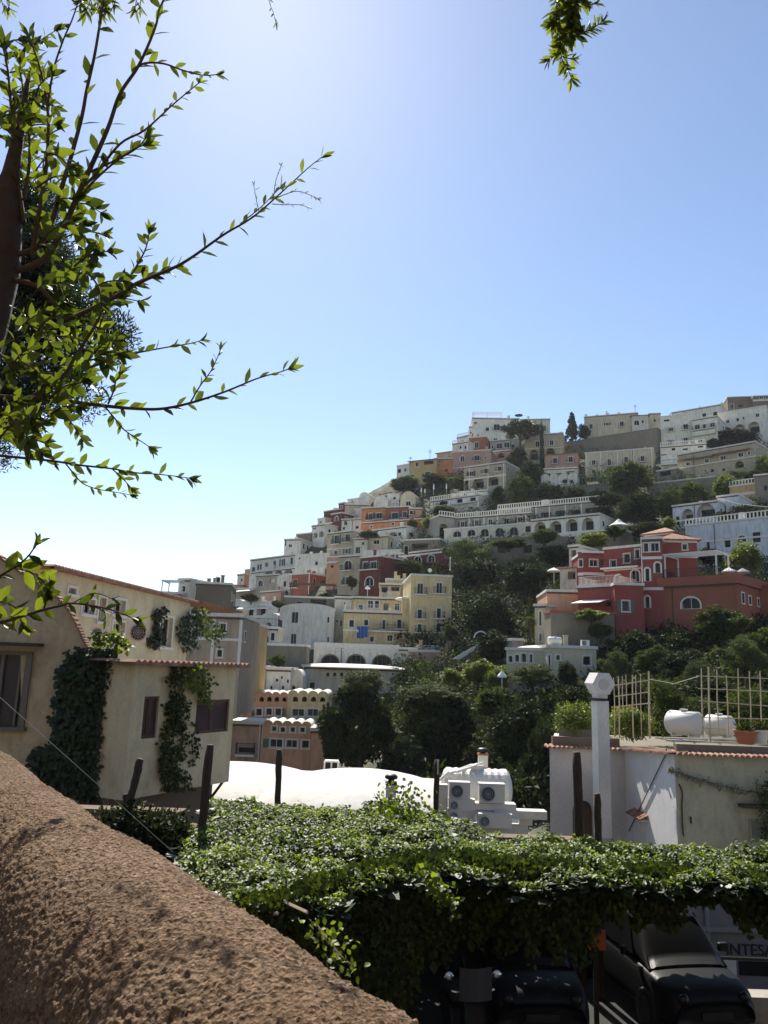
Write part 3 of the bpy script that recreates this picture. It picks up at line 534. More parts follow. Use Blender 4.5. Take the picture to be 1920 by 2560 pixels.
H('C', 897, 172, 1070, 196, 300, 'beige', 'pale beige house stepping down right of the red tower', [('o', 1000, 240, 12, 14)], L=7, yaw=-6)
H('C', 850, 180, 893, 168, 260, 'red', 'narrow dark red tower with one white window on the skyline', [('w', 870, 202, 16, 24)], L=7)
H('C', 740, 244, 850, 212, 290, 'red', 'dark red house with crenellated edge on the skyline', [('o', 790, 235, 24, 12)], L=7, extra=[('chim', 760, 222, .8), ('chim', 800, 205, .8)])
H('C', 795, 258, 872, 245, 385, 'red', 'tall dark red house with white arched window', [('a', 834, 287, 22, 34), ('w', 803, 362, 24, 22)], L=7)
H('C', 745, 330, 800, 320, 390, 'red', 'low dark red annex left of the tall red house', [('o', 770, 340, 18, 12)], L=6)
H('C', 952, 222, 1022, 218, 300, 'offw', 'off white house with one arched recess left of orange house', [('A', 976, 272, 32, 26)], L=6)
H('C', 872, 296, 1020, 290, 375, 'white', 'white house with arched porch below the off white house', [('o', 887, 358, 18, 18), ('a', 900, 318, 26, 34), ('o', 986, 350, 22, 18)], L=7)
H('C', 650, 352, 745, 322, 455, 'white', 'white house with two arches on the left skyline', [('A', 676, 410, 34, 38), ('A', 720, 400, 36, 46), ('w', 665, 360, 14, 12)], L=7)
H('C', 694, 296, 748, 282, 345, 'white', 'tiny white house stepping up the left skyline', [('o', 715, 310, 12, 12)], L=5)
H('C', 535, 406, 642, 396, 446, 'brown', 'low brown shed with flat roof on the left skyline', [], L=6, roof='flat')
H('C', 767, 400, 962, 378, 562, 'beige', 'beige two storey house with four white framed windows', [('d', 833, 442, 34, 66), ('d', 915, 430, 34, 62), ('w', 828, 540, 24, 38), ('w', 909, 527, 24, 36)], L=9, bands=[(505, .12)])
H('C', 960, 376, 1062, 384, 440, 'white', 'blank white terrace block right of the beige two storey house', [('o', 1000, 410, 12, 14)], L=8)
H('C', 962, 440, 1062, 434, 560, 'offw', 'grey white infill house with small windows behind the cream cube', [('w', 990, 520, 34, 50), ('o', 1030, 470, 16, 20)], L=7)
H('C', 1062, 426, 1215, 416, 525, 'cream', 'cream cube house with faint central window', [('w', 1128, 460, 44, 32)], L=9)
H('C', 1032, 532, 1312, 522, 580, 'white', 'long low white house below the cream cube', [('w', 1255, 566, 16, 30), ('w', 1280, 566, 16, 30)], L=7)
H('C', 1088, 378, 1352, 346, 470, 'white', 'white house with terrace awning beside dark stone wall', [('o', 1100, 396, 30, 26), ('A', 1250, 402, 60, 34), ('o', 1300, 400, 24, 24), ('w', 1135, 378, 14, 22)], L=8)
H('C', 448, 444, 570, 440, 540, 'white', 'small white house with arched window on left skyline', [('a', 490, 486, 26, 24), ('o', 456, 470, 10, 36)], L=7)
H('C', 195, 618, 532, 533, 700, 'white', 'long white skyline house with a row of dark windows', [('h', 218, 662, 26, 40), ('o', 252, 647, 14, 40), ('o', 272, 643, 14, 42), ('w', 314, 626, 24, 34), ('w', 374, 620, 24, 46), ('w', 432, 611, 20, 50), ('w', 500, 598, 24, 50)], L=9)
H('C', 200, 690, 540, 650, 760, 'white', 'white arched basement storey below the long skyline house', [('A', 330, 690, 64, 30), ('A', 402, 685, 58, 40), ('A', 474, 672, 64, 40)], L=7)
H('C', 532, 560, 780, 548, 650, 'white', 'white house with single framed window right of the long row', [('w', 684, 616, 22, 28), ('o', 560, 580, 12, 16)], L=8)
H('C', 598, 650, 760, 640, 700, 'white', 'curved white bay house under the single window house', [('A', 665, 685, 30, 26)], L=7)
H('C', 762, 575, 850, 572, 760, 'salmon', 'faded salmon stair house between white and beige houses', [('o', 800, 640, 20, 20)], L=7, extra=[('awnlong', 775, 845, 600, .8)])
H('C', 850, 572, 1008, 560, 800, 'beige', 'beige house with wide arched balcony window', [('b', 918, 632, 58, 74), ('d', 914, 746, 32, 62)], L=9)
H('C', 1010, 580, 1162, 566, 840, 'red', 'dark maroon house with tall arched door', [('d', 1046, 636, 34, 58), ('d', 1106, 632, 46, 56), ('a', 1076, 752, 60, 66)], L=13, side=[(7, 8.6, 1.1, 1.6)])
H('C', 1300, 552, 1660, 512, 650, 'red', 'long dark maroon house with three white rimmed arches', [('a', 1336, 602, 46, 50), ('a', 1435, 590, 50, 54), ('a', 1535, 582, 50, 52)], L=8, bands=[(548, .3)])
H('C', 490, 705, 636, 696, 845, 'terra', 'bright orange red box house with yellow corner posts', [('d', 527, 766, 30, 62)], L=10, extra=[('pil', [494, 632])], trim='yellow', side=[(5, 5, .8, 1.2)])
H('C', 240, 712, 412, 702, 825, 'beige', 'dull beige house with arched window left of the orange box', [('a', 270, 765, 36, 46), ('O', 356, 745, 40, 30)], L=8)
H('C', 412, 720, 490, 712, 830, 'offw', 'narrow off white house tight left of orange box', [('o', 450, 770, 20, 40)], L=7)
H('C', 270, 836, 422, 820, 905, 'pink', 'low pink house under the orange box', [('w', 300, 870, 18, 16)], L=7)
H('C', 100, 712, 192, 688, 800, 'white', 'white stepped houses end at lower left skyline', [('o', 130, 740, 14, 18), ('o', 165, 735, 14, 18)], L=7)
H('C', 155, 672, 196, 664, 720, 'orange', 'tiny orange house at the left skyline tip', [('w', 172, 690, 14, 16)], L=6)
H('C', 0, 782, 52, 776, 840, 'offw', 'small off white house at the far left of slope', [('w', 22, 810, 20, 16)], L=6, roof='tile')
H('C', 55, 818, 240, 800, 905, 'beige', 'low beige terrace house with yellowish awning at far left', [('O', 170, 860, 80, 36)], L=7, extra=[('awnlong', 110, 240, 815, 1.2)])
H('C', 18, 912, 142, 908, 1000, 'white', 'white gabled house with one dark window', [('w', 75, 957, 34, 42)], L=7, roof='vault', rh=.8)
H('C', 142, 908, 402, 905, 1015, 'white', 'white house with two scalloped awnings over dark terrace doors', [('O', 186, 975, 64, 56), ('O', 275, 968, 66, 66)], L=8, extra=[('awn', 186, 945, 5, .8), ('awn', 275, 938, 5, .8)])
H('C', 272, 1015, 402, 1012, 1110, 'white', 'small white house with arch left of the big plain white house', [('A', 330, 1075, 44, 42), ('w', 408, 1040, 14, 20)], L=7, roof='vault', rh=.7)
H('C', 130, 1020, 270, 1020, 1090, 'offw', 'pale terrace house with round arch under the awnings', [('A', 240, 1060, 34, 50), ('h', 170, 1050, 50, 26)], L=6)
H('C', 415, 955, 820, 960, 1235, 'white', 'big plain white house with rounded roof and tall window', [('w', 525, 1018, 50, 84), ('w', 772, 1035, 16, 44), ('w', 514, 1180, 42, 84), ('w', 770, 1182, 14, 38)], L=10, d=118, roof='vault', rh=.9, yaw=-4)
H('C', 822, 868, 946, 880, 1215, 'offw', 'tall narrow off white house beside the plain white house', [('w', 892, 915, 12, 22), ('w', 867, 1062, 16, 46), ('w', 838, 1045, 12, 20)], L=11, d=120, yaw=0)
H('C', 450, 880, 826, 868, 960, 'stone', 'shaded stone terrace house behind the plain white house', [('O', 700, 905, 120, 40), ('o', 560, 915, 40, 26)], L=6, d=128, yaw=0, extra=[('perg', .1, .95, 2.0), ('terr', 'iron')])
H('C', 950, 880, 1320, 876, 985, 'yellow', 'recessed yellow top floor with glazed veranda', [('w', 1012, 942, 34, 40), ('w', 1085, 920, 40, 56), ('w', 1132, 920, 34, 56), ('o', 1200, 940, 40, 50), ('w', 1282, 940, 38, 50)], L=7, d=121, yaw=0)
H('C', 888, 986, 1388, 980, 1215, 'yellow', 'long yellow house with railed terrace and blue washing line', [('w', 945, 1062, 38, 56), ('w', 1053, 1055, 34, 46), ('d', 1184, 1070, 24, 72), ('d', 1298, 1066, 34, 70), ('w', 1095, 1178, 32, 42), ('w', 1228, 1172, 42, 46)], L=8, d=115, yaw=0, bands=[(1118, .25)], extra=[('terr', 'white'), ('bal', 1095, 1350, 1115, 1)])
H('C', 1152, 780, 1310, 772, 880, 'cream', 'greenish cream upper house with open dark terrace', [('O', 1190, 810, 50, 44), ('O', 1268, 815, 60, 50)], L=7, d=127, yaw=0, extra=[('bal', 1205, 1300, 865, 1, 'solid')])
H('C', 1200, 748, 1390, 735, 880, 'yellow', 'pale yellow upper house with white shuttered window', [('w', 1350, 792, 60, 60)], L=6, d=129, yaw=0)
H('C', 1322, 882, 1386, 880, 990, 'yellow', 'round topped yellow stair turret', [], L=3.5, d=114.5, yaw=0, extra=[('dome', 1354, 858, 1.7, 1.7)])
H('C', 1388, 716, 1688, 710, 1240, 'yellow', 'tall yellow apartment house with four window rows', [('d', 1454, 805, 44, 80), ('d', 1595, 800, 44, 80), ('d', 1451, 992, 34, 70), ('d', 1592, 986, 34, 76), ('b', 1449, 1096, 30, 62), ('b', 1590, 1092, 34, 72), ('o', 1525, 1196, 12, 14), ('w', 1592, 1212, 24, 30), ('o', 1635, 1196, 12, 14)], L=12, d=112, yaw=4, bands=[(862, .1)], cat='apartment house', side=[(2.0, 12.5, .8, 1.7)], extra=[('chim', 1525, 690, .8, 3)])
H('D', 0, 862, 300, 858, 915, 'bluew', 'bluish grey terrace wall below the tall yellow house', [], L=3, d=106, yaw=0, cat='retaining wall', name='retaining_wall')
H('D', -60, 905, 372, 905, 1140, 'pink', 'peeling pink house with lean-to glass porch', [('w', 115, 1080, 90, 80), ('o', 12, 1030, 26, 50), ('w', 200, 985, 24, 24)], L=7, d=101, yaw=0)
# --- G frame
H('G', 692, 196, 1345, 180, 340, 'white', 'white loggia house with three wide glazed arches', [('a', 815, 285, 128, 90), ('a', 1014, 285, 134, 92), ('a', 1214, 290, 138, 94)], L=10, d=103, yaw=2, dirt=.7, bands=[(205, .25, 'coping')], roof='parapet', trim='brown')
H('G', 1346, 196, 1480, 196, 400, 'offw', 'peeling off white house end with arched door and hanging plant', [('a', 1444, 290, 36, 60)], L=7, d=102, yaw=-5)
H('G', 602, 342, 1335, 340, 545, 'offw', 'cream house with a low white dome and a row of tiny arches', [('a', 797, 388, 30, 34), ('a', 850, 388, 30, 34), ('a', 903, 388, 30, 34), ('a', 957, 388, 30, 34), ('w', 676, 472, 44, 50)], L=9, d=93, yaw=0, extra=[('dome', 975, 304, 7.2, 4.5), ('drop', 606)])
H('G', 90, 336, 240, 332, 540, 'white', 'white round-topped house with two small windows at left', [('w', 180, 448, 26, 36), ('h', 98, 470, 24, 84)], L=7, d=84, yaw=0, roof='vault', rh=.5)
H('G', 241, 338, 330, 336, 540, 'cream', 'narrow yellowish house between white houses', [('w', 272, 462, 32, 62)], L=7, d=84.5, yaw=0)
H('G', 331, 350, 512, 352, 540, 'white', 'white house pierced by small odd shaped holes', [('o', 407, 432, 18, 22), ('h', 444, 410, 14, 22), ('o', 492, 440, 18, 26), ('h', 364, 488, 16, 28), ('h', 452, 488, 18, 28)], L=7, d=84, yaw=0)
H('G', 512, 440, 604, 440, 545, 'white', 'small white sloping annex with arched opening', [('A', 530, 492, 36, 40)], L=6, d=86, yaw=0, roof='vault', rh=1.3)
H('G', 186, 548, 492, 548, 770, 'salmon', 'orange building with scalloped vaulted roof line', [('A', 225, 577, 34, 38), ('A', 289, 577, 34, 38), ('A', 349, 577, 34, 38), ('A', 406, 577, 34, 38), ('A', 466, 577, 34, 38), ('w', 268, 677, 46, 56), ('w', 345, 674, 46, 54), ('w', 416, 676, 46, 58)], L=7, d=76, yaw=0, roof='scallop', rh=5, dirt=.35)
H('G', 492, 548, 800, 548, 770, 'yellow', 'yellow building with scalloped vaulted roof line', [('A', 548, 577, 38, 40), ('A', 618, 577, 38, 40), ('A', 688, 577, 38, 40), ('A', 758, 577, 38, 40), ('w', 570, 680, 94, 60), ('w', 682, 680, 84, 60)], L=7, d=76, yaw=0, roof='scallop', rh=4)
H('G', 70, 540, 186, 540, 770, 'pink', 'pale pink building end with two narrow windows', [('w', 126, 665, 22, 58), ('w', 78, 665, 14, 58)], L=7, d=76.5, yaw=0)
H('G', 302, 778, 672, 778, 1150, 'salmon', 'salmon pink lower building with scalloped roof and grouped windows', [('h', 385, 805, 36, 40), ('h', 452, 812, 36, 40), ('h', 528, 812, 36, 40), ('h', 603, 814, 36, 40), ('w', 402, 916, 96, 66), ('w', 520, 920, 86, 62), ('w', 634, 925, 74, 64)], L=5, d=70, yaw=0, roof='scallop', rh=5)
H('G', 672, 822, 800, 822, 1160, 'salmon', 'blank pink corner wall overgrown beside the dark tree', [], L=5, d=69, yaw=0)
H('G', 60, 768, 302, 768, 1150, 'pink', 'weathered stone and pink wall with drainpipe and small balcony', [('o', 175, 968, 130, 40)], L=4.5, d=70.5, yaw=0, dirt=.9, extra=[('drop', 268), ('drop', 290), ('bal', 100, 240, 992, 1)])
# --- left distance
H('F', 1196, 246, 1272, 240, 400, 'offw', 'white house corner with roof frame at the far left skyline', [('w', 1228, 300, 26, 40)], L=10, d=100, yaw=-24, side=[(6, 3.5, .8, 1.2)])
H('F', 1270, 252, 1548, 284, 420, 'brown', 'shaded flank of the white house, coloured dark, on the far left skyline', [], L=8, d=101, yaw=6)  # brown wall colour carries the shade on this side of the white house
H('F', 1075, 335, 1200, 330, 420, 'stone', 'low grey wall house left of the far skyline house', [], L=6, d=98, yaw=0, extra=[('perg', .0, .95, 1.3, 'steel')])
H('F', 1230, 482, 1625, 486, 800, 'tan', 'beige house corner with white edge beyond the ivy', [('w', 1490, 562, 40, 62), ('w', 1468, 732, 34, 50)], L=9, d=62, yaw=0, bands=[(636, .2)], extra=[('pil', [1425, 1615])])
H('C', 130, 1062, 222, 1062, 1250, 'ochre', 'ochre house flank right of the beige corner house', [('w', 180, 1120, 14, 26)], L=9, d=70, yaw=0)
H('C', 222, 1100, 400, 1100, 1250, 'offw', 'shadowed pale courtyard house with ironwork and arch', [('A', 300, 1170, 60, 60), ('w', 360, 1160, 30, 60)], L=6, d=95, yaw=0, extra=[('terr', 'iron')])
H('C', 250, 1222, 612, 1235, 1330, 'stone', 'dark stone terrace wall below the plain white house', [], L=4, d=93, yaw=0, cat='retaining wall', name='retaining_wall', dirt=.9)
# --- red villa
H('E', 240, 432, 402, 446, 760, 'brick', 'left block of the brick red villa with white band', [('w', 320, 514, 62, 52), ('w', 330, 700, 30, 40)], L=8, d=93, yaw=-3, bands=[(598, .35)], cat='villa', group=None)
H('E', 198, 432, 241, 430, 760, 'brick', 'narrow corner of the red villa with blue lit window', [('w', 220, 515, 30, 56)], L=6, d=93.5, yaw=-40, bands=[(600, .35)], cat='villa')
H('E', 400, 462, 692, 338, 760, 'brick', 'long middle wing of the red villa with railed balcony', [('w', 470, 520, 44, 60), ('w', 575, 478, 48, 70), ('w', 655, 445, 34, 70), ('a', 510, 640, 52, 66), ('a', 640, 615, 62, 90), ('o', 325, 700, 30, 40)], L=9, d=88, extra=[('bal', 402, 690, 560, 1)], cat='villa', bands=[(560, .3)])
H('E', 690, 352, 838, 312, 1000, 'brick', 'tall corner block of the red villa with blind arch', [('w', 722, 395, 36, 66), ('w', 790, 392, 64, 66), ('a', 733, 605, 32, 100), ('a', 812, 552, 42, 80), ('a', 733, 816, 32, 90)], L=9, d=81, yaw=-24, bands=[(475, .3), (712, .3)], cat='villa', extra=[('drop', 696)])
H('E', 838, 322, 1112, 352, 700, 'brick', 'right block of the red villa with hipped tile roof', [('w', 1020, 391, 36, 44)], L=9, d=83, yaw=-4, bands=[(345, .35), (462, .35)], roof='hip', cat='villa')
H('E', 712, 300, 930, 275, 360, 'brick', 'small roof storey of the red villa under the tile ridge', [('o', 760, 300, 20, 20)], L=6, d=90, roof='hip', bands=[(292, .3)], cat='villa')
H('E', 480, 664, 702, 710, 975, 'brick', 'lower front block of the red villa with white window', [('w', 567, 846, 58, 84)], L=8, d=80, yaw=-4, cat='villa')
H('E', 200, 745, 482, 655, 960, 'brick', 'low terrace block of the red villa with striped awnings', [('o', 440, 830, 50, 40)], L=7, d=83, cat='villa', extra=[('terr', 'white'), ('awnlong', 225, 440, 800, 2.2)])
H('E', 838, 702, 1412, 668, 1020, 'terra', 'terracotta terrace block with big half round window', [('a', 1066, 824, 140, 88)], L=8, d=78, rc='terra', rh=.9, ov=.3, cat='villa terrace', extra=[('perg', .05, .75, 2.4, 'trim'), ('terr', 'iron')])
H('E', 1400, 760, 1760, 640, 860, 'terra', 'sloping terracotta garden wall at the right edge', [], L=2, d=80, cat='garden wall', name='garden_wall', rc='terra')
H('D', 1180, 360, 1460, 362, 680, 'salmon', 'blank peach coloured wall left of the red villa', [], L=8, d=86, yaw=-4, cat='house')
H('D', 1070, 505, 1165, 470, 850, 'cream', 'narrow cream house with tall dark windows', [('w', 1120, 600, 22, 130), ('w', 1122, 770, 22, 70)], L=7, d=85)
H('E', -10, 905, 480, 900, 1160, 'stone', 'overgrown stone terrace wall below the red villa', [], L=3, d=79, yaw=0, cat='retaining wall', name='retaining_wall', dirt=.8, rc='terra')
H('D', 1182, 872, 1625, 868, 1300, 'cream', 'cream flat-roofed house with small arched windows in the trees', [('h', 1200, 985, 24, 110), ('h', 1281, 952, 34, 46), ('h', 1541, 980, 72, 84), ('o', 1366, 1196, 56, 84)], L=9, d=72, yaw=3, dirt=.35)
H('D', 815, 905, 1182, 872, 1200, 'cream', 'rounded wing with a row of narrow arched windows', [('h', 852, 965, 36, 60), ('h', 911, 958, 36, 66), ('h', 972, 955, 44, 80), ('h', 1037, 960, 24, 76)], L=8, d=74, yaw=-26, dirt=.35, extra=[('dome', 1100, 828, 3.6, 3.6)])
H('E', 130, 400, 200, 380, 520, 'offw', 'small grey garden house left of the red villa', [('O', 165, 440, 40, 50)], L=5, d=100)
H('E', 60, 560, 200, 545, 700, 'offw', 'white terrace room with lean-to roof left of the red villa', [('O', 150, 610, 60, 60)], L=6, d=98, roof='tile')
H('D', 870, 810, 965, 790, 860, 'grey', 'grey concrete stair landing in the dark trees', [], L=4, d=84, yaw=8)
H('A', 1520, 1085, 1800, 1040, 1180, 'stone', 'ivy topped terrace wall above the red villa', [], L=4, d=108, cat='retaining wall', name='retaining_wall')
H('C', 1330, 450, 1600, 440, 540, 'stone', 'dark stone terrace behind a white parasol', [('O', 1450, 490, 120, 40)], L=5, cat='retaining wall', name='retaining_wall')
H('A', 850, 1120, 1420, 1110, 1290, 'stone', 'shaded garden terrace wall below the long hotel', [('O', 930, 1190, 60, 60), ('O', 1120, 1190, 70, 60)], L=4, cat='retaining wall', name='retaining_wall', dirt=.9, rc='stone')
H('A', 1380, 740, 1900, 700, 800, 'stone', 'long dark terrace wall under the flat topped trees', [], L=3, cat='retaining wall', name='retaining_wall', rc='stone')
# ------------------------------------------------------------------ trees
def rnd3(n, rs): return unit(rs.normal(size=(n, 3)))
PROTO = {}
def crown_mesh(kind, seed):
    key = (kind, seed)
    if key in PROTO: return PROTO[key]
    rs = np.random.RandomState(seed * 31 + hash(kind) % 7 * 0 + len(kind))
    if kind == 'umbrella':
        nc = 60; c = rnd3(nc, rs) * rs.uniform(.3, 1, (nc, 1)) ** .4; c[:, 2] = np.abs(c[:, 2]) * .9 - .25; per = 130; cs = .16; size = .12
    elif kind == 'cypress':
        nc = 60; h = rs.uniform(-1, 1, nc); r = .9 * np.sqrt(np.clip(1 - ((h + .2) / 1.2) ** 2, .03, 1)); a = rs.uniform(0, 6.28, nc); c = np.stack([r * np.cos(a) * .8, r * np.sin(a) * .8, h], 1); per = 80; cs = .2; size = .14
    elif kind == 'fir':
        nc = 70; h = rs.uniform(-1, 1, nc) ; lv = np.round(h * 4) / 4; r = (1 - (lv + 1) / 2.1) * rs.uniform(.2, 1, nc); a = rs.uniform(0, 6.28, nc); c = np.stack([r * np.cos(a), r * np.sin(a), lv - r * .15], 1); per = 90; cs = .1; size = .16
    elif kind == 'palm':
        V = []; 
        nc = 26; c = None
    else:
        nc = 130; dv = rnd3(nc, rs); lb = rnd3(9, rs); lobe = .62 + .42 * np.clip((dv @ lb.T).max(1), 0, 1)[:, None] ** 5; c = dv * (rs.uniform(.1, 1, (nc, 1)) ** .38) * lobe * rs.uniform(.86, 1.06, (nc, 1)); per = 75; cs = .14; size = {'olive': .085}.get(kind, .115)
    if kind == 'palm':
        P_, D_, N_ = [], [], []
        for k in range(nc):
            a = rs.uniform(0, 6.28); up = rs.uniform(-.2, .9); d0 = np.array([math.cos(a), math.sin(a), up])
            for t in np.linspace(.1, 1, 16):
                p = d0 * t * .8 + np.array([0, 0, -.55 * t * t]); s = np.cross(d0, [0, 0, 1]); s /= np.linalg.norm(s)
                for sg in (-1, 1): P_.append(p); D_.append(s * sg + d0 * .5 + np.array([0, 0, -.4])); N_.append([0, 0, 1])
        n = len(P_); V, F = leafgeo(np.array(P_), np.array(D_, float), np.array(N_, float), np.full(n, .26), np.full(n, .05))
    else:
        sc = rs.uniform(.6, 1.4, nc); idx = np.repeat(np.arange(nc), per); n = len(idx)
        off = rnd3(n, rs) * (rs.uniform(0, 1, (n, 1)) ** .5); off[:, 2] *= .75
        p = c[idx] + off * cs * 1.25 * sc[idx][:, None]
        D = rnd3(n, rs) + off * 1.2; Nn = rnd3(n, rs) + np.array([0, 0, .6]) + off
        V, F = leafgeo(p, D, Nn, rs.uniform(.7, 1.3, n) * size, rs.uniform(.35, .6, n) * size, fold=.2)
    PROTO[key] = (V, F); return PROTO[key]
_cm = {}
def crown_obj(kind, seed, mat, name, e):
    key = (kind, seed, mat)
    if key not in _cm:
        V, F = crown_mesh(kind, seed); o = npmesh(name, V, F, LM[mat], e); _cm[key] = o.data
        return o
    o = bpy.data.objects.new(name, _cm[key]); COL.objects.link(o); o.parent = e; return o
def tree(kind, mat, cx, yt, yb, w, label, cat='tree', name='tree', d=None, ybase=None, group=None, dep=1.0):
    """crown box in photo pixels: centre x, top row, bottom row, width"""
    if d is None: d = T(cx, yb) - 1.
    a = P(cx - w / 2, (yt + yb) / 2, d); b = P(cx + w / 2, (yt + yb) / 2, d); t = P(cx, yt, d); bo = P(cx, yb, d)
    rx = np.linalg.norm(b - a) / 2; rz = (t[2] - bo[2]) / 2; c = P(cx, (yt + yb) / 2, d); c[1] += 0
    zb = P(cx, ybase if ybase else yb + 12, d)[2]
    if cat == 'shrub' and not ybase: zb = bo[2] - .2
    e = empty(name, (c[0], c[1], zb), 0, label, cat, group)
    h = c[2] - zb; k = {'dark': 'leafy', 'mid': 'leafy'}.get(kind, kind)
    seed = random.randint(0, 5) if k == 'leafy' else random.randint(0, 1)
    cr = crown_obj(k, seed, mat, 'crown' if cat == 'tree' else 'foliage', e); cr.location = (0, 0, h); cr.scale = (rx, rx * dep, rz); cr.rotation_euler = (0, 0, 0 if kind != 'leafy' else random.uniform(0, 6.28))
    mb = MB(); rt = max(.12, rx * .07)
    top = h + rz * (.2 if kind != 'umbrella' else -.1); 
    mb.tube([(0, 0, -1.5 if cat == 'tree' else -.2), (rt * .5, 0, h * .3), (-rt * .4, rt * .3, h * .7), (0, 0, top)], [rt * 1.3, rt, rt * .85, rt * .45], 7)
    for q in range(6):
        an = q * 1.05 + random.random(); s = h - rz * random.uniform(.5, .9) if kind != 'umbrella' else h - rz * .9; s = max(s, h * .25)
        mb.tube([(0, 0, s), (math.cos(an) * rx * .3, math.sin(an) * rx * .3, s + rz * .35), (math.cos(an) * rx * .62, math.sin(an) * rx * .62, s + rz * .7)], [rt * .55, rt * .35, rt * .12], 5)
    mb.build('trunk' if cat == 'tree' else 'stem', M['bark'], e)
    return e
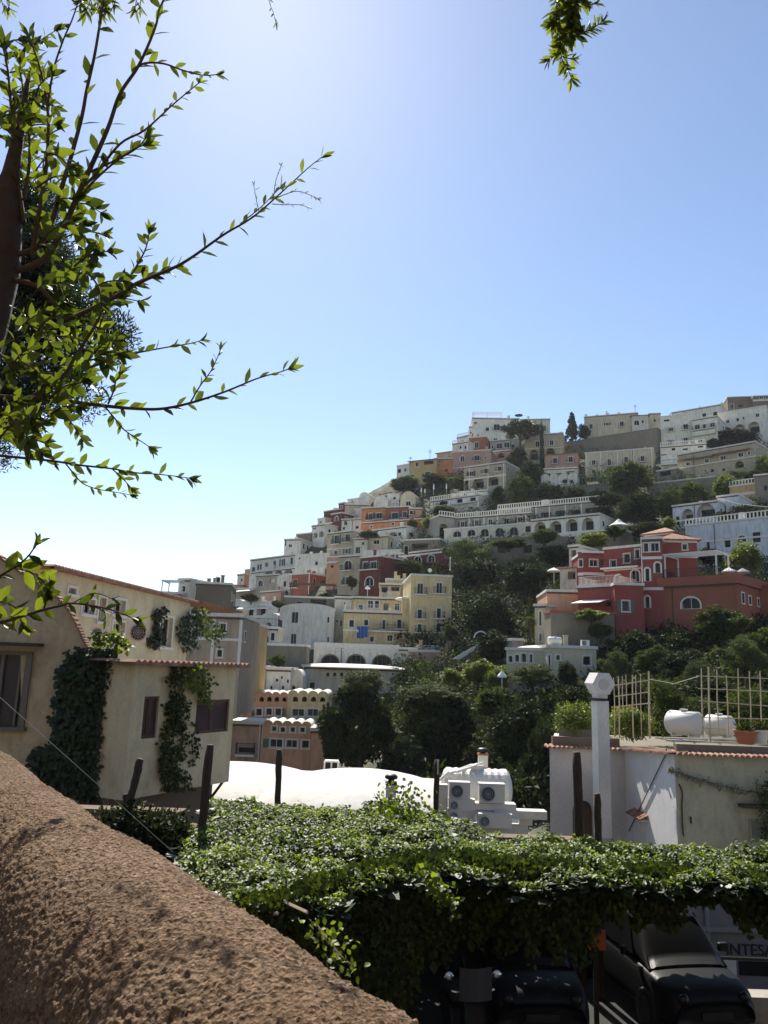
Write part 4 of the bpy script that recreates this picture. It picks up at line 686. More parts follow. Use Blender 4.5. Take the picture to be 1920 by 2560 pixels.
TR = [
 ('umbrella', 'pine', 1302, 1046, 1106, 98, 'umbrella pine with flat spreading crown on the hilltop', dict(ybase=1180, d=196)),
 ('cypress', 'pine', 1355, 1061, 1208, 13, 'single tall thin dark cypress beside the umbrella pine', dict(d=194)),
 ('fir', 'pine', 1430, 1036, 1098, 46, 'dark tiered fir on the ridge left of the cream house', dict(d=222)),
 ('leafy', 'dark', 1462, 1058, 1100, 40, 'dark bush tree on the ridge right of the fir', dict(d=222)),
 ('leafy', 'dark', 1292, 1122, 1182, 60, 'round dark tree directly under the umbrella pine trunk', {}),
 ('leafy', 'dark', 1328, 1150, 1222, 70, 'dark dense tree at the foot of the cypress', {}),
 ('leafy', 'mid', 1300, 1180, 1264, 84, 'sunny green round tree below the large beige villa', {}),
 ('leafy', 'dark', 1243, 1212, 1264, 46, 'small dark tree right of the white terraced villa', {}),
 ('leafy', 'dark', 1372, 1205, 1262, 80, 'dark tree mass on the terrace right of the sunny green tree', {}),
 ('leafy', 'dark', 1440, 1215, 1262, 80, 'dark clipped trees above the long hotel', {}),
 ('leafy', 'dark', 1500, 1222, 1262, 70, 'dark shrub tree above right end of the long hotel', {}),
 ('leafy', 'mid', 1010, 1190, 1230, 80, 'green shrub tree below the mustard house', {}),
 ('leafy', 'dark', 1090, 1180, 1222, 70, 'dark shrub tree below the peach orange house', {}),
 ('leafy', 'mid', 1150, 1184, 1228, 60, 'olive green shrub tree left of the large beige villa', {}),
 ('leafy', 'bright', 1076, 1288, 1328, 46, 'bright green small tree beside the orange houses', {}),
 ('leafy', 'mid', 1110, 1262, 1290, 80, 'low green shrub row above the long hotel left end', {}),
 ('leafy', 'mid', 1030, 1296, 1330, 34, 'mid green shrub by the salmon house end', {}),
 ('olive', 'olive', 1168, 1335, 1424, 128, 'big soft green olive tree below the hotel arches', {}),
 ('olive', 'olive', 1195, 1368, 1432, 110, 'pale olive tree overlapping the long maroon house', {}),
 ('leafy', 'mid', 1570, 1157, 1238, 128, 'wide flat topped green tree below the four door cream house', {}),
 ('leafy', 'dark', 1590, 1222, 1318, 118, 'large dark tree mass above the red villa roof', {}),
 ('leafy', 'dark', 1500, 1262, 1300, 60, 'dark tree at the right end of the hotel terrace', {}),
 ('leafy', 'mid', 1670, 1215, 1300, 80, 'green tree left of the arcaded loggia house', {}),
 ('leafy', 'mid', 1732, 1196, 1272, 90, 'broad green tree under the mossy terrace wall', {}),
 ('leafy', 'bright', 1812, 1186, 1246, 70, 'bright yellow green tree beside the ochre house', {}),
 ('leafy', 'bright', 1912, 1132, 1194, 50, 'bright yellow green tree at the right edge of the ridge', {}),
 ('palm', 'mid', 1845, 1160, 1206, 60, 'spiky palm in front of the broad beige house', dict()),
 ('leafy', 'mid', 1880, 1172, 1208, 50, 'small green tree right of the spiky palm', {}),
 ('leafy', 'dark', 1845, 1072, 1112, 110, 'long dark hedge tree under the three great arches', {}),
 ('leafy', 'dark', 1790, 1098, 1122, 60, 'low dark hedge left of the three great arches', {}),
 ('leafy', 'dark', 1868, 1258, 1316, 130, 'dark planting on the terrace of the bluish white house', {}),
 ('leafy', 'bright', 1862, 1352, 1442, 108, 'round golden green tree right of the red villa', dict(d=84)),
 ('leafy', 'dark', 1778, 1366, 1412, 72, 'dark shrub beside the bluish white house wall', dict(d=88)),
 ('leafy', 'dark', 1192, 1392, 1474, 140, 'broad dark tree behind the tall yellow house', dict(d=118)),
 ('leafy', 'dark', 1310, 1405, 1486, 126, 'dark tree in the ravine below the hotel garden', dict(d=112)),
 ('leafy', 'dark', 1216, 1468, 1606, 172, 'very large dark tree right of the tall yellow house', dict(d=98)),
 ('leafy', 'dark', 1246, 1570, 1662, 120, 'dark tree over the arched garden stair', dict(d=88)),
 ('leafy', 'mid', 1130, 1560, 1600, 50, 'small dark green tree at the foot of the yellow house', dict(d=100)),
 ('palm', 'mid', 1325, 1522, 1572, 46, 'palm with drooping yellowish fronds by the cream narrow house', dict(d=86)),
 ('leafy', 'bright', 1195, 1646, 1712, 90, 'sunlit broad leaved shrub above the big dark trees', dict(d=76)),
 ('leafy', 'bright', 1130, 1668, 1716, 60, 'yellow green shrub beside the peeling pink house', dict(d=80)),
 ('leafy', 'bright', 1245, 1660, 1730, 70, 'bright green shrub left of the olive over the arches', dict(d=74)),
 ('olive', 'olive', 1328, 1655, 1722, 150, 'grey green olive tree before the rounded arched wing', dict(d=68)),
 ('olive', 'olive', 1440, 1690, 1740, 90, 'thin olive tree before the cream flat-roofed house', dict(d=66)),
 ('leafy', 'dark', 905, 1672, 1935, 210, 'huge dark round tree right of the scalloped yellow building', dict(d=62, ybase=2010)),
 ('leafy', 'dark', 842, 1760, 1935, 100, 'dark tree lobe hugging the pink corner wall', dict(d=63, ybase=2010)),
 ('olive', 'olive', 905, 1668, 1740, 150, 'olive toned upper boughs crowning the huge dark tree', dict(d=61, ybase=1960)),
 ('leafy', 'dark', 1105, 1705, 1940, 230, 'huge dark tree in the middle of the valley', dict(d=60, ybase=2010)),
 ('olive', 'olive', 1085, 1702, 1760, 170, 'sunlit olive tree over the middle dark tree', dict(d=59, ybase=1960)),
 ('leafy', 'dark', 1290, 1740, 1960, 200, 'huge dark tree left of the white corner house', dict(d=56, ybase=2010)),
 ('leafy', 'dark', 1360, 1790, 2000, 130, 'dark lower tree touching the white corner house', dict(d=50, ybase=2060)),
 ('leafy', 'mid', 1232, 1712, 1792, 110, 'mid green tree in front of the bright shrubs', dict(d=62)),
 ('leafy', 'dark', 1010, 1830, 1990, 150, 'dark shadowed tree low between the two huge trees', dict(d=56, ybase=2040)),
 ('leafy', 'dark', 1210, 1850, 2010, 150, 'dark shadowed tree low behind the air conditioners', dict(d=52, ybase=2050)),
 ('leafy', 'dark', 1600, 1568, 1660, 150, 'dark tree below the lower front block of the red villa', dict(d=74)),
 ('leafy', 'dark', 1720, 1562, 1660, 160, 'dark tree below the half round window', dict(d=74)),
 ('leafy', 'mid', 1800, 1508, 1610, 150, 'broad green tree covering the terracotta wall', dict(d=72)),
 ('leafy', 'mid', 1895, 1560, 1700, 140, 'green tree at the right edge below the garden wall', dict(d=62)),
 ('olive', 'olive', 1862, 1580, 1690, 130, 'pale leaved tree at the right behind the cane trellis', dict(d=58)),
 ('leafy', 'mid', 1632, 1612, 1690, 100, 'green round tree right of the cream flat-roofed house', dict(d=64)),
 ('olive', 'olive', 1545, 1612, 1710, 90, 'grey leaved tree right beside the cream flat-roofed house', dict(d=66)),
 ('leafy', 'dark', 1700, 1620, 1720, 150, 'dark tree behind the left cane trellis', dict(d=60)),
 ('olive', 'olive', 1740, 1640, 1740, 90, 'pale sprayed foliage tree behind the water tanks', dict(d=56)),
 ('leafy', 'dark', 1560, 1690, 1790, 170, 'dark green tree behind the hexagonal chimney', dict(d=54)),
 ('leafy', 'dark', 1800, 1690, 1800, 220, 'dark tree filling the slope behind the water tanks', dict(d=52)),
 ('leafy', 'dark', 1440, 1740, 1850, 110, 'dark green tree left of the hexagonal chimney', dict(d=52, ybase=1960)),
 ('leafy', 'dark', 1420, 1650, 1720, 60, 'dark shrub at the foot of the cream house stair', dict(d=64)),
 ('leafy', 'mid', 1500, 1556, 1600, 80, 'leafy shrub over the stone wall below the red villa', dict(d=77)),
 ('leafy', 'bright', 1475, 1520, 1556, 90, 'bright leafy shrub row under the striped awnings', dict(d=78)),
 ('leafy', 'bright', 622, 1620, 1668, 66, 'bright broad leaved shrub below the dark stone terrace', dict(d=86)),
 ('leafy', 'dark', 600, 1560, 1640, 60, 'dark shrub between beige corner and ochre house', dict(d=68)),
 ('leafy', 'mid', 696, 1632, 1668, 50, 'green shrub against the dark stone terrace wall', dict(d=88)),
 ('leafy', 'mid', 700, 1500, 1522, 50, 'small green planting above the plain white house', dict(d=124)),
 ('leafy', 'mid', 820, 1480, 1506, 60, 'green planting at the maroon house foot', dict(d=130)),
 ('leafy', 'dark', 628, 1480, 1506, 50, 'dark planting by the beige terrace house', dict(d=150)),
 ('leafy', 'mid', 1025, 1395, 1432, 70, 'dark green shrub before the long maroon house', dict(d=140)),
 ('leafy', 'mid', 1360, 1320, 1360, 90, 'hanging greenery below the hotel oval holes', dict(d=120)),
 ('leafy', 'mid', 1270, 1345, 1372, 110, 'green creeper strip under the hotel arches', dict(d=124)),
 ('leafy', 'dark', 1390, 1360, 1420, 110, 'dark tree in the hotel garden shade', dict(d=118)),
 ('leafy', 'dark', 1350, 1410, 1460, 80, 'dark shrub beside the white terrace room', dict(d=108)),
 ('leafy', 'bright', 1480, 1330, 1372, 90, 'yellow green creeper above the red villa roof', dict(d=104)),
 ('leafy', 'mid', 1535, 1312, 1345, 60, 'green creeper by the white tent roof', dict(d=104)),
 ('leafy', 'dark', 1620, 1300, 1350, 100, 'dark shrub between red villa and loggia house', dict(d=104)),
 ('leafy', 'bright', 1668, 1290, 1330, 40, 'bright shrub at the foot of the loggia house', dict(d=104)),
 ('leafy', 'dark', 880, 1440, 1470, 40, 'dark small shrub under the maroon arched door', dict(d=128)),
 ('leafy', 'mid', 920, 1325, 1345, 60, 'green roof planting near the white awning house', dict(d=160)),
 ('leafy', 'mid', 1210, 1240, 1262, 60, 'green shrub strip over the white terraced villa', dict(d=176)),
 ('leafy', 'dark', 1520, 1235, 1266, 90, 'dark foliage under the wide flat topped tree', dict(d=140)),
]
for k, mt, cx, yt, yb, w_, lab, kw in TR:
    nm = {'umbrella': 'umbrella_pine', 'cypress': 'cypress', 'fir': 'fir_tree', 'palm': 'palm_tree', 'olive': 'olive_tree'}.get(k, 'tree')
    ct = 'tree'
    if 'shrub' in lab or 'hedge' in lab or 'planting' in lab or 'creeper' in lab or 'greenery' in lab: ct = 'shrub'; nm = 'shrub'
    tree(k, mt, cx, yt, yb, w_, lab, cat=ct, name=nm, **kw)
# ------------------------------------------------------------------ undergrowth over the hillside
def scrub():
    rs = np.random.RandomState(5); pts = []; szs = []
    while len(pts) < 9500:
        px = rs.uniform(960, 2000) if rs.rand() < .8 else rs.uniform(560, 960); py = rs.uniform(skyrow(px) + 20, 2000)
        d = T(px, py); pts.append(P(px, py, d) + np.array([0, 0, rs.uniform(-.6, .6)])); szs.append(rs.uniform(.6, 1.7))
    kp = [q for q in range(len(pts)) if pts[q][0] > pts[q][1] * .02]
    pts = np.array(pts)[kp]; szs = np.array(szs)[kp]; per = 24; idx = np.repeat(np.arange(len(pts)), per); n = len(idx)
    off = rnd3(n, rs) * rs.uniform(.2, 1, (n, 1)) ** .5; off[:, 2] = np.abs(off[:, 2])
    V, F = leafgeo(pts[idx] + off * szs[idx][:, None], rnd3(n, rs) + off, rnd3(n, rs) + [0, 0, .8], rs.uniform(.25, .6, n), rs.uniform(.12, .3, n), fold=.2)
    tag(npmesh('undergrowth', V, F, LM['dark']), 'dark scrubby undergrowth covering the slope between houses and trees', 'undergrowth', kind='stuff')
    sel = rs.permutation(len(pts))[:1500]; idx = np.repeat(sel, 20); n = len(idx); off = rnd3(n, rs) * rs.uniform(.2, 1, (n, 1)) ** .5; off[:, 2] = np.abs(off[:, 2]) + .3
    V, F = leafgeo(pts[idx] + off * szs[idx][:, None], rnd3(n, rs) + off, rnd3(n, rs) + [0, 0, .8], rs.uniform(.25, .55, n), rs.uniform(.12, .28, n), fold=.2)
    tag(npmesh('green_undergrowth', V, F, LM['mid']), 'lighter green creepers and low plants scattered over the terraced slope', 'undergrowth', kind='stuff')
scrub()
# ------------------------------------------------------------------ left cream houses
def world_prism_y(poly_px, d, back, name, mat, parent=None, org=(0, 0, 0)):
    pts = [P(x, y, d) for x, y in poly_px]; n = len(pts); org = np.array(org, float)
    vs = [p - org for p in pts] + [p + np.array([0, back, 0]) - org for p in pts]
    mb = MB(); mb.add(vs, [tuple(range(n)), tuple(range(n, 2 * n))[::-1]] + [(i, (i + 1) % n, n + (i + 1) % n, n + i) for i in range(n)])
    return mb.build(name, mat, parent)
near_wall = stucco('aged_cream_stucco', (.60, .48, .30), .6, .9, (.13, .10, .07), .7); near_wall2 = stucco('aged_pale_stucco', (.64, .54, .36), .4, .9, (.13, .11, .07), .7)
gorg = P(100, 2100, 20.7); gb = empty('house', gorg, 0, 'cream stucco house with curved gable and tall window at the left edge', 'house')
gd = 20.72
curve = [(-420, 1330), (-200, 1332), (-60, 1352), (0, 1395), (80, 1452), (140, 1490), (175, 1528), (200, 1575), (212, 1605), (226, 1630)]
# tall window opening cut by building the wall as pieces round it
wx0, wx1, wy0, wy1 = -60, 52, 1634, 1818
world_prism_y([(-420, 2400), (-420, 1330), (wx0, 1352), (wx0, 2400)], gd, .12, 'wall', near_wall, gb, gorg)
world_prism_y([(wx1, 2400), (wx1, 1432)] + curve[4:] + [(226, 2400)], gd, .12, 'wall', near_wall, gb, gorg)
world_prism_y([(wx0, wy0), (wx0, 1352), (0, 1395), (wx1, 1432), (wx1, wy0)], gd, .12, 'wall', near_wall, gb, gorg)
world_prism_y([(wx0, 2400), (wx0, wy1), (wx1, wy1), (wx1, 2400)], gd, .12, 'wall', near_wall, gb, gorg)
a = P(wx0, wy0, gd) - gorg; b = P(wx1, wy1, gd) - gorg
wm = MB(); zt_, zb_ = a[2], b[2]; xa, xb = a[0], b[0]
for q in ((xa - .1, xa + .03), (xb - .06, xb + .1)): wm.box(q[0], q[1], -.05, .14, zb_, zt_)
wm.box(xa - .1, xb + .1, -.05, .14, zt_, zt_ + .1); wm.box(xa - .14, xb + .16, -.16, .14, zb_ - .09, zb_)
wm.box((xa + xb) / 2 - .04, (xa + xb) / 2 + .04, .06, .14, zb_, zt_); wm.box(xb - .26, xb - .2, .08, .14, zb_, zt_)
gw = wm.build('window', plain('grey_brown_frame', (.17, .14, .11), .7), gb)
MB().box(xa + .03, xb - .06, .15, .17, zb_, zt_).build('pane', plain('dim_glass', (.05, .05, .055), .15), gw)
c0 = P(-70, 1584, gd) - gorg; c1 = P(112, 1606, gd) - gorg
MB().box(c0[0], c1[0], -.45, -.004, c0[2] - .28, c0[2] - .2).build('window_hood', plain('dark_lead', (.06, .04, .035), .7), gb)
rm = MB(); pts = [P(x, y, gd) - gorg for x, y in curve]
fine = []
for i in range(len(pts) - 1):
    for t in np.linspace(0, 1, 9)[:-1]: fine.append(pts[i] * (1 - t) + pts[i + 1] * t)
fine.append(pts[-1])
for i in range(len(fine) - 1):
    p, q = fine[i], fine[i + 1]; h = .06 if i % 2 else .1; rm.add([p + [0, -.16, 0], q + [0, -.16, 0], q + [0, -.16, h], p + [0, -.16, h + .0], p + [0, .12, 0], q + [0, .12, 0], q + [0, .12, h], p + [0, .12, h]], [(0, 1, 2, 3), (3, 2, 6, 7), (0, 4, 5, 1), (0, 3, 7, 4), (1, 5, 6, 2)])
rm.build('roof', M['tile'], gb)
bk = [P(x, y, gd) - gorg + [-3.2, .13, -.6] for x, y in [(-420, 2400)] + curve + [(226, 2400)]]; nb_ = len(bk)
MB().add(bk + [p + [0, 8, 0] for p in bk], [tuple(range(nb_)), tuple(range(nb_, 2 * nb_))[::-1]] + [(i, (i + 1) % nb_, nb_ + (i + 1) % nb_, nb_ + i) for i in range(nb_)]).build('rear_body', near_wall, gb)
C['nearcream'] = (.55, .50, .37); _sm[('nearcream', None)] = near_wall2
M['louvre'] = plain('louvre_shutter', (.085, .045, .038), .6, var=.3)
ax = house('F', 910, 752, 1582, 832, 1640, 'nearcream', 'cream stucco annex with brown shutters and tiled eave jutting over the garden', [('s', 1006, 1160, 100, 280), ('s', 1420, 1152, 220, 220)], d=(20.0, 23.7), L=4.2, roof='tile', base=0., shut='louvre', pitch=.0)
W_ = HOUSES[-1][1]
for ch in [c for c in ax.children if c.name.startswith('window')]:      # slats on the near shutters
    for sh in ch.children:
        xs = [v.co for v in sh.data.vertices]; u0 = min(v.x for v in xs); u1 = max(v.x for v in xs); z0 = min(v.z for v in xs); z1 = max(v.z for v in xs)
        mb = MB(); um = (u0 + u1) / 2
        for (p, q) in ((u0, um - .01), (um + .01, u1)):
            mb.box(p, p + .05, .06, .099, z0, z1); mb.box(q - .05, q, .06, .099, z0, z1); mb.box(p + .05, q - .05, .06, .099, z1 - .07, z1); mb.box(p + .05, q - .05, .06, .099, z0, z0 + .07)
            n = int((z1 - z0 - .14) / .06)
            for k in range(n):
                z = z0 + .07 + k * .06; mb.add([(p + .05, .065, z), (q - .05, .065, z), (q - .05, .098, z + .045), (p + .05, .098, z + .045)], [(0, 1, 2, 3)])
        mb.build('louvre_slats', M['louvre'], sh)
MB().box(.05, W_ - .1, .5, 4.1, -6, -.003).build('plinth', S('brown'), ax)
MB().tube([(W_ - .15, .1, -.01), (W_ - .15, .9, -1.0)], .04, 6).build('brace', M['wood'], ax)
MB().box(W_ * .42, W_ * .455, -.12, -.004, 3.0, 3.2).build('wall_lamp', M['plastic'], ax)
rowb = house('F', 338, 150, 1275, 382, 720, 'nearcream', 'long cream row house with red tiled eave behind the left annex', [('w', 480, 316, 50, 40), ('w', 590, 420, 80, 100), ('w', 680, 440, 44, 160), ('w', 795, 425, 80, 100), ('w', 792, 565, 80, 84), ('w', 1108, 590, 80, 200)], d=(24.104, 36.206), L=8, roof='tile', base=8., trim='trim', pitch=.0, lim=86)
rh_ = HOUSES[-1]; ue_ = float(np.dot(rh_[5], P(591.2, 1531.2, 43.25)[:2] - rh_[4][:2])); em = MB()
for k in range(int((ue_ - rh_[1]) / .2)): u_ = rh_[1] + .32 + k * .2; em.box(u_, u_ + .17, -.3, 1.2, rh_[3] - .02, rh_[3] + .06 + .03 * (k % 2))
em.build('eave', M['tile'], rowb)
# air conditioners
def aircon(c, rz, w, h, dp, label, group=None, grill=(.0, .0)):
    e = empty('air_conditioner', c, rz, label, 'air conditioner', group)
    r = h * .40; cx = -w / 2 + h * .5
    mb = MB(); mb.box(-w / 2, w / 2, 0, dp, 0, h); mb.box(-w / 2 - .01, w / 2 + .01, -.015, dp + .01, h + .001, h + .03); mb.build('casing', M['plastic'], e)
    MB().lathe([(r, 0), (r, .03), (r * .99, .03)], (cx, -.032, h / 2), 24, axis=1).build('fan_opening', M['dark'], e)
    g = MB(); n = 24
    for q in (.35, .62, .9, 1.02):
        pts = [(cx + r * q * math.cos(2 * math.pi * k / n), -.045, h / 2 + r * q * math.sin(2 * math.pi * k / n)) for k in range(n + 1)]; g.tube(pts, .006 if q < 1 else .012, 4, cap=False)
    for k in range(12):
        an = math.pi * k / 6; g.tube([(cx, -.045, h / 2), (cx + r * math.cos(an), -.045, h / 2 + r * math.sin(an))], .004, 4)
    g.build('fan_guard', M['steel'], e)
    return e
def ac_at(px0, py0, px1, py1, d, rz, label, group=None, dp=.32):
    a = P(px0, py1, d); b = P(px1, py1, d); t = P(px0, py0, d); c = (a + b) / 2
    return aircon(c, rz, (b[0] - a[0]), t[2] - a[2], dp, label, group)
x, y = fp('F', 905, 660); ac_at(318, 1556, 364, 1606, 24.2, math.radians(30), 'white air conditioner with oval fan on the left annex roof')
ac_at(225, 1568, 256, 1600, 24.5, math.radians(20), 'small white air conditioner partly behind the curved gable')
ac_at(272, 1584, 312, 1604, 24.6, math.radians(20), 'low white air conditioner left of the big fan unit on the annex')
# ------------------------------------------------------------------ ivy on the left walls
def inpoly(x, y, poly):
    c = False; j = len(poly) - 1
    for i in range(len(poly)):
        if (poly[i][1] > y) != (poly[j][1] > y) and x < (poly[j][0] - poly[i][0]) * (y - poly[i][1]) / (poly[j][1] - poly[i][1] + 1e-9) + poly[i][0]: c = not c
        j = i
    return c
def ivy_patch(fr, poly, plane, n, size, mat, label, out=.12, seed=1, hang=.6, holes=0., name='wall_ivy', cat='climbing plant'):
    """poly in photo frame; plane = function(px,py)->world point; nrm = outward"""
    rs = np.random.RandomState(seed); pp = [fp(fr, *p) for p in poly]; xs = [p[0] for p in pp]; ys = [p[1] for p in pp]; pts = []; nr = []
    tries = 0
    while len(pts) < n and tries < n * 30:
        tries += 1; x = rs.uniform(min(xs), max(xs)); y = rs.uniform(min(ys), max(ys))
        jx = (vnoise(x / 16., y / 16., 0., 9) - .5) * 34
        if not inpoly(x + jx, y, pp): continue
        if holes and vnoise(np.float64(x / 14.), np.float64(y / 14.), 0., seed) < holes: continue
        p, nn = plane(x, y); pts.append(p + nn * rs.uniform(.01, out)); nr.append(nn)
    pts = np.array(pts); nr = np.array(nr); n = len(pts)
    D = rnd3(n, rs) * .7 + np.array([0, 0, -hang]) + nr * .25; NN = nr + rnd3(n, rs) * .55 + np.array([0, 0, .3])
    V, F = leafgeo(pts, D, NN, rs.uniform(.7, 1.35, n) * size, rs.uniform(.7, 1.2, n) * size * .9, fold=.12, shape='l', curl=.15)
    o = npmesh(name, V, F, LM[mat], loc=pts.mean(0)); tag(o, label, cat); return o
def gplane(x, y): return P(x, y, gd), np.array([0, -1., 0])
_, _, _, _, aA, aU = HOUSES[[h[0] for h in HOUSES].index(ax)]
def hplane(h):
    aa, uu = h[4], h[5]; vv = np.array([-uu[1], uu[0]])
    def f(x, y):
        v = ray(x, y); t = vv.dot(aa[:2] - EYE[:2]) / vv.dot(v[:2]); return EYE + v * t, np.array([-vv[0], -vv[1], 0])
    return f
axh = HOUSES[[h[0] for h in HOUSES].index(ax)]; rwh = HOUSES[[h[0] for h in HOUSES].index(rowb)]
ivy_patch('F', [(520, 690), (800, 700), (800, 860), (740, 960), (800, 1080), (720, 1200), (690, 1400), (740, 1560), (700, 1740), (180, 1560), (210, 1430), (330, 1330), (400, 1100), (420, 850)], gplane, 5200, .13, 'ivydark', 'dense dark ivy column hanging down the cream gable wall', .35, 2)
ivy_patch('F', [(1120, 830), (1190, 800), (1210, 1100), (1180, 1300), (1170, 1650), (1060, 1640), (1050, 1380), (1110, 1100)], hplane(axh), 900, .10, 'ivyshade', 'dark ivy stem mass between the two shutters of the annex', .2, 3)
ivy_patch('F', [(1180, 980), (1280, 1060), (1330, 1300), (1310, 1500), (1290, 1640), (1150, 1640), (1170, 1300)], hplane(axh), 420, .095, 'ivyshade', 'sparse trailing ivy tendrils beside the dark ivy stem on the annex', .1, 4, holes=.42)
ivy_patch('F', [(1170, 790), (1330, 790), (1350, 900), (1380, 1060), (1370, 1110), (1290, 1010), (1210, 960), (1170, 860)], hplane(axh), 300, .12, 'ivy', 'bright backlit ivy spray hanging from the annex eave', .4, 5)
def roofpl(x, y): return P(x, y, 20.6), np.array([0, -.6, .8])
ivy_patch('F', [(600, 690), (640, 640), (780, 630), (880, 700), (860, 730), (620, 730)], roofpl, 240, .13, 'ivy', 'bright ivy tuft on top of the dark ivy column', .3, 6, hang=.1)
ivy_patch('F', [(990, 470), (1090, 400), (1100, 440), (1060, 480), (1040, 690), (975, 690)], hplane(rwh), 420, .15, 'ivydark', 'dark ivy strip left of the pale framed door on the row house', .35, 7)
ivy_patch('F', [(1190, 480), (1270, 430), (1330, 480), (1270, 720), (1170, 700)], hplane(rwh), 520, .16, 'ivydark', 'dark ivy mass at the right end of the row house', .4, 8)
ivy_patch('F', [(1260, 420), (1330, 430), (1420, 520), (1470, 580), (1430, 690), (1360, 640), (1290, 540)], hplane(rwh), 330, .17, 'ivy', 'bright leafy ivy spray climbing at the corner of the row house', .5, 9, hang=.2)
# ------------------------------------------------------------------ domed white building
white_roof = stucco('white_limewash', (.60, .59, .56), .4, .5, (.42, .40, .36), .8)
p0 = PZ(380, 1984, 1.4); p1 = PZ(684, 2003, 1.4); p2 = PZ(1078, 2034, 1.4)
dorg = np.array([-3, 24, -4.]); db = empty('domed_building', dorg, 0, 'low white building with two shallow domes beyond the ivy roof', 'building')
uu = unit((p2 - p0)[None])[0]; vv = np.array([-uu[1], uu[0], 0.])
q0, q1 = p0, p2 + uu * .2; q2, q3 = q1 + vv * 11, q0 + vv * 11
def quadprism(poly, z0, z1, org):
    n = len(poly); vs = [(p[0] - org[0], p[1] - org[1], z0 - org[2]) for p in poly] + [(p[0] - org[0], p[1] - org[1], z1 - org[2]) for p in poly]
    return MB().add(vs, [tuple(range(n))[::-1], tuple(range(n, 2 * n))] + [(i, (i + 1) % n, n + (i + 1) % n, n + i) for i in range(n)])
quadprism([q0, q1, q2, q3], -6, .95, dorg).build('wall', S('offw'), db)
quadprism([q0 - vv * .15, q1 - vv * .15, q1 + vv * .3, q0 + vv * .3], .953, 1.4, dorg).build('parapet', white_roof, db)
def capdome(cx, cy, zb, h, rx, ry, nm):
    V = []; F = []; n = 40; mrings = 12
    for i in range(mrings + 1):
        t = i / mrings * math.pi / 2; rr = math.cos(t); zz = math.sin(t)
        for k in range(n):
            a_ = 2 * math.pi * k / n; V.append((cx + rx * rr * math.cos(a_), cy + ry * rr * math.sin(a_), zb + h * zz))
    for i in range(mrings):
        for k in range(n): F.append((i * n + k, i * n + (k + 1) % n, (i + 1) * n + (k + 1) % n, (i + 1) * n + k))
    mb = MB(); mb.add([(v[0] - dorg[0], v[1] - dorg[1], v[2] - dorg[2]) for v in V], F); return mb.build(nm, white_roof, db, smooth=True)
capdome(-.5, 27.4, .9, 1.26, 3.7, 4.4, 'dome'); capdome(-5.3, 29.5, .9, 1.08, 4.0, 4.4, 'dome'); capdome(-9.6, 29.5, .9, .9, 3.0, 4.2, 'dome'); pass
c = P(827, 1940, 31); vb = MB(); hw = .26
for sx in (-1, 1): vb.box(sx * hw - .03, sx * hw + .03, -.03, .4, -.6, .5)
vb.box(-hw, hw, -.03, .4, .501, .56); vb.box(-hw + .03, hw - .03, .0, .4, -.6, -.1)
e = empty('vent_stack', c, 0, 'small white louvred vent standing between the two domes', 'vent'); vb.build('casing', M['plastic'], e); MB().box(-hw + .03, hw - .03, .1, .12, -.099, .5).build('louvre', M['dark'], e); MB().box(-.03, .03, .05, .09, -.099, .5).build('slat', M['plastic'], e)
def flue(px, ytop, ybot, d, label, w=.15, red=False):
    b_ = P(px, ybot, d); t_ = P(px, ytop, d); h = t_[2] - b_[2]; e = empty('chimney', b_, 0, label, 'chimney')
    MB().box(-w, w, -w, w, 0, h * .68).build('stack', M['coping'] if not red else M['plastic'], e)
    MB().box(-w * 1.15, w * 1.15, -w * 1.15, w * 1.15, h * .681, h * .76).build('cap', M['pot'] if red else M['iron'], e)
    MB().lathe([(w * .6, h * .76), (w * .6, h * .82), (w * 1.25, h * .86), (w * 1.3, h * .92), (w * .9, h * .98), (.02, h)], (0, 0, 0), 14).build('cowl', M['iron'], e, smooth=True)
    if red: MB().box(-w * 1.2, w * 1.2, -w * 1.2, w * 1.2, 0, h * .18).build('base', M['pot'], e)
flue(976, 1934, 2018, 22.4, 'white chimney with black ball cowl on the dome roof parapet', .14)
flue(1207, 1869, 1928, 27.0, 'small chimney with metal cowl and red base behind the white tank', .15, True)
# roof terrace with white tank and air conditioners
s0 = P(1085, 2056, 23.4); s1 = P(1372, 2090, 23.4)
terr = empty('roof_terrace', s0, 0, 'white service terrace with raised ledge carrying the air conditioners', 'terrace')
MB().box(0, 2.7, .0, 3.6, -7, 0).build('slab', white_roof, terr)
pe = MB(); za = P(1120, 1950, 23.4)[2] - s0[2]
pe.box(.1, .38, .0, .3, .003, P(1110, 1962, 23.4)[2] - s0[2]); pe.build('pier', M['coping'], terr)
l0 = P(1273, 2032, 23.2) - s0; l1 = P(1370, 2050, 23.2) - s0
MB().box(l0[0] - .4, l1[0], -.1, .35, l1[2] - .02, l1[2] + .2).build('ledge', M['coping'], terr)
MB().box(l0[0] + .35, l0[0] + .7, 0, .3, .003, l1[2] - .023).build('pier', M['coping'], terr)
f0 = P(1122, 2026, 23.3) - s0; MB().box(f0[0], f0[0] + 1.95, -.05, .4, f0[2] - .05, f0[2]).build('shelf', M['coping'], terr)
f1 = P(1122, 2002, 23.3) - s0; MB().box(f1[0] + .75, f1[0] + 1.95, -.03, .4, f1[2] - .24, f1[2] - .05).build('shelf', M['coping'], terr)
ac_at(1123, 1958, 1175, 1998, 23.4, 0, 'upper left air conditioner on the white pier beside tank')
ac_at(1198, 1962, 1262, 2008, 23.3, 0, 'upper right air conditioner with large grey fan below tank')
ac_at(1123, 2001, 1187, 2026, 23.35, 0, 'squat air conditioner under the upper left unit')
ac_at(1123, 2028, 1187, 2052, 23.3, 0, 'lowest left air conditioner just above the ivy')
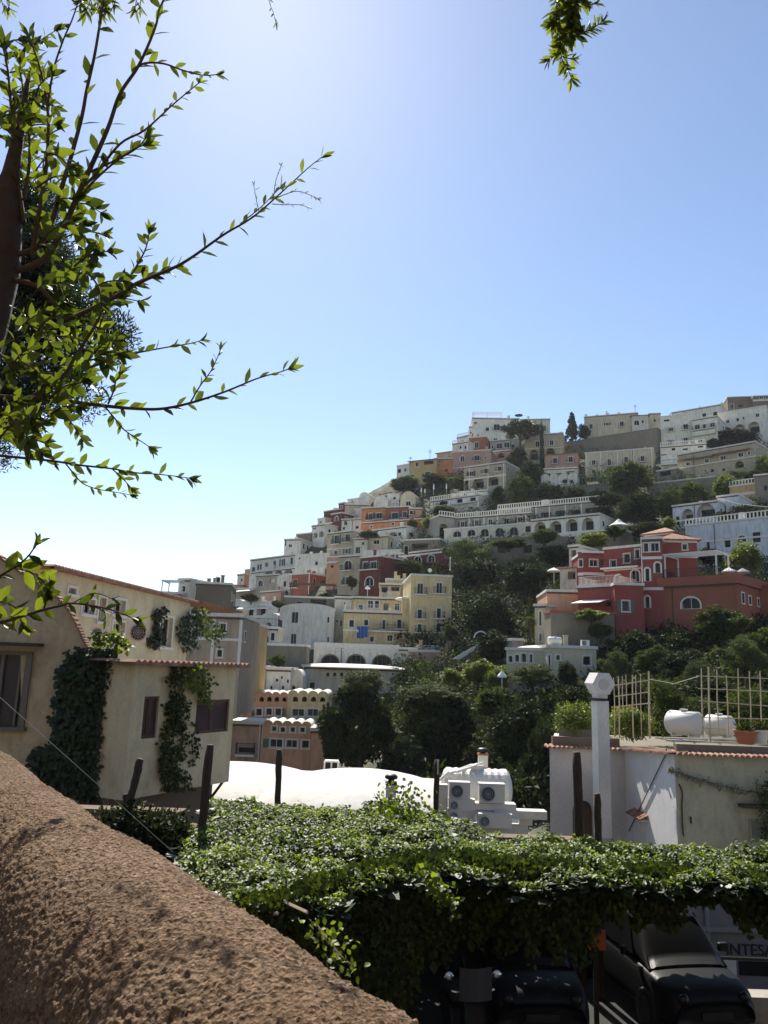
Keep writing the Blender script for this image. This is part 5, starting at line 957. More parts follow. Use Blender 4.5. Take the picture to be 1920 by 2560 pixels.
ac_at(1196, 2038, 1280, 2070, 23.0, 0, 'wide air conditioner lying on the lower right of the terrace')
def tank(c, r, l, rz, label, name='water_tank', ribs=False, mat='plastic', legs=True):
    e = empty(name, c, rz, label, 'water tank'); n = 28
    pr = [(.02, -l / 2 - r * .22), (r * .5, -l / 2 - r * .18), (r * .85, -l / 2 - r * .06), (r, -l / 2 + r * .08)]
    if ribs:
        k = 9
        for i in range(1, k * 2): pr.append((r * (1.0 if i % 2 else .965), -l / 2 + r * .08 + (l - r * .16) * i / (2 * k)))
    pr += [(r, l / 2 - r * .08), (r * .85, l / 2 + r * .06), (r * .5, l / 2 + r * .18), (.02, l / 2 + r * .22)]
    MB().lathe(pr, (0, 0, 0), n, axis=0).build('tank_body', M[mat], e, smooth=not ribs)
    MB().lathe([(r * .3, r * .94), (r * .3, r * 1.1), (r * .34, r * 1.1), (r * .34, r * 1.16), (.02, r * 1.18)], (0, 0, 0), 16).build('lid', M[mat], e)
    if legs:
        lg = MB()
        for sx in (-1, 1): lg.box(sx * l * .3 - .03, sx * l * .3 + .03, -r * .75, r * .75, -r * 1.12, -r * .86)
        lg.build('cradle', M['steel'], e)
    return e
tc_ = P(1190, 1972, 25.2); tank(tc_, .62, 1.95, 0, 'big white ribbed tank above the air conditioners', ribs=True)
pp_ = MB()
for k in range(3):
    a_ = P(1108 + k * 16, 1936 - k * 3, 24.5); pp_.tube([a_, a_ + np.array([.5, .3, .12]), a_ + np.array([.95, .9, .2])], .035, 6)
pp_.tube([P(1100, 1950, 24.3), P(1120, 1932, 24.4), P(1140, 1945, 24.5)], .05, 6)
o = pp_.build('pipes', M['plastic'], loc=P(1110, 1940, 24.4)); tag(o, 'bundle of pale pipes lying on top of the white ribbed tank', 'pipes')
# ------------------------------------------------------------------ right white house
rorg = np.array([9., 30., -4.]); rb = empty('house', rorg, 0, 'white corner house with tiled edge, arched door and sunlit side wall', 'house')
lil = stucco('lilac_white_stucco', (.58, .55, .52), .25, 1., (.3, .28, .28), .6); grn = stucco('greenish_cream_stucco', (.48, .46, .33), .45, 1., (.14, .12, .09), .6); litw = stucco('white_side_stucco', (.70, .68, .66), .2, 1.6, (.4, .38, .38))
xL = P(1374, 1870, 33)[0]; zA = P(1450, 1871, 33)[2]; xC = 10.25; zB = P(1700, 1886, 27.5)[2]; xR = P(2150, 1900, 27.5)[0]
def W3(v): return [(a_[0] - rorg[0], a_[1] - rorg[1], a_[2] - rorg[2]) for a_ in v]
dr0 = P(1431, 2000, 33); dr1 = P(1484, 2060, 33); zd = dr0[2]; zdb = -1.5
mb = MB()   # front wall of the far block with arched doorway
for (u0, u1, z0, z1) in ((xL, dr0[0], -6, zA), (dr1[0], xC, -6, zA), (dr0[0], dr1[0], zd, zA), (dr0[0], dr1[0], -6, zdb)): mb.add(W3([(u0, 33, z0), (u1, 33, z0), (u1, 33, z1), (u0, 33, z1)]), [(0, 1, 2, 3)])
ar = arcpts(dr0[0], dr1[0], zd, (dr1[0] - dr0[0]) / 2)
for q in range(len(ar) - 1):
    p, r_ = ar[q], ar[q + 1]; mb.add(W3([(p[0], 33, p[1]), (r_[0], 33, r_[1]), (r_[0], 33, zd), (p[0], 33, zd)]), [(0, 1, 2, 3)]); mb.add(W3([(p[0], 33, p[1]), (r_[0], 33, r_[1]), (r_[0], 33.3, r_[1]), (p[0], 33.3, p[1])]), [(0, 1, 2, 3)])
for u in (dr0[0], dr1[0]): mb.add(W3([(u, 33, zdb), (u, 33.3, zdb), (u, 33.3, zd), (u, 33, zd)]), [(0, 1, 2, 3)])
mb.add(W3([(xL, 33, -6), (xL + 2, 41, -6), (xL + 2, 41, zA), (xL, 33, zA)]), [(0, 1, 2, 3)]); mb.add(W3([(xL, 33, zA), (xC, 33, zA), (xC, 41, zA), (xL + 2, 41, zA)]), [(0, 1, 2, 3)])
mb.build('wall', lil, rb)
MB().add(W3([(dr0[0], 33.25, zdb), (dr1[0], 33.25, zdb), (dr1[0], 33.25, zd), (dr0[0], 33.25, zd)]), [(0, 1, 2, 3)]).build('door', M['wood'], rb)
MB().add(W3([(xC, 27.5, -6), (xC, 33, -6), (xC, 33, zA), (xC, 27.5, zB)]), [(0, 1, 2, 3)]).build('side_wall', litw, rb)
sh0 = P(1876, 2052, 27.5); sh1 = P(1917, 2106, 27.5)
MB().add(W3([(xC, 27.5, -6), (xR, 27.5, -6), (xR, 27.5, zB), (xC, 27.5, zB), (xR, 41, -6), (xR, 41, zB)]), [(0, 1, 2, 3), (1, 4, 5, 2)]).build('front_wall', grn, rb)
MB().add(W3([(xC, 27.5, zB), (xR, 27.5, zB), (xR, 33, zA), (xC, 33, zA), (xC, 41, zA), (xR, 41, zA)]), [(0, 1, 2, 3), (3, 2, 5, 4)]).build('roof_terrace', S('stone'), rb)
def tile_edge(pa, pb, out, nm='tile_edge'):
    pa, pb = np.array(pa, float), np.array(pb, float); l = np.linalg.norm(pb - pa); n = int(l / .19); mb = MB(); ud = (pb - pa) / l; out = np.array(out, float)
    for k in range(n):
        c_ = pa + ud * (k + .5) * l / n; rr = .085; jit = random.uniform(-.03, .05); ring = []
        for e_ in (out * (.0 - .45), out * (.24 + jit) + np.array([0, 0, -.05])):
            for q in range(6):
                an = math.pi * q / 5; ring.append(c_ + e_ + ud * rr * math.cos(an) + np.array([0, 0, .03 + rr * math.sin(an)]))
        mb.add(W3(ring), [(q, q + 1, 6 + q + 1, 6 + q) for q in range(5)] + [(0, 1, 2, 3, 4, 5), (11, 10, 9, 8, 7, 6)])
    c0, c1 = pa, pb; mb.add(W3([c0 + out * .13, c1 + out * .13, c1 - out * .45, c0 - out * .45, c0 + out * .13 + [0, 0, .03], c1 + out * .13 + [0, 0, .03], c1 - out * .45 + [0, 0, .03], c0 - out * .45 + [0, 0, .03]]), [(0, 1, 2, 3), (4, 5, 6, 7), (0, 1, 5, 4)])
    mb.build(nm, M['tile'], rb)
tile_edge((xL - .15, 33, zA + .01), (xC, 33, zA + .01), (0, -1, 0)); tile_edge((xC, 33, zA + .02), (xC, 27.4, zB + .02), (-1, 0, 0)); tile_edge((xC, 27.5, zB + .01), (xR, 27.5, zB + .01), (0, -1, 0))
# raised stone kerb on the terrace edge
MB().add(W3([(xC + .2, 27.8, zB + .02), (xR, 27.8, zB + .02), (xR, 28.1, zB + .02), (xC + .2, 28.1, zB + .02), (xC + .2, 27.8, zB + .32), (xR, 27.8, zB + .32), (xR, 28.1, zB + .32), (xC + .2, 28.1, zB + .32)]), [(0, 1, 5, 4), (4, 5, 6, 7), (3, 0, 4, 7), (2, 3, 7, 6)]).build('kerb_wall', S('stone'), rb)
MB().add(W3([(xL + .2, 33.3, zA + .02), (xC - .1, 33.3, zA + .02), (xC - .1, 33.6, zA + .02), (xL + .2, 33.6, zA + .02), (xL + .2, 33.3, zA + .42), (xC - .1, 33.3, zA + .42), (xC - .1, 33.6, zA + .42), (xL + .2, 33.6, zA + .42)]), [(0, 1, 5, 4), (4, 5, 6, 7), (3, 0, 4, 7), (2, 3, 7, 6)]).build('kerb_wall', S('brown'), rb)
lv = MB(); z0, z1 = sh1[2], sh0[2]; x0_, x1_ = sh0[0], sh1[0]
lv.box(x0_ - .06, x0_, 27.44, 27.497, z0, z1); lv.box(x1_, x1_ + .06, 27.44, 27.497, z0, z1); lv.box(x0_ - .06, x1_ + .06, 27.44, 27.497, z1, z1 + .06)
for k in range(11):
    z = z0 + (z1 - z0) * k / 11; lv.add([(x0_, 27.45, z), (x1_, 27.45, z), (x1_, 27.495, z + .05), (x0_, 27.495, z + .05)], [(0, 1, 2, 3)])
lv2 = MB().add(W3(lv.v), lv.f); lv2.build('louvred_vent', plain('green_grey_louvre', (.28, .29, .22), .7), rb)
h0 = P(1844, 2000, 27.5); MB().add(W3(MB().box(h0[0], h0[0] + 1.0, 27.1, 27.497, h0[2] - .2, h0[2] - .1).v), MB().box(0, 1, 0, 1, 0, 1).f).build('small_hood', plain('mossy_hood', (.06, .06, .035), .9), rb)
def crackline(pts, nm, mt, r=.025):
    mb = MB(); pl = []
    for i in range(len(pts) - 1):
        for t in np.linspace(0, 1, 7)[:-1]:
            x = pts[i][0] * (1 - t) + pts[i + 1][0] * t; y = pts[i][1] * (1 - t) + pts[i + 1][1] * t; X, Y = fp('I', x + random.uniform(-4, 4), y + random.uniform(-3, 3)); pl.append(P(X, Y, 27.46))
    mb.tube(pl, r, 5); return mb.build(nm, mt, loc=pl[0])
_q = crackline([(1000, 950), (1022, 1000), (1020, 1150), (1035, 1370)], 'dry_stem', M['bark']); _q.parent = rb; _q.location = tuple(np.array(_q.location) - rorg)
_q = crackline([(1085, 1190), (1090, 1250)], 'dry_stem', M['bark'], .03); _q.parent = rb; _q.location = tuple(np.array(_q.location) - rorg)
# tile ledge on the lit side wall
def onx(px, py, xw):
    v = ray(px, py); return EYE + v * (xw / v[0])
lp = onx(1603, 2040, xC)
le = empty('tiled_ledge', lp, 0, 'small terracotta tiled ledge on the sunlit side wall', 'ledge'); mb = MB()
for k in range(7):
    c_ = np.array([0, -.72 + k * .24, 0]); ring = []
    for ex, ez in ((.0, .12), (-.34, -.04)):
        for q in range(6):
            an = math.pi * q / 5; ring.append(c_ + np.array([ex, .11 * math.cos(an), ez + .07 * math.sin(an)]))
    mb.add(ring, [(q, q + 1, 7 + q, 6 + q) for q in range(5)] + [(11, 10, 9, 8, 7, 6), (0, 5, 11, 6)])
mb.build('tiles', M['tile'], le); MB().box(-.26, -.003, -.8, .8, -.08, -.02).build('shelf', M['coping'], le)
cb = MB(); a_ = onx(1664, 1886, xC - .05); b_ = onx(1572, 2078, xC - .05); cb.tube([a_ + np.array([0, -.1, .2]), a_, (a_ + b_) / 2, b_], .02, 5)
tag(cb.build('cable', M['iron'], loc=a_), 'dark cable slanting down the sunlit side wall', 'cable')
# dry vine garland across the greenish wall
def garland(pts_px, d, label, mat1, n, size, nm, r=.015, jit=8):
    pl = [P(x, y, d) for x, y in pts_px]; e = empty(nm, pl[0], 0, label, 'vine'); o_ = pl[0]
    MB().tube([p - o_ for p in pl], r, 5).build('stem', M['bark'], e); rs = np.random.RandomState(3); Q = []
    for k in range(n):
        i = rs.randint(len(pl) - 1); t = rs.rand(); Q.append(pl[i] * (1 - t) + pl[i + 1] * t - o_ + rs.normal(size=3) * [.05, .02, .05])
    Q = np.array(Q); V, F = leafgeo(Q, rnd3(n, rs) + [.3, 0, -.6], rnd3(n, rs) + [0, -1, .3], rs.uniform(.6, 1.4, n) * size, rs.uniform(.2, .5, n) * size); npmesh('leaves', V, F, mat1, e)
dryl = leafmat('dry_straw_leaves', (.16, .14, .09), (.3, .28, .2), .2)
garland([fp('I', *p) for p in ((925, 830), (960, 858), (1030, 872), (1110, 905), (1200, 925), (1280, 955), (1400, 980), (1500, 1000), (1660, 1025))], 27.3, 'dry straw coloured vine strung across the greenish cream wall', dryl, 260, .16, 'dry_vine')
# hexagonal chimney
hx = P(1505, 1990, 31.6); ht = P(1503, 1752, 31.6)[2] - hx[2]; hc = empty('chimney', hx, math.radians(12), 'tall white chimney pillar topped by a hexagonal block', 'chimney')
MB().box(-.25, .25, -.25, .25, -1.5, ht).build('pillar', litw, hc); MB().box(-.34, .12, -.3, .3, ht + .001, ht + .1).build('collar', M['iron'], hc); MB().box(-.22, .22, -.22, .22, ht + .101, ht + .26).build('neck', litw, hc)
hr = .48; MB().prism([(hr * math.cos(math.pi * k / 3), ht + .26 + hr * .87 + hr * math.sin(math.pi * k / 3)) for k in range(6)], 1, -.36, .36).build('hexagonal_head', litw, hc)
MB().lathe([(.22, 0), (.22, .02), (.02, .021)], (0, -.385, ht + .26 + hr * .8), 12, axis=1).build('vent_hole', plain('grey_plaster_inset', (.5, .48, .46), .9), hc)
# water tanks and things on the right terrace
ZT = zB + .02
def on_terr(px, py, d): p = P(px, py, d); return p
tk = P(1711, 1808, 31.5); tank(tk, .47, 1.25, math.radians(-54), 'large white water tank with rounded end on the right terrace')
tk2 = P(1799, 1814, 32.6); tank(tk2, .42, 1.0, math.radians(-54), 'second white water tank half behind the cane trellis')
fm = MB(); base_z = min(tk[2], tk2[2]) - .55
for yy in (31.1, 32.3): fm.tube([(11.3, yy, base_z), (15.6, yy, base_z)], .035, 6)
for xx in (11.6, 12.4, 13.4, 14.6): fm.tube([(xx, 31.0, base_z - .03), (xx, 33, base_z - .03)], .03, 6); fm.tube([(xx, 31.1, base_z), (xx, 31.1, base_z - .5)], .03, 6)
tag(fm.build('tank_stand', M['steel'], loc=(11.3, 31, base_z - .5)), 'low metal pipe stand under the two white water tanks', 'stand')
def trellis(vs_px, hs_px, d, label, w=.022):
    allp = [P(*fp('I', *p), d) for v in vs_px for p in v[:2]]; o_ = allp[1]; e = empty('cane_trellis', o_, 0, label, 'trellis')
    for v in vs_px:
        a_, b_ = P(*fp('I', *v[0]), d), P(*fp('I', *v[1]), d); r = v[2] if len(v) > 2 else w; m_ = (a_ + b_) / 2 + np.array([random.uniform(-.03, .03), 0, 0]); MB().tube([a_ - o_, m_ - o_, b_ - o_], [r * .8, r, r], 6).build('upright', M['bamboo'], e)
    for v in hs_px:
        a_, b_ = P(*fp('I', *v[0]), d - .04), P(*fp('I', *v[1]), d - .04); r = v[2] if len(v) > 2 else w; MB().tube([a_ - o_, b_ - o_], r, 6).build('rail', M['bamboo'], e)
trellis([((x, t), (x + 8, b), r) for x, t, b, r in ((515, 160, 600, .02), (550, 152, 600, .03), (580, 148, 420, .02), (606, 140, 420, .02), (655, 140, 610, .03), (680, 138, 420, .02), (716, 130, 610, .02), (776, 112, 610, .04))],
        [((520, 218), (785, 178)), ((520, 300), (785, 266)), ((500, 380), (790, 348), .026)], 33.2, 'tall cane trellis beside the hexagonal chimney')
trellis([((x, t), (x + 14, b), r) for x, t, b, r in ((1165, 90, 600, .024), (1218, 80, 640, .035), (1280, 100, 560, .022), (1350, 140, 600, .022), (1437, 90, 640, .022), (1520, 110, 640, .022), (1600, 110, 640, .026), (1690, 100, 640, .022))],
        [((1130, 146), (1800, 172)), ((1142, 240), (1800, 268)), ((1148, 330), (1800, 382)), ((1135, 455), (1800, 470)), ((1130, 530), (1340, 542))], 31.0, 'wide cane trellis in front of the water tanks')
def pot(px, py, d, r, h, label, mat='pot'):
    b_ = P(px, py, d); e = empty('plant_pot', b_, 0, label, 'plant pot'); MB().lathe([(r * .7, 0), (r * .95, h * .85), (r * 1.08, h * .85), (r * 1.08, h), (r * .9, h), (r * .85, h * .8)], (0, 0, 0), 18).build('pot', M[mat], e)
    rs = np.random.RandomState(int(px)); n = 160; Q = rnd3(n, rs) * [r * .5, r * .5, r * .3] + [0, 0, h]; V, F = leafgeo(Q, rnd3(n, rs) + [0, 0, .8], rnd3(n, rs), rs.uniform(.2, .5, n), rs.uniform(.03, .06, n)); npmesh('leaves', V, F, LM['mid'], e)
pot(1865, 1860, 30.2, .42, .5, 'terracotta pot with spiky leaves on the right terrace'); pot(1897, 1858, 30.4, .4, .5, 'cream planter at the right end of the terrace', 'plastic')
def bush(fr, x0, y0, x1, y1, d, mat, label, dep=.8, n=2600, size=.15, square=True, seed=2, name='terrace_shrub', cat='shrub'):
    a_ = P(*fp(fr, x0, y1), d); b_ = P(*fp(fr, x1, y0), d); c_ = np.array([(a_[0] + b_[0]) / 2, d, (a_[2] + b_[2]) / 2]); rx, rz = (b_[0] - a_[0]) / 2, (b_[2] - a_[2]) / 2
    rs = np.random.RandomState(seed + int(x0)); e = empty(name, (c_[0], d, a_[2]), 0, label, cat); nc = 40
    q = rs.uniform(-1, 1, (nc, 3)) if square else rnd3(nc, rs) * rs.uniform(.2, 1, (nc, 1)) ** .4
    q = q * [rx * .9, dep, rz * .9] + [0, 0, rz]; idx = rs.randint(0, nc, n); off = rnd3(n, rs) * rs.uniform(0, 1, (n, 1)) ** .5
    V, F = leafgeo(q[idx] + off * [.38, .38, .3], rnd3(n, rs) + off, rnd3(n, rs) + [0, 0, .6] + off, rs.uniform(.6, 1.3, n) * size, rs.uniform(.3, .6, n) * size, fold=.2); npmesh('foliage', V, F, LM[mat], e)
    mb = MB()
    for k in range(5): mb.tube([(0, 0, -.1), (rx * .4 * math.cos(k * 1.3), dep * .3 * math.sin(k * 1.3), rz), (rx * .7 * math.cos(k * 1.3), dep * .5 * math.sin(k * 1.3), rz * 1.6)], [.03, .02, .008], 5)
    mb.build('stem', M['bark'], e); return e
bush('I', 100, 380, 400, 560, 34.4, 'bright', 'clipped bright green hedge left of the hexagonal chimney', .6)
bush('I', 500, 390, 800, 610, 34.6, 'bright', 'feathery bright shrub behind the left cane trellis', .7, square=False, n=3200)
bush('I', 780, 170, 1050, 570, 35.5, 'mid', 'tall green climber between the two cane trellises', .8, n=4200)
bush('I', 1370, 250, 1700, 620, 34.5, 'mid', 'leafy green climber on the right cane trellis', .8, n=4200)
bush('I', 1050, 330, 1250, 460, 36, 'olive', 'pale shrub behind the left water tank', .8, n=1800, square=False)
bush('I', 120, 250, 340, 400, 42, 'dark', 'dark shrub rising behind the clipped hedge', 1., n=2600, size=.2, square=False)
bush('I', 1640, 900, 1760, 1380, 27.0, 'mid', 'green creeper hanging at the right edge of the greenish wall', .3, n=1500, size=.11)
pb = MB().add([tuple(P(*fp('I', *p), 34.0)) for p in ((110, 545), (395, 545), (395, 620), (110, 620))] + [tuple(P(*fp('I', *p), 34.3)) for p in ((110, 545), (395, 545), (395, 620), (110, 620))], [(0, 1, 2, 3), (0, 4, 5, 1), (4, 7, 6, 5), (0, 3, 7, 4), (1, 5, 6, 2)])
tag(pb.build('planter_box', S('stone'), loc=P(1400, 1850, 34)), 'long grey planter box holding the clipped hedge', 'planter')

# ------------------------------------------------------------------ small things on the hill
def parasol(fr, x, y0, y1, w, label, opened=True, d=None, cloth='cloth', group=None):
    X, Y0 = fp(fr, x, y0); _, Y1 = fp(fr, x, y1); d = d or T(X, Y1) - 2.; b_ = P(X, Y1, d); t_ = P(X, Y0, d); h = max(1.5, t_[2] - b_[2]); e = empty('parasol', b_, 0, label, 'parasol', group)
    MB().tube([(0, 0, -.5), (0, 0, h)], .04, 6).build('pole', M['trim'], e)
    if opened: o = MB().lathe([(w / 2, h - .55), (w / 2 * .98, h - .42), (w * .25, h - .2), (.03, h)], (0, 0, 0), 8).build('canopy', M[cloth], e)
    else: o = MB().lathe([(.1, h * .35), (.2, h * .45), (.12, h * .85), (.02, h)], (0, 0, 0), 8).build('canopy', M[cloth], e)
for x, y0, y1, lab in ((335, 735, 790, 'closed white parasol leftmost of the row below the mustard house'), (362, 745, 790, 'short closed white parasol second in the row below the mustard house'), (427, 708, 775, 'tall closed white parasol in the middle of the row on the terrace'), (521, 705, 770, 'closed white parasol standing apart right of the row')):
    parasol('A', x, y0, y1, 2, lab, False, d=178)
parasol('C', 1412, 440, 500, 2.2, 'white open parasol on the dark stone terrace', True)
parasol('C', 1062, 800, 850, .9, 'white round shade on a post beside the maroon door', True, d=126)
parasol('E', 15, 570, 640, 1.8, 'white open parasol left of the red villa terrace room', True, d=97)
parasol('D', 775, 1178, 1240, .8, 'white parasol top showing among the dark lower trees', True, d=64)
parasol('E', 1365, 612, 660, 1.7, 'white open parasol at the right end of the villa terrace', True, d=79)
parasol('E', 1470, 632, 665, 1.5, 'second white parasol right of the villa terrace', True, d=79)
parasol('A', 1057, 190, 235, 2.2, 'dark open parasol on the hilltop roof', True, d=196, cloth='iron')
tp = P(*fp('B', 468, 1135), 118); te = empty('tent', tp, 0, 'white peaked tent roof above the hanging gardens', 'tent'); MB().lathe([(1.5, 0), (1.45, .1), (.7, .55), (.3, .95), (.25, 1.0), (.02, 1.2)], (0, 0, 0), 12).build('roof', M['cloth'], te)
tm_ = MB()
for q in range(6): tm_.tube([(1.3 * math.cos(q), 1.3 * math.sin(q), -2.4), (1.3 * math.cos(q), 1.3 * math.sin(q), .05)], .04, 5)
tm_.build('frame', M['trim'], te)
wl = P(*fp('C', 985, 1085), 113.6); wl2 = P(*fp('C', 1065, 1085), 113.6); we = empty('washing_line', wl, 0, 'blue cloths hanging on a line at the long yellow house', 'laundry'); MB().tube([(-.3, 0, .05), (wl2[0] - wl[0] + .3, 0, .0)], .015, 4).build('line', M['iron'], we)
for q in range(3):
    x_ = (wl2[0] - wl[0]) / 3 * q; v = [(x_ + .03 + (wl2[0] - wl[0]) / 3 * .95 * s_ / 6, .05 * math.sin(s_ * 2.), z_) for z_ in (0., -1.7 + .2 * (q == 2)) for s_ in range(7)]; MB().add(v, [(k, k + 1, k + 8, k + 7) for k in range(6)]).build('cloth', M['blue'], we)
# arched garden stair among dark trees
sa = P(*fp('D', 585, 800), 92); se_ = empty('garden_stair', sa, 0, 'white arched garden stair half hidden in the dark trees', 'stair')
ao = arcpts(-1.9, 1.9, 2.6, 1.9, 14); ai = arcpts(-1.55, 1.55, 2.25, 1.55, 14); am = MB()
for q in range(14):
    a_, b_, c_, d_ = ao[q], ao[q + 1], ai[q + 1], ai[q]; am.add([(a_[0], 0, a_[1]), (b_[0], 0, b_[1]), (c_[0], 0, c_[1]), (d_[0], 0, d_[1]), (a_[0], .4, a_[1]), (b_[0], .4, b_[1]), (c_[0], .4, c_[1]), (d_[0], .4, d_[1])], [(0, 1, 2, 3), (7, 6, 5, 4), (0, 4, 5, 1), (3, 2, 6, 7)])
se_.scale = (.45, .45, .45); am.build('arch', M['trim'], se_); MB().prism([(-7.5, -5), (1.2, .4), (1.2, -.6), (-5.5, -5)], 1, -.5, -.2).build('side_wall', M['trim'], se_)
MB().prism([(-7., -5)] + [pt for k in range(16) for pt in ((-7. + k * .5, -5 + k * .32 + .32), (-6.5 + k * .5, -5 + k * .32 + .32))] + [(1., -5)], 1, -.2, 1.2).build('steps', S('stone'), se_)
def antenna(fr, x, y0, y1, label, d=None):
    X, Y0 = fp(fr, x, y0); _, Y1 = fp(fr, x, y1); d = d or T(X, Y1); b_ = P(X, Y1, d); h = P(X, Y0, d)[2] - b_[2]; e = empty('antenna', b_, 0, label, 'antenna'); MB().tube([(0, 0, -1), (0, 0, h)], .05, 5).build('mast', M['iron'], e); m_ = MB()
    for q in range(4): m_.box(-.5 + .06 * q, .5 - .06 * q, -.02, .02, h * (.6 + .1 * q), h * (.6 + .1 * q) + .04)
    m_.build('element', M['iron'], e)
antenna('A', 400, 455, 515, 'thin aerial on the mustard house ridge', 186); antenna('B', 600, 165, 215, 'thin aerial above the pale ridge house', 222); antenna('A', 255, 510, 545, 'small aerial at the left ridge end', 192)
def dish(fr, x, y, r, label, d):
    c_ = P(*fp(fr, x, y), d); e = empty('satellite_dish', c_, math.radians(random.uniform(-40, 40)), label, 'dish'); MB().lathe([(.02, .0), (r * .6, -.08), (r, -.22), (r * 1.02, -.2), (r * .6, -.05)], (0, 0, r), 16, axis=1).build('reflector', M['plastic'], e); MB().tube([(0, 0, -.6), (0, .05, r)], .03, 5).build('mount', M['iron'], e)
dish('C', 1110, 100, .4, 'satellite dish on the skyline beside the small dome', 160); dish('D', 125, 186, .3, 'satellite dish on the tall yellow house roof', 114); dish('C', 990, 1130, .22, 'small dish near the washing line', 113.5)
cyl = P(*fp('D', 1250, 800), 74); tank(cyl, .36, 1.2, .1, 'white tank on the cream flat-roofed house', legs=True)
ab = P(*fp('D', 1528, 845), 72.6); aircon(ab, 0, .75, .5, .3, 'lone air conditioner on the cream house roof edge')

bush('Z', 170, 2035, 400, 2130, 15.2, 'dark', 'dark shrub added as shade below the cream annex', .3, n=3800, size=.13)  # dark foliage added to stand in for the shade under the annex
bush('Z', 380, 2060, 470, 2150, 15.2, 'dark', 'dark shrub added as shade beside the tall dark pole', .3, n=1500, size=.13)  # second dark filler, likewise added in place of shade
for (a_, b_, d0, d1, lab) in ((fp('B', 1250, 908), fp('B', 1700, 985), 100, 60, 'thin wire crossing before the arcaded loggia house'), (fp('I', 780, 172), fp('I', 1160, 146), 33, 31, 'thin wire between the two cane trellises')):
    q0_, q1_ = P(a_[0], a_[1], d0), P(b_[0], b_[1], d1); qm = (q0_ + q1_) / 2 - np.array([0, 0, .25]); tag(MB().tube([q0_, qm, q1_], .014, 4).build('wire', M['iron'], loc=q0_), lab, 'wire')
# ------------------------------------------------------------------ car park under the ivy
asphalt = plain('asphalt', (.03, .03, .031), .9, bump=.4, bscale=60, var=.3); paving = plain('pale_paving', (.30, .28, .25), .9, bump=.3, bscale=12, var=.25)
asp = MB().box(-14, 6.4, 2.2, 17.4, -6, 0); asp.box(6.4, 30, 2.2, 14.7, -6, -.001); tag(asp.build('car_park', asphalt), kind='structure')
tag(MB().box(-14, 40, 17.41, 22.6, -9, -4.5).box(6.41, 40, 14.71, 17.4, -9, -4.501).build('street', asphalt), kind='structure')
rw_ = MB().box(-9, P(1462, 2300, 17)[0], 17.0, 17.38, .002, 2.25); tag(rw_.build('retaining_wall', S('brown'), loc=(-3, 17, 0)), 'dark wall added behind the car park to stand for deep shade', 'retaining wall')  # added dark wall, hides bright walls behind so the gap reads as shade
gx0, gx1 = P(150, 2050, 15.8)[0], P(452, 2050, 15.8)[0]; gw_ = MB().box(gx0, gx1, 15.8, 16.2, .002, 2.75); tag(gw_.build('garden_wall', S('brown'), loc=(gx0, 15.8, 0)), 'dark wall put in below the cream annex to stand for shade', 'garden wall')  # added dark wall standing in for the shaded void under the annex
SD = 22.0
bwl = P(1500, 2300, SD); bw = empty('shop_wall', bwl, 0, 'shaded pale shop front wall with bank lettering under the ivy', 'building')
wr = P(2500, 2300, SD)[0] - bwl[0]
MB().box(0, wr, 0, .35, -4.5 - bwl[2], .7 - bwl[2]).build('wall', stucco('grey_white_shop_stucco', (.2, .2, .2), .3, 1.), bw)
da = P(1846, 2402, SD) - bwl; dbb = P(2060, 2445, SD) - bwl; MB().box(da[0], dbb[0], -.02, -.003, dbb[2], da[2]).build('dark_panel', M['glass'], bw)
wa = P(1740, 2392, SD) - bwl; wb_ = P(1843, 2478, SD) - bwl; MB().box(wa[0], wb_[0], -.03, -.003, wb_[2], wa[2]).build('white_panel', M['coping'], bw)
pc_ = P(1763, 2235, SD) - bwl; MB().tube([(pc_[0], -.05, -4.4 - bwl[2]), (pc_[0], -.05, .6 - bwl[2])], .06, 8).build('downpipe', plain('grey_pipe', (.2, .2, .2), .6), bw)
lg = P(1700, 2318, SD) - bwl; MB().box(lg[0], wr, -.12, -.003, lg[2] - .05, lg[2] + .05).build('ledge', plain('grey_ledge', (.2, .2, .2), .8), bw)
cu = bpy.data.curves.new('lettering', 'FONT'); cu.body = 'INTESA'; cu.size = .40; cu.extrude = .012; cu.space_character = .98
lo = bpy.data.objects.new('lettering_tmp', cu); COL.objects.link(lo); dg = bpy.context.evaluated_depsgraph_get(); me = bpy.data.meshes.new_from_object(lo.evaluated_get(dg)); bpy.data.objects.remove(lo)
me.materials.clear(); me.materials.append(plain('black_letters', (.02, .02, .022), .4)); ln = bpy.data.objects.new('lettering', me); COL.objects.link(ln); ln.parent = bw
lp_ = P(1814, 2386, SD) - bwl; ln.location = (lp_[0], -.02, lp_[2]); ln.rotation_euler = (math.pi / 2, 0, 0)
RD = 14.4
rr = empty('railing', P(1700, 2470, RD), 0, 'black tube railing on the low kerb wall', 'railing'); ro = np.array(rr.location)
ra, rb_ = P(1690, 2390, RD), P(1990, 2402, RD); MB().tube([ra - ro, rb_ - ro], .03, 8).build('rail', M['iron'], rr)
for px in (1785, 1955): t_ = P(px, 2396, RD); MB().tube([t_ - ro, (t_[0] - ro[0], t_[1] - ro[1], .40 - ro[2])], .025, 8).build('post', M['iron'], rr)
kb = MB().box(P(1715, 2450, RD)[0], P(2300, 2450, RD)[0], 14.25, 14.6, .002, .4); tag(kb.build('kerb_wall', paving, loc=P(1800, 2450, RD)), 'low kerb wall beneath the black railing', 'kerb')
bx = P(1466, 2324, 13.9); bx2 = P(1500, 2376, 13.9); be = empty('notice_board', (bx[0], 13.9, 0), 0, 'orange red board standing between the two pergola poles', 'board')
MB().box(0, bx2[0] - bx[0] + .1, 0, .04, bx2[2], bx[2]).build('panel', plain('orange_red_paint', (.45, .1, .04), .6), be); MB().box(.12, .2, .05, .09, 0, bx2[2]).build('leg', M['iron'], be)
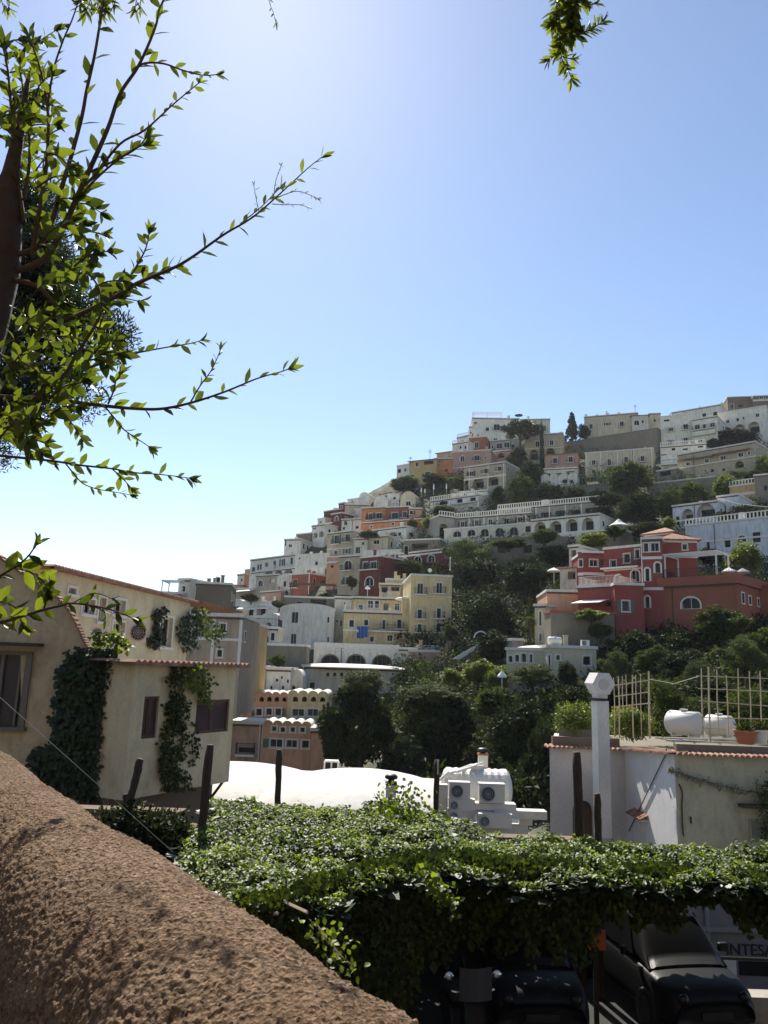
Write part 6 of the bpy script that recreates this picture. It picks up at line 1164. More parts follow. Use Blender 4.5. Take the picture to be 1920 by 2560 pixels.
cn = P(1590, 2318, 19.5); cnp = MB().lathe([(1.15, 0), (1.1, .06), (.7, .26), (.3, .38), (.02, .42)], (0, 0, 0), 16)
ce = empty('canopy', (cn[0], cn[1], -4.5), 0, 'small pale rounded canopy glimpsed behind the dark car', 'canopy'); o = cnp.build('cover', M['cloth'], ce); o.location = (0, 0, cn[2] + 4.5); MB().tube([(0, 0, 0), (0, 0, cn[2] + 4.5 + .35)], .03, 8).build('pole', M['iron'], ce)
bh = MB().box(-26, 26, -14, -3.2, 0, 17); tag(bh.build('sky_blocker', S('brown'), loc=(0, -8, 0)), 'tall dark block added unseen behind the viewer to hold off skylight', 'building')  # unseen block added to keep sky light off the car park and parapet
def car(c, rz, label, wd=1.66, ln_=3.9, ht=1.5, paint='blackpaint'):
    e = empty('parked_car', (c[0], c[1], 0), rz, label, 'car'); h2 = wd / 2
    def loft(secs, nm, mt, par):         # secs: (y, z0, z1, halfwidth bottom, halfwidth top)
        mb = MB(); n = 12; vs = []
        for (y, z0, z1, wb, wt) in secs:
            ring = [(-wb * .96, z0), (-wb, z0 + (z1 - z0) * .25), (-(wb + wt) / 2, z0 + (z1 - z0) * .65), (-wt, z1 - .05), (-wt * .88, z1), (-wt * .3, z1 + .02), (wt * .3, z1 + .02), (wt * .88, z1), (wt, z1 - .05), ((wb + wt) / 2, z0 + (z1 - z0) * .65), (wb, z0 + (z1 - z0) * .25), (wb * .96, z0)]
            vs += [(x, y, z) for x, z in ring]
        fs = [(i * n + k, i * n + (k + 1) % n, (i + 1) * n + (k + 1) % n, (i + 1) * n + k) for i in range(len(secs) - 1) for k in range(n)] + [tuple(range(n)), tuple((len(secs) - 1) * n + k for k in range(n))[::-1]]
        mb.add(vs, fs); o = mb.build(nm, mt, par, smooth=True); md = o.modifiers.new('s', 'SUBSURF'); md.levels = md.render_levels = 2; return o
    L2 = ln_ / 2
    bd = loft([(-L2, .35, .62, h2 * .8, h2 * .72), (-L2 + .1, .25, .8, h2 * .92, h2 * .85), (-L2 + .6, .22, .9, h2, h2 * .92), (0, .2, .95, h2, h2 * .93), (L2 - .6, .22, .95, h2, h2 * .92), (L2 - .12, .25, .85, h2 * .92, h2 * .85), (L2, .38, .66, h2 * .8, h2 * .74)], 'body', M[paint], e)
    loft([(-L2 + .75, .88, .93, h2 * .86, h2 * .8), (-L2 + 1.35, .88, ht - .1, h2 * .88, h2 * .70), (-L2 + 1.7, .88, ht, h2 * .88, h2 * .7), (L2 - 1.1, .88, ht, h2 * .88, h2 * .7), (L2 - .5, .88, ht - .12, h2 * .88, h2 * .68), (L2 - .2, .88, .94, h2 * .84, h2 * .78)], 'cabin', M[paint], e)
    gz = MB(); gz.add([(-h2 * .72, -L2 + .86, .99), (h2 * .72, -L2 + .86, .99), (h2 * .6, -L2 + 1.36, ht - .12), (-h2 * .6, -L2 + 1.36, ht - .12)], [(0, 1, 2, 3)])
    gz.build('windscreen', M['glass'], e); gz2 = MB().add([(-h2 * .7, L2 - .19, 1.0), (h2 * .7, L2 - .19, 1.0), (h2 * .58, L2 - .42, ht - .14), (-h2 * .58, L2 - .42, ht - .14)], [(3, 2, 1, 0)]); gz2.build('rear_window', M['glass'], e)
    for sx in (-1, 1):
        MB().add([(sx * h2 * .905, -L2 + 1.2, .97), (sx * h2 * .905, L2 - .6, .97), (sx * h2 * .75, L2 - .75, ht - .13), (sx * h2 * .75, -L2 + 1.55, ht - .13)], [(0, 1, 2, 3)]).build('side_window', M['glass'], e)
        MB().lathe([(.02, -.02), (.07, -.01), (.1, .03), (.1, .05), (.02, .06)], (sx * h2 * .62, -L2 + .02, .68), 14, axis=1).build('headlight', M['glass'], e, smooth=True)
        mm = MB().box(sx * (h2 + .02) - .02, sx * (h2 + .02) + .14 * sx + .02, -L2 + 1.15, -L2 + 1.25, .98, 1.12); mo = mm.build('door_mirror', M[paint], e); b_ = mo.modifiers.new('b', 'BEVEL'); b_.width = .03; b_.segments = 3
        for yy in (-L2 + .7, L2 - .7):
            wh = MB().lathe([(.2, -.1), (.3, -.1), (.32, -.06), (.32, .06), (.3, .1), (.2, .1)], (sx * (h2 - .1), yy, .32), 22, axis=0).build('wheel', M['rubber'], e); MB().lathe([(.19, -.11), (.19, .11)], (sx * (h2 - .1), yy, .32), 18, axis=0).build('rim', M['iron'], wh)
    pl = MB().box(-.26, .26, -L2 - .03, -L2 - .005, .42, .53).build('number_plate', M['iron'], e)
    return e
car(PZ(1635, 2575, .0) * [1, 0, 0] * 0 + np.array([P(1637, 2400, 15.1)[0], 15.1, 0]), math.radians(10), 'black car nosing out beside the railing at lower right', 1.68, 3.7, 1.62)
car(PZ(1285, 2575, .0) * [1, 0, 0] * 0 + np.array([P(1287, 2400, 14.9)[0], 14.9, 0]), math.radians(3), 'black car with dappled windscreen left of the pergola posts', 1.7, 3.8, 1.5)
# scooter at the left under the ivy
sc0 = P(1165, 2420, 12.6); se = empty('motor_scooter', (sc0[0], 12.6, 0), math.radians(10), 'dark motor scooter with tall windshield deep under the ivy', 'scooter')
for yy in (-.62, .62):
    w_ = MB().lathe([(.14, -.05), (.2, -.06), (.23, -.03), (.23, .03), (.2, .06), (.14, .05)], (0, yy, .23), 18, axis=0).build('wheel', M['rubber'], se)
sbm = MB().prism([(-.75, .3), (-.6, .45), (-.45, .95), (-.36, 1.0), (-.3, .5), (-.1, .32), (.2, .34), (.3, .62), (.75, .72), (.85, .6), (.6, .35), (.3, .2), (-.4, .2)], 0, -.17, .17); o = sbm.build('body', M['blackpaint'], se); b_ = o.modifiers.new('b', 'BEVEL'); b_.width = .05; b_.segments = 3
MB().box(-.14, .14, .22, .8, .73, .82).build('seat', M['rubber'], se); MB().tube([(-.32, -.36, 1.1), (0, -.42, 1.03), (.32, -.36, 1.1)], .02, 8).build('handlebar', M['chrome'], se)
MB().add([(x, -.5 - .06 * (1 - (x / .24) ** 2), z) for z in (1.02, 1.25, 1.45) for x in (-.24, -.12, 0, .12, .24)], [(r * 5 + k, r * 5 + k + 1, r * 5 + k + 6, r * 5 + k + 5) for r in (0, 1) for k in range(4)]).build('windshield', plain('smoked_plastic', (.05, .05, .055), .15), se)
for sx in (-1, 1): MB().lathe([(.02, 0), (.075, .01), (.075, .03), (.02, .04)], (sx * .36, -.38, 1.28), 16, axis=1).build('mirror', M['chrome'], se, smooth=True)
# ------------------------------------------------------------------ pergola
ZC = 2.5
pg = empty('pergola', (2, 8, 0), 0, 'timber pergola frame buried beneath the ivy roof', 'pergola')
for k in range(3): MB().box(-3.2, 12, 13.6 + k * .7 - 8 - .05, 13.6 + k * .7 - 8 + .05, ZC - .16, ZC - .06).build('beam', M['post'], pg)
def pole(pts, d, wpx, label, zto=None):
    ws = [P(x, y, d) for x, y in pts]; r = wpx / 2 / FPX * d; lo_ = ws[-1].copy(); dv = ws[-1] - ws[0]; 
    if zto is not None:
        t = (zto - ws[-1][2]) / dv[2]; ws.append(ws[-1] + dv * t * .9 + np.array([0, 0, 0]));  ws[-1][2] = zto
    o_ = ws[-1]; ws = [w_ - o_ for w_ in ws]; fine = []
    for i in range(len(ws) - 1):
        for t in np.linspace(0, 1, 7)[:-1]: fine.append(ws[i] * (1 - t) + ws[i + 1] * t + np.array([random.uniform(-.008, .008), 0, 0]))
    fine.append(ws[-1]); rad = [r * random.uniform(.94, 1.08) for _ in fine]; rad[0] = r * .9
    o = MB().tube(fine, rad, 10).build('wooden_pole', M['post'], smooth=True); o.location = tuple(map(float, o_)); tag(o, label, 'post', 'rough dark poles standing up through the ivy'); return o
pole([(525, 1862), (503, 2100)], 14.9, 20, 'tall dark pole before the right edge of the annex', 0)
pole([(698, 1874), (694, 2020)], 18.9, 15, 'dark pole standing before the left white dome', 0)
pole([(1093, 1900), (1089, 2045)], 17.4, 14, 'dark pole between right dome and air conditioners', 0)
pole([(1440, 1880), (1449, 2110), (1456, 2560)], 15.3, 21, 'tallest pole left of the hexagonal chimney reaching down to the cars', 0)
pole([(1493, 1984), (1497, 2120), (1501, 2560)], 15.1, 17, 'short pole right of the tallest pole', 0)
pole([(351, 1897), (340, 1945), (322, 2010)], 15.5, 18, 'crooked leaning stake before the annex wall', .8)
pole([(314, 1985), (316, 2020)], 15.5, 14, 'stub of a stake at the annex corner', .8)
tag(MB().box(-.015, .015, -.01, .01, -.3, 0).build('pale_tube', M['plastic'], loc=(0, 0, 0)), 'thin pale tube standing on the pole between dome and air conditioners', 'tube'); bpy.data.objects['pale_tube'].location = tuple(P(1095, 1900, 17.3))
# ------------------------------------------------------------------ ivy roof
rs = np.random.RandomState(21)
top_poly = [(430, 2122), (500, 2098), (524, 1999), (600, 2002), (684, 2006), (780, 2012), (880, 2022), (960, 2006), (1030, 2026), (1160, 2052), (1270, 2076), (1443, 2094), (1682, 2110), (1960, 2116), (2100, 2118), (2100, 2210), (1900, 2196), (1500, 2186), (1300, 2176), (1140, 2156), (1050, 2168), (973, 2190), (860, 2216), (766, 2238), (680, 2262), (590, 2262), (500, 2190)]
pw = np.array([PZ(x, y, ZC + .12) for x, y in top_poly])
def sample_poly(n):
    out = []; lo_, hi_ = pw.min(0), pw.max(0); pl = [(p[0], p[1]) for p in pw]
    while len(out) < n:
        x, y = rs.uniform(lo_[0], hi_[0]), rs.uniform(lo_[1], hi_[1])
        if inpoly(x + (vnoise(x * 2.5, y * 2.5, 0., 4) - .5) * .5, y + (vnoise(x * 2.5, y * 2.5, 5., 4) - .5) * .5, pl): out.append((x, y))
    return np.array(out)
def hgt(x, y): return ZC + .10 + (vnoise(x * .9, y * .9, 0., 1) - .5) * .30 + (vnoise(x * 3.1, y * 3.1, 0., 2) - .5) * .22
XY = sample_poly(27000); n = len(XY); z = hgt(XY[:, 0], XY[:, 1]) - rs.uniform(0, 1, n) ** 2 * .14
Pt = np.column_stack([XY, z]); Nn = rnd3(n, rs) * .62 + [0, 0, 1.]; D = rnd3(n, rs) * [1, 1, .3] + [0, -.25, -.1]
V1, F1 = leafgeo(Pt, D, Nn, rs.uniform(.035, .115, n), rs.uniform(.03, .085, n), fold=.18, shape='l', curl=.3)
def curtain(x0, x1, ys, drops, n, seed):
    r = np.random.RandomState(seed); xs = r.uniform(x0, x1, n); base = np.interp(xs, [e_[0] for e_ in ys], [e_[1] for e_ in ys]); dr = np.interp(xs, [e_[0] for e_ in drops], [e_[1] for e_ in drops])
    dr = dr * 1.15 * (.62 + .62 * vnoise(xs / 26., 0 * xs, 0., seed) + .25 * vnoise(xs / 9., 0 * xs, 0., seed + 1)); Q = np.array([PZ(x, y, ZC) for x, y in zip(xs, base)])
    t = r.uniform(-.1, 1, n) ** 1.0; Q[:, 2] += -t * dr + .1; Q[:, 1] += r.uniform(-.28, .25, n); Q[:, 0] += r.uniform(-.05, .05, n); return Q
edge = [(590, 2262), (680, 2262), (766, 2238), (860, 2216), (973, 2190), (1050, 2168), (1140, 2156), (1300, 2176), (1500, 2186), (1900, 2196), (2100, 2210)]
drops = [(590, .25), (700, .55), (800, 1.3), (1000, 1.5), (1150, 1.25), (1250, 1.0), (1480, .85), (1520, .55), (1690, .62), (1720, .45), (1800, .38), (1860, .62), (2100, .5)]
Qc = curtain(600, 2100, edge, drops, 17000, 31); Qc[:, 2] += 0; n2 = len(Qc); Dc = rnd3(n2, rs) * .6 + [0, -.25, -1.]; Nc = rnd3(n2, rs) * .6 + [0, -1, .35]
V2, F2 = leafgeo(Qc, Dc, Nc, rs.uniform(.05, .10, n2), rs.uniform(.045, .08, n2), fold=.12, shape='l', curl=.2)
tag(npmesh('ivy_fringe', V2, F2, LM['ivyshade'], loc=(3, 11, ZC - .5)), 'ragged ivy fringe hanging over the front edge of the pergola', 'ivy', kind='stuff')
iv = npmesh('ivy_roof', V1, F1, LM['ivy'], loc=(3, 12, ZC)); tag(iv, 'dense sunlit ivy spread over the top of the pergola', 'ivy', kind='stuff')
XY = sample_poly(9000); n = len(XY); V3, F3 = leafgeo(np.column_stack([XY, hgt(XY[:, 0], XY[:, 1]) - rs.uniform(.1, .3, n)]), rnd3(n, rs) * [1, 1, .2], rnd3(n, rs) * .4 + [0, 0, 1], rs.uniform(.16, .26, n), rs.uniform(.14, .22, n), fold=.05)
Qb = curtain(640, 2100, edge, [(a_, b_ * .8) for a_, b_ in drops], 3200, 33); Qb[:, 1] += .25; nb = len(Qb); V4, F4 = leafgeo(Qb, rnd3(nb, rs) * .5 + [0, 0, -1.], rnd3(nb, rs) * .4 + [0, -1, 0], rs.uniform(.14, .22, nb), rs.uniform(.12, .18, nb), fold=.05)
tag(npmesh('added_ivy_underlayer', np.vstack([V3, V4]), np.vstack([F3, F4 + len(V3)]), LM['ivydark'], loc=(3, 12, ZC - .2)), 'dark leaves added beneath the sunlit ivy roof to block light', 'ivy', kind='stuff')  # large dark leaves added under the ivy roof to stop light coming through
# trailing ivy by the parapet, and a strand at the front edge
def strand_ivy(pts, d, n, size, mat, label, spread=.06, seed=1):
    r = np.random.RandomState(seed); pl = [P(x, y, dd) for (x, y), dd in zip(pts, d)]; o_ = pl[0]; e = empty('ivy_strand', o_, 0, label, 'ivy'); MB().tube([p - o_ for p in pl], .008, 5).build('stem', M['bark'], e); Q = []
    for k in range(n): i = r.randint(len(pl) - 1); t = r.rand(); Q.append(pl[i] * (1 - t) + pl[i + 1] * t - o_ + r.normal(size=3) * spread)
    Q = np.array(Q); V, F = leafgeo(Q, rnd3(n, r) + [0, -.2, -.6], rnd3(n, r) * .7 + [0, -.4, .9], r.uniform(.7, 1.3, n) * size, r.uniform(.6, 1.1, n) * size, fold=.12, shape='l', curl=.2); npmesh('leaves', V, F, LM[mat], e)
strand_ivy([(790, 2310), (815, 2345), (850, 2390), (885, 2420)], [5.5, 5.3, 5.1, 5.0], 90, .04, 'ivy', 'small bright ivy strand trailing just beyond the parapet', .06, 3)
strand_ivy([(1050, 2170), (1085, 2210), (1115, 2245), (1135, 2275)], [12.6, 12.4, 12.3, 12.3], 150, .09, 'ivy', 'sunlit ivy strand drooping over the middle of the ivy edge', .07, 4)
strand_ivy([(960, 2010), (985, 2020), (1020, 2012), (1050, 2030)], [16.5, 16.5, 16.4, 16.4], 420, .09, 'ivy', 'ivy mound gathered round the foot of the dome chimney', .22, 5)
for (x0_, y0_, x1_, y1_, lab) in ((709, 2254, 768, 2281, 'pale broken batten poking out under the ivy edge'), (655, 2290, 694, 2283, 'short pale batten end near the parapet under the ivy')):
    a_, b_ = P(x0_, y0_, 11.0), P(x1_, y1_, 10.7); o = MB().tube([(0, 0, 0), b_ - a_], .025, 4).build('batten', M['bamboo']); o.location = tuple(map(float, a_)); tag(o, lab, 'batten')
# ------------------------------------------------------------------ parapet
WA = math.radians(-33.9); wdir = np.array([math.sin(WA), math.cos(WA), 0]); ndir = np.array([math.cos(WA), -math.sin(WA), 0])
RP = .2; CN, CZ = .525, -.604
ns, na = 1000, 230; s = .28 * (14 / .28) ** (np.arange(ns) / (ns - 1)); s = np.concatenate([[-1.2, -.6, -.2, .1], s]); ns = len(s)
arc = np.linspace(math.radians(-12), math.radians(192), na)     # 0 = outward (+n), 180 = towards camera side
Sg, Ag = np.meshgrid(s, arc, indexing='ij'); arcl = Ag * RP
def bil(f, sd_, amp, st=1.0): return (np.abs(vnoise(Sg * f * st + 50, arcl * f + 50, 0., sd_) - .5) * 2) * amp
lod = np.clip(1.6 / (np.abs(Sg) + .6), .25, 1)
disp = (vnoise(Sg * 2.2, arcl * 3, 0., 1) - .5) * .022 + (vnoise(Sg * 9, arcl * 11, 0., 2) - .5) * .010 + (bil(60, 3, .0035) + bil(130, 4, .005) - (vnoise(Sg * 180, arcl * 190, 0., 5)) * .005)
Rr = RP + disp
base = EYE + ndir * CN + np.array([0, 0, CZ])
Pg = base[None, None] + wdir[None, None] * Sg[..., None] + (ndir[None, None] * np.cos(Ag)[..., None] + np.array([0, 0, 1.])[None, None] * np.sin(Ag)[..., None]) * Rr[..., None]
F = []; idx = np.arange(ns * na).reshape(ns, na); F = np.stack([idx[:-1, :-1], idx[1:, :-1], idx[1:, 1:], idx[:-1, 1:]], -1).reshape(-1, 4)
def parapetmat():
    m, nt, b = new_mat('rough_brown_stucco'); L = nt.links; tc = N(nt, 'ShaderNodeTexCoord')
    n1 = N(nt, 'ShaderNodeTexNoise', Scale=80., Detail=6., Roughness=.75); n2 = N(nt, 'ShaderNodeTexNoise', Scale=4., Detail=4.); n3 = N(nt, 'ShaderNodeTexVoronoi', Scale=130.)
    for q in (n1, n2, n3): L.new(tc.outputs['Object'], q.inputs['Vector'])
    r = N(nt, 'ShaderNodeValToRGB'); e = r.color_ramp.elements; e[0].position = .32; e[0].color = (.045, .030, .021, 1); e[1].position = .68; e[1].color = (.31, .215, .145, 1); L.new(n1.outputs[0], r.inputs[0])
    r2 = N(nt, 'ShaderNodeValToRGB'); r2.color_ramp.elements[0].position = .3; r2.color_ramp.elements[0].color = (.7, .66, .62, 1); r2.color_ramp.elements[1].position = .7; L.new(n2.outputs[0], r2.inputs[0])
    mx = N(nt, 'ShaderNodeMix', data_type='RGBA', blend_type='MULTIPLY'); mx.inputs[0].default_value = 1; L.new(r.outputs[0], mx.inputs[6]); L.new(r2.outputs[0], mx.inputs[7]); L.new(mx.outputs[2], b.inputs['Base Color'])
    b.inputs['Roughness'].default_value = .95; b.inputs['Specular IOR Level'].default_value = .08
    ad = N(nt, 'ShaderNodeMath', operation='ADD'); L.new(n1.outputs[0], ad.inputs[0]); L.new(n3.outputs[0], ad.inputs[1])
    bp = N(nt, 'ShaderNodeBump', Strength=1., Distance=.006); L.new(ad.outputs[0], bp.inputs['Height']); L.new(bp.outputs[0], b.inputs['Normal']); return m
PM = parapetmat(); pe_ = empty('parapet_wall', (base[0], base[1], 4.0), 0, 'rough brown stucco parapet with rounded top crossing the lower left', 'wall'); po = np.array(pe_.location)
npmesh('rounded_top', Pg.reshape(-1, 3) - po, F, PM, pe_, smooth=False)
mb = MB(); q = []
for nn, zz in ((CN - RP * .955, CZ), (CN + RP * .955, CZ)):
    for ss in (-1.2, 14.0): q.append(EYE + ndir * nn + wdir * ss + np.array([0, 0, zz]) - po)
dn = [0, 0, -1.6 + .604 - .3]; dn2 = [0, 0, -11]
mb.add([q[0], q[1], q[1] + dn, q[0] + dn, q[2], q[3], q[3] + dn2, q[2] + dn2], [(0, 1, 2, 3), (4, 5, 6, 7), (0, 4, 5, 1)]); mb.build('wall_body', PM, pe_)
# footway on the camera's side of the parapet
a0 = EYE + ndir * (CN - RP * .9) + wdir * -6; a1 = EYE + ndir * (CN - RP * .9) + wdir * 14; fw = MB().add([(a0[0], a0[1], 4.0), (a1[0], a1[1], 4.0), (a1[0] - 6, a1[1] - 3, 4.0), (a0[0] - 8, a0[1] - 3, 4.0)], [(0, 1, 2, 3)]); tag(fw.build('footway', asphalt), kind='structure')
# thin cable over the garden
ca, cb_, cc = P(-60, 1690, 3.0), P(200, 1915, 3.6), P(432, 2130, 4.4)
tag(MB().tube([ca, cb_ + np.array([0, 0, -.01]), cc], .0013, 5).build('cable', M['steel'], loc=ca), 'thin pale cable slanting down across the dark ivy column', 'cable')
# ------------------------------------------------------------------ overhanging leafy tree, foreground
TD = 2.5; KS = 2.5 / 1.75
tr_o = P(-230, 1650, TD); tr_o[2] = 4.0
lt = empty('overhanging_tree', tr_o, 0, 'backlit broad leaved tree reaching in from the left edge', 'tree')
trunk_pts = [np.array([tr_o[0], TD, 3.9])] + [P(x, y, TD) for x, y in ((-190, 1400), (-130, 1080), (-70, 850), (-18, 670), (4, 540), (26, 440), (48, 330), (70, 200))]
MB().tube([p - tr_o for p in trunk_pts], [.12, .115, .11, .10, .09, .07, .03, .018, .008], 12).build('trunk', M['post'], lt, smooth=True)
LEAVES = dict(P=[], D=[], N=[], L=[], W=[])
def branch(pts, r0=.006, r1=.0012, dz=(0, 0), sp=19, L=(.04, .066), start=.12, wr=.36, tip=5, drop=1.0, mat='branch', seed=0, par=None, org=None, build=True):
    rs = np.random.RandomState(seed + int(abs(pts[0][0] * 7 + pts[0][1]))); ks = KS if par is None else 1.; par = par or lt; org = tr_o if org is None else org; r0 *= ks * .78; r1 *= ks * .8; L = (L[0] * ks * .88, L[1] * ks * .9)
    dd = np.linspace(TD + dz[0] * ks, TD + dz[1] * ks, len(pts)); W_ = [P(x, y, d_) for (x, y), d_ in zip(pts, dd)]
    fine = []; px = []
    for i in range(len(W_) - 1):
        k = max(2, int(math.dist(pts[i], pts[i + 1]) / 12))
        p0_, p1_, p2_, p3_ = W_[max(i - 1, 0)], W_[i], W_[i + 1], W_[min(i + 2, len(W_) - 1)]
        for t in np.linspace(0, 1, k + 1)[:-1]:
            fine.append(.5 * ((2 * p1_) + (-p0_ + p2_) * t + (2 * p0_ - 5 * p1_ + 4 * p2_ - p3_) * t * t + (-p0_ + 3 * p1_ - 3 * p2_ + p3_) * t ** 3)); px.append(None)
    fine.append(W_[-1]); fine = np.array(fine); n = len(fine); rad = np.linspace(r0, r1, n)
    bo = MB().tube([p - org for p in fine], rad, 6).build('branch', M['bark'] if r0 > .0015 else LM['young'], par, smooth=True)
    seg = np.linalg.norm(np.diff(fine, axis=0), axis=1); tot = seg.sum(); step = sp / FPX * TD; cum = np.concatenate([[0], np.cumsum(seg)]); Pp, Dd, Nn, Ll, Ww = [], [], [], [], []
    pos = np.arange(tot * start, tot, step); ph = rs.uniform(0, 6.28)
    for k, s_ in enumerate(pos):
        s_ += rs.uniform(-.3, .3) * step; i = min(n - 2, max(0, np.searchsorted(cum, s_) - 1)); t = (s_ - cum[i]) / (seg[i] + 1e-9); p = fine[i] * (1 - t) + fine[i + 1] * t; tn = (fine[i + 1] - fine[i]) / seg[i]
        a_ = np.cross(tn, [0, 1, 0]); a_ /= np.linalg.norm(a_) + 1e-9; b_ = np.cross(tn, a_); ph += 2.4; rad_ = a_ * math.cos(ph) + b_ * math.sin(ph) * .8
        if rs.rand() < .12: continue
        up = .75 + .25 * rs.rand(); d_ = tn * rs.uniform(.5, 1.1) + rad_ * up + rs.normal(size=3) * .15; Pp.append(p); Dd.append(d_ * [1, .6, 1]); Nn.append(np.array([0, -.75, .3]) + rad_ * -.3 + tn * .3 + rs.normal(size=3) * .5)
        l = rs.uniform(*L) * (1 - .25 * s_ / tot) * 1.0; Ll.append(l); Ww.append(l * wr * rs.uniform(.85, 1.3))
    tn = unit((fine[-1] - fine[-3])[None])[0]
    for k in range(tip):
        an = 6.28 * k / max(1, tip) + rs.rand(); a_ = np.cross(tn, [0, 1, 0]); a_ /= np.linalg.norm(a_) + 1e-9; b_ = np.cross(tn, a_); rad_ = a_ * math.cos(an) + b_ * math.sin(an); Pp.append(fine[-1] - tn * rs.uniform(0, .014)); Dd.append(tn * 1.1 + rad_ * rs.uniform(.25, .8)); Nn.append(-rad_ + tn * .3); l = rs.uniform(*L) * .85; Ll.append(l); Ww.append(l * wr * .85)
    if Pp:
        V, F = leafgeo(np.array(Pp) - org, np.array(Dd), np.array(Nn), np.array(Ll), np.array(Ww), fold=.16, shape='l', curl=.12); npmesh('leaves', V, F, LM[mat], bo)
    return fine
B = branch
B([(20, 640), (90, 620), (127, 560), (160, 450), (181, 380), (205, 290), (217, 224), (235, 145), (248, 70), (262, -20)], .009, .0035, sp=40, start=.35, L=(.055, .08), tip=0)
B([(30, 680), (100, 655), (145, 597), (203, 470), (268, 325), (300, 235), (347, 163), (387, 72), (400, 20), (425, -30)], .011, .003, sp=24, start=.2, L=(.05, .075), seed=3)
B([(330, 175), (362, 158), (409, 159), (452, 174), (506, 188), (545, 186)], .004, .0015, sp=17, L=(.03, .05), seed=4)
B([(200, 470), (231, 445), (300, 360), (362, 325), (434, 260), (500, 205)], .005, .0015, sp=17, L=(.028, .048), seed=5)
B([(180, 520), (235, 452), (311, 387), (360, 362)], .005, .002, sp=17, L=(.05, .075), seed=6)
B([(225, 430), (290, 400), (340, 372), (365, 345)], .004, .002, sp=20, L=(.045, .07), seed=66)
B([(80, 640), (108, 470), (119, 380), (119, 271), (100, 170), (72, 90)], .008, .003, sp=20, L=(.045, .075), seed=7)
B([(119, 260), (135, 170), (159, 98), (180, 50), (200, -10)], .004, .0018, sp=30, L=(.03, .05), seed=8)
B([(60, 560), (40, 420), (30, 300), (20, 180), (8, 120)], .008, .003, sp=14, L=(.045, .075), seed=9)
B([(60, 500), (75, 380), (60, 250), (50, 160)], .006, .002, sp=14, L=(.045, .07), seed=10)
B([(30, 700), (100, 720), (160, 790), (177, 795), (263, 755), (354, 704), (456, 658), (557, 588), (633, 542), (709, 476), (770, 420), (806, 392)], .009, .0012, (0, -.15), sp=24, start=.28, L=(.035, .058), seed=11, wr=.30, tip=3)
B([(230, 775), (300, 730), (354, 700), (400, 680), (440, 668)], .005, .002, sp=9, L=(.035, .06), seed=12, start=.1)
B([(310, 715), (324, 694), (350, 650), (365, 620), (374, 580)], .004, .0015, sp=10, L=(.035, .06), seed=13)
B([(648, 532), (640, 495), (634, 460)], .0016, .0008, sp=12, L=(.012, .03), seed=14, wr=.2, tip=3)
B([(683, 500), (690, 450), (704, 412)], .0014, .0008, sp=16, L=(.01, .02), seed=15, wr=.2, tip=4)
B([(690, 495), (740, 478), (776, 488), (798, 498)], .0014, .0008, sp=14, L=(.01, .022), seed=16, wr=.25, tip=4)
B([(680, 510), (720, 512), (750, 512), (774, 520)], .0014, .0008, sp=14, L=(.01, .02), seed=17, wr=.2, tip=3)
B([(600, 560), (650, 520), (680, 490), (700, 470)], .002, .001, sp=14, L=(.03, .045), seed=18, wr=.26)
B([(60, 900), (110, 930), (160, 935), (238, 914), (321, 887), (412, 869), (480, 858), (505, 850)], .006, .0015, dz=(.25, .25), sp=18, L=(.035, .058), seed=19, start=.3)
B([(60, 1000), (150, 950), (192, 886), (240, 810), (263, 765), (290, 740)], .007, .003, sp=18, L=(.045, .07), seed=20)
B([(-40, 985), (0, 992), (115, 997), (247, 1013), (330, 1021), (403, 1022), (481, 1006), (563, 979), (641, 947), (700, 930), (722, 922)], .008, .0015, (0, -.1), sp=22, start=.3, L=(.033, .055), seed=21, tip=7)
B([(475, 1008), (500, 965), (527, 928), (545, 890), (552, 870)], .003, .0012, dz=(.25, .25), sp=13, L=(.025, .04), seed=22)
B([(262, 1016), (290, 1050), (311, 1075), (345, 1098), (378, 1120)], .003, .0012, sp=12, L=(.028, .045), seed=23)
B([(270, 1010), (285, 975), (290, 950), (300, 935)], .003, .0015, sp=9, L=(.035, .055), seed=24)
B([(-30, 1135), (0, 1139), (70, 1146), (137, 1153), (200, 1163), (275, 1171), (340, 1182), (389, 1185), (450, 1192), (478, 1196)], .006, .0015, dz=(.42, .42), sp=20, start=.15, L=(.035, .06), seed=25, tip=7)
B([(165, 1160), (185, 1185), (206, 1208), (240, 1222), (275, 1228), (330, 1238)], .003, .0012, dz=(.42, .42), sp=16, L=(.028, .045), seed=26)
B([(280, 1172), (310, 1200), (330, 1222)], .003, .0015, dz=(.42, .42), sp=13, L=(.04, .055), seed=27)
# short inner shoots that fill the left edge
rg = [(-20, 60), (85, 110), (120, 260), (115, 420), (190, 500), (215, 640), (250, 760), (265, 860), (220, 960), (150, 1010), (100, 1090), (-20, 1110)]
rsx = np.random.RandomState(77); cnt = 0
while cnt < 78:
    x, y = rsx.uniform(-60, 270), rsx.uniform(60, 1110)
    if not inpoly(x, y, rg): continue
    if 400 < y < 800 and x < 55: continue
    cnt += 1; an = rsx.uniform(-1.4, .9); ln_ = rsx.uniform(45, 110); dz = rsx.uniform(-.2, .5)
    B([(x, y), (x + ln_ * .5 * math.cos(an), y + ln_ * .5 * math.sin(an)), (x + ln_ * math.cos(an + .25), y + ln_ * math.sin(an + .25))], .0035, .0013, (dz, dz - .05), sp=17, L=(.04, .068), seed=100 + cnt, start=.0, tip=4, wr=.42)
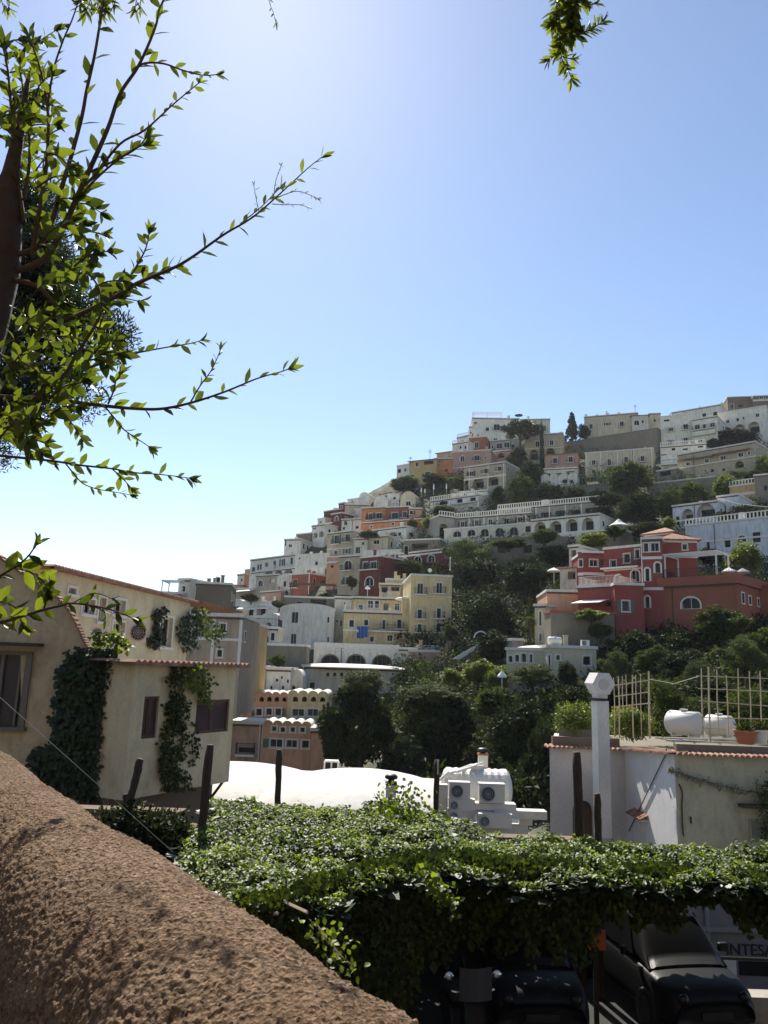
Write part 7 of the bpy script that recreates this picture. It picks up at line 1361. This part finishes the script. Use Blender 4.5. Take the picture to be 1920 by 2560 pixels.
# low sprig
B([(-60, 1562), (0, 1556), (63, 1538), (114, 1523), (157, 1513), (182, 1508), (253, 1518), (300, 1532), (337, 1548)], .005, .0012, (-.3, -.4), sp=21, L=(.03, .05), seed=40, start=.1, wr=.4)
B([(182, 1508), (215, 1490), (240, 1483), (286, 1499)], .0016, .0009, (-.35, -.35), sp=15, L=(.012, .028), seed=41, wr=.3)
B([(230, 1515), (262, 1530), (262, 1555)], .0016, .0009, (-.35, -.35), sp=13, L=(.012, .03), seed=43, wr=.3)
B([(-40, 1465), (0, 1440), (50, 1409), (75, 1385), (90, 1362)], .004, .0015, (-.3, -.35), sp=15, L=(.03, .055), seed=42, wr=.42, tip=5)
B([(40, 1420), (75, 1430), (110, 1455), (120, 1475)], .003, .0015, (-.3, -.35), sp=12, L=(.035, .055), seed=44, wr=.42)
B([(-40, 1520), (0, 1505), (40, 1520), (55, 1560)], .003, .0015, (-.3, -.3), sp=13, L=(.035, .055), seed=45, wr=.42)
B([(110, 1522), (118, 1495), (125, 1470)], .002, .001, (-.35, -.35), sp=12, L=(.025, .045), seed=46, wr=.4)
# fine leaved dark tree behind it
def cloud_tree(cx, cy, rxp, ryp, d, n, size, mat, label, name, zbase, clumps=150, seed=3, cut=None):
    rs = np.random.RandomState(seed); c_ = P(cx, cy, d); rx = rxp / FPX * d; rz = ryp / FPX * d; e = empty(name, (c_[0], c_[1], zbase), 0, label, 'tree'); h = c_[2] - zbase
    cc = rnd3(clumps, rs) * rs.uniform(.2, 1, (clumps, 1)) ** .4 * [rx, rx * .8, rz]; idx = rs.randint(0, clumps, n); off = rnd3(n, rs) * rs.uniform(0, 1, (n, 1)) ** .5 * rx * .2
    V, F = leafgeo(cc[idx] + off + [0, 0, h], rnd3(n, rs) + unit(off) * .8 + [0, 0, .5], rnd3(n, rs), rs.uniform(.6, 1.3, n) * size, rs.uniform(.16, .3, n) * size, fold=.15); npmesh('crown', V, F, LM[mat], e)
    mb = MB(); mb.tube([(0, 0, 0), (rx * .05, 0, h * .5), (0, 0, h), (rx * .1, 0, h + rz * .6)], [.12, .1, .07, .02], 8)
    for k in range(16):
        t = rs.uniform(.0, .9); p = cc[k]; mb.tube([(0, 0, h - rz * .5 + rz * t), (p[0] * .5, p[1] * .5, h + p[2] * .5), (p[0] * .95, p[1] * .95, h + p[2])], [.03, .018, .006], 5)
    mb.build('trunk', M['bark'], e); return e
cloud_tree(-75, 800, 375, 385, 7.5, 110000, .07, 'far', 'fine leaved dark tree behind the overhanging branches', 'fine_leaved_tree', -5.)
# hanging sprig at the top right and clumps at the top edge
hs_o = P(1440, -260, 3.0); hg = empty('hanging_bough', hs_o, 0, 'dense leafy bough tip hanging into the sky at top right', 'bough')
TD = 3.0
def HB(pts, sp=7, L=(.05, .09), r0=.006, seed=0, **k): return branch(pts, r0, .002, sp=sp * .62, L=(L[0] * 1.35, L[1] * 1.35), par=hg, org=hs_o, seed=seed, start=.02, wr=.3, mat='branch', **k)
HB([(1440, -260), (1410, -60), (1392, 10), (1392, 60), (1402, 108), (1402, 135), (1408, 158), (1422, 180), (1430, 200)], sp=6, L=(.04, .07), seed=1)
HB([(1440, -200), (1432, -40), (1428, 20), (1424, 60), (1412, 92), (1402, 112)], sp=5, seed=2)
HB([(1440, -200), (1455, -40), (1440, 20), (1430, 55), (1432, 88)], sp=5, seed=3)
HB([(1425, 92), (1448, 86), (1463, 80), (1478, 74), (1490, 66), (1505, 54)], sp=4.5, L=(.04, .065), seed=4, r0=.003)
HB([(1395, 20), (1388, 45), (1380, 62)], sp=6, L=(.04, .07), seed=5, r0=.003)
HB([(1402, 135), (1388, 138), (1372, 148)], sp=7, L=(.035, .06), seed=6, r0=.003)
HB([(1405, 140), (1420, 146), (1432, 148)], sp=7, L=(.035, .06), seed=7, r0=.003)
HB([(1450, -30), (1470, 5), (1480, 12), (1490, 8)], sp=12, L=(.03, .05), seed=8, r0=.003)
tc_o = P(240, -300, 3.2); tcl = empty('hanging_bough', tc_o, 0, 'leafy clump and twigs dangling at the top left edge', 'bough')
TD = 3.2
for k, pts in enumerate([[(240, -300), (235, -60), (225, 0), (215, 30)], [(240, -250), (255, -60), (262, 0), (268, 25)], [(240, -250), (240, -40), (245, 20), (250, 30)], [(230, -200), (200, -60), (205, -5), (200, 15)], [(260, -200), (290, -60), (280, 0), (285, 15)],
                       [(340, -200), (345, -40), (340, 5), (338, 22)], [(300, -250), (355, -60), (352, 0), (350, 18)], [(180, -200), (20, -60), (15, -10), (22, 18)], [(180, -200), (5, -60), (4, 0), (10, 20)]]):
    branch(pts, .005, .002, sp=5 if k < 5 else 13, L=(.055, .1), par=tcl, org=tc_o, seed=50 + k, start=.3, wr=.24)
tb_o = P(660, -260, 3.2); tbl = empty('hanging_twig', tb_o, 0, 'single reddish twig tip dangling near the sun at top', 'twig')
branch([(660, -260), (665, -80), (672, 0), (683, 30), (690, 60)], .004, .0015, sp=13, L=(.03, .05), par=tbl, org=tb_o, seed=60, start=.5, wr=.25)

# ------------------------------------------------------------------ air
hz = MB().box(-1450, 1450, -200, 1450, -11, 115).build('haze', bpy.data.materials.new('air')); tag(hz, kind='stuff')
hmz = hz.data.materials[0]; hmz.use_nodes = True; hn = hmz.node_tree; hn.nodes.remove(hn.nodes['Principled BSDF']); pvn = hn.nodes.new('ShaderNodeVolumePrincipled')
pvn.inputs['Color'].default_value = (.86, .92, 1, 1); pvn.inputs['Density'].default_value = .00009; pvn.inputs['Anisotropy'].default_value = .35; hn.links.new(pvn.outputs[0], hn.nodes['Material Output'].inputs['Volume'])
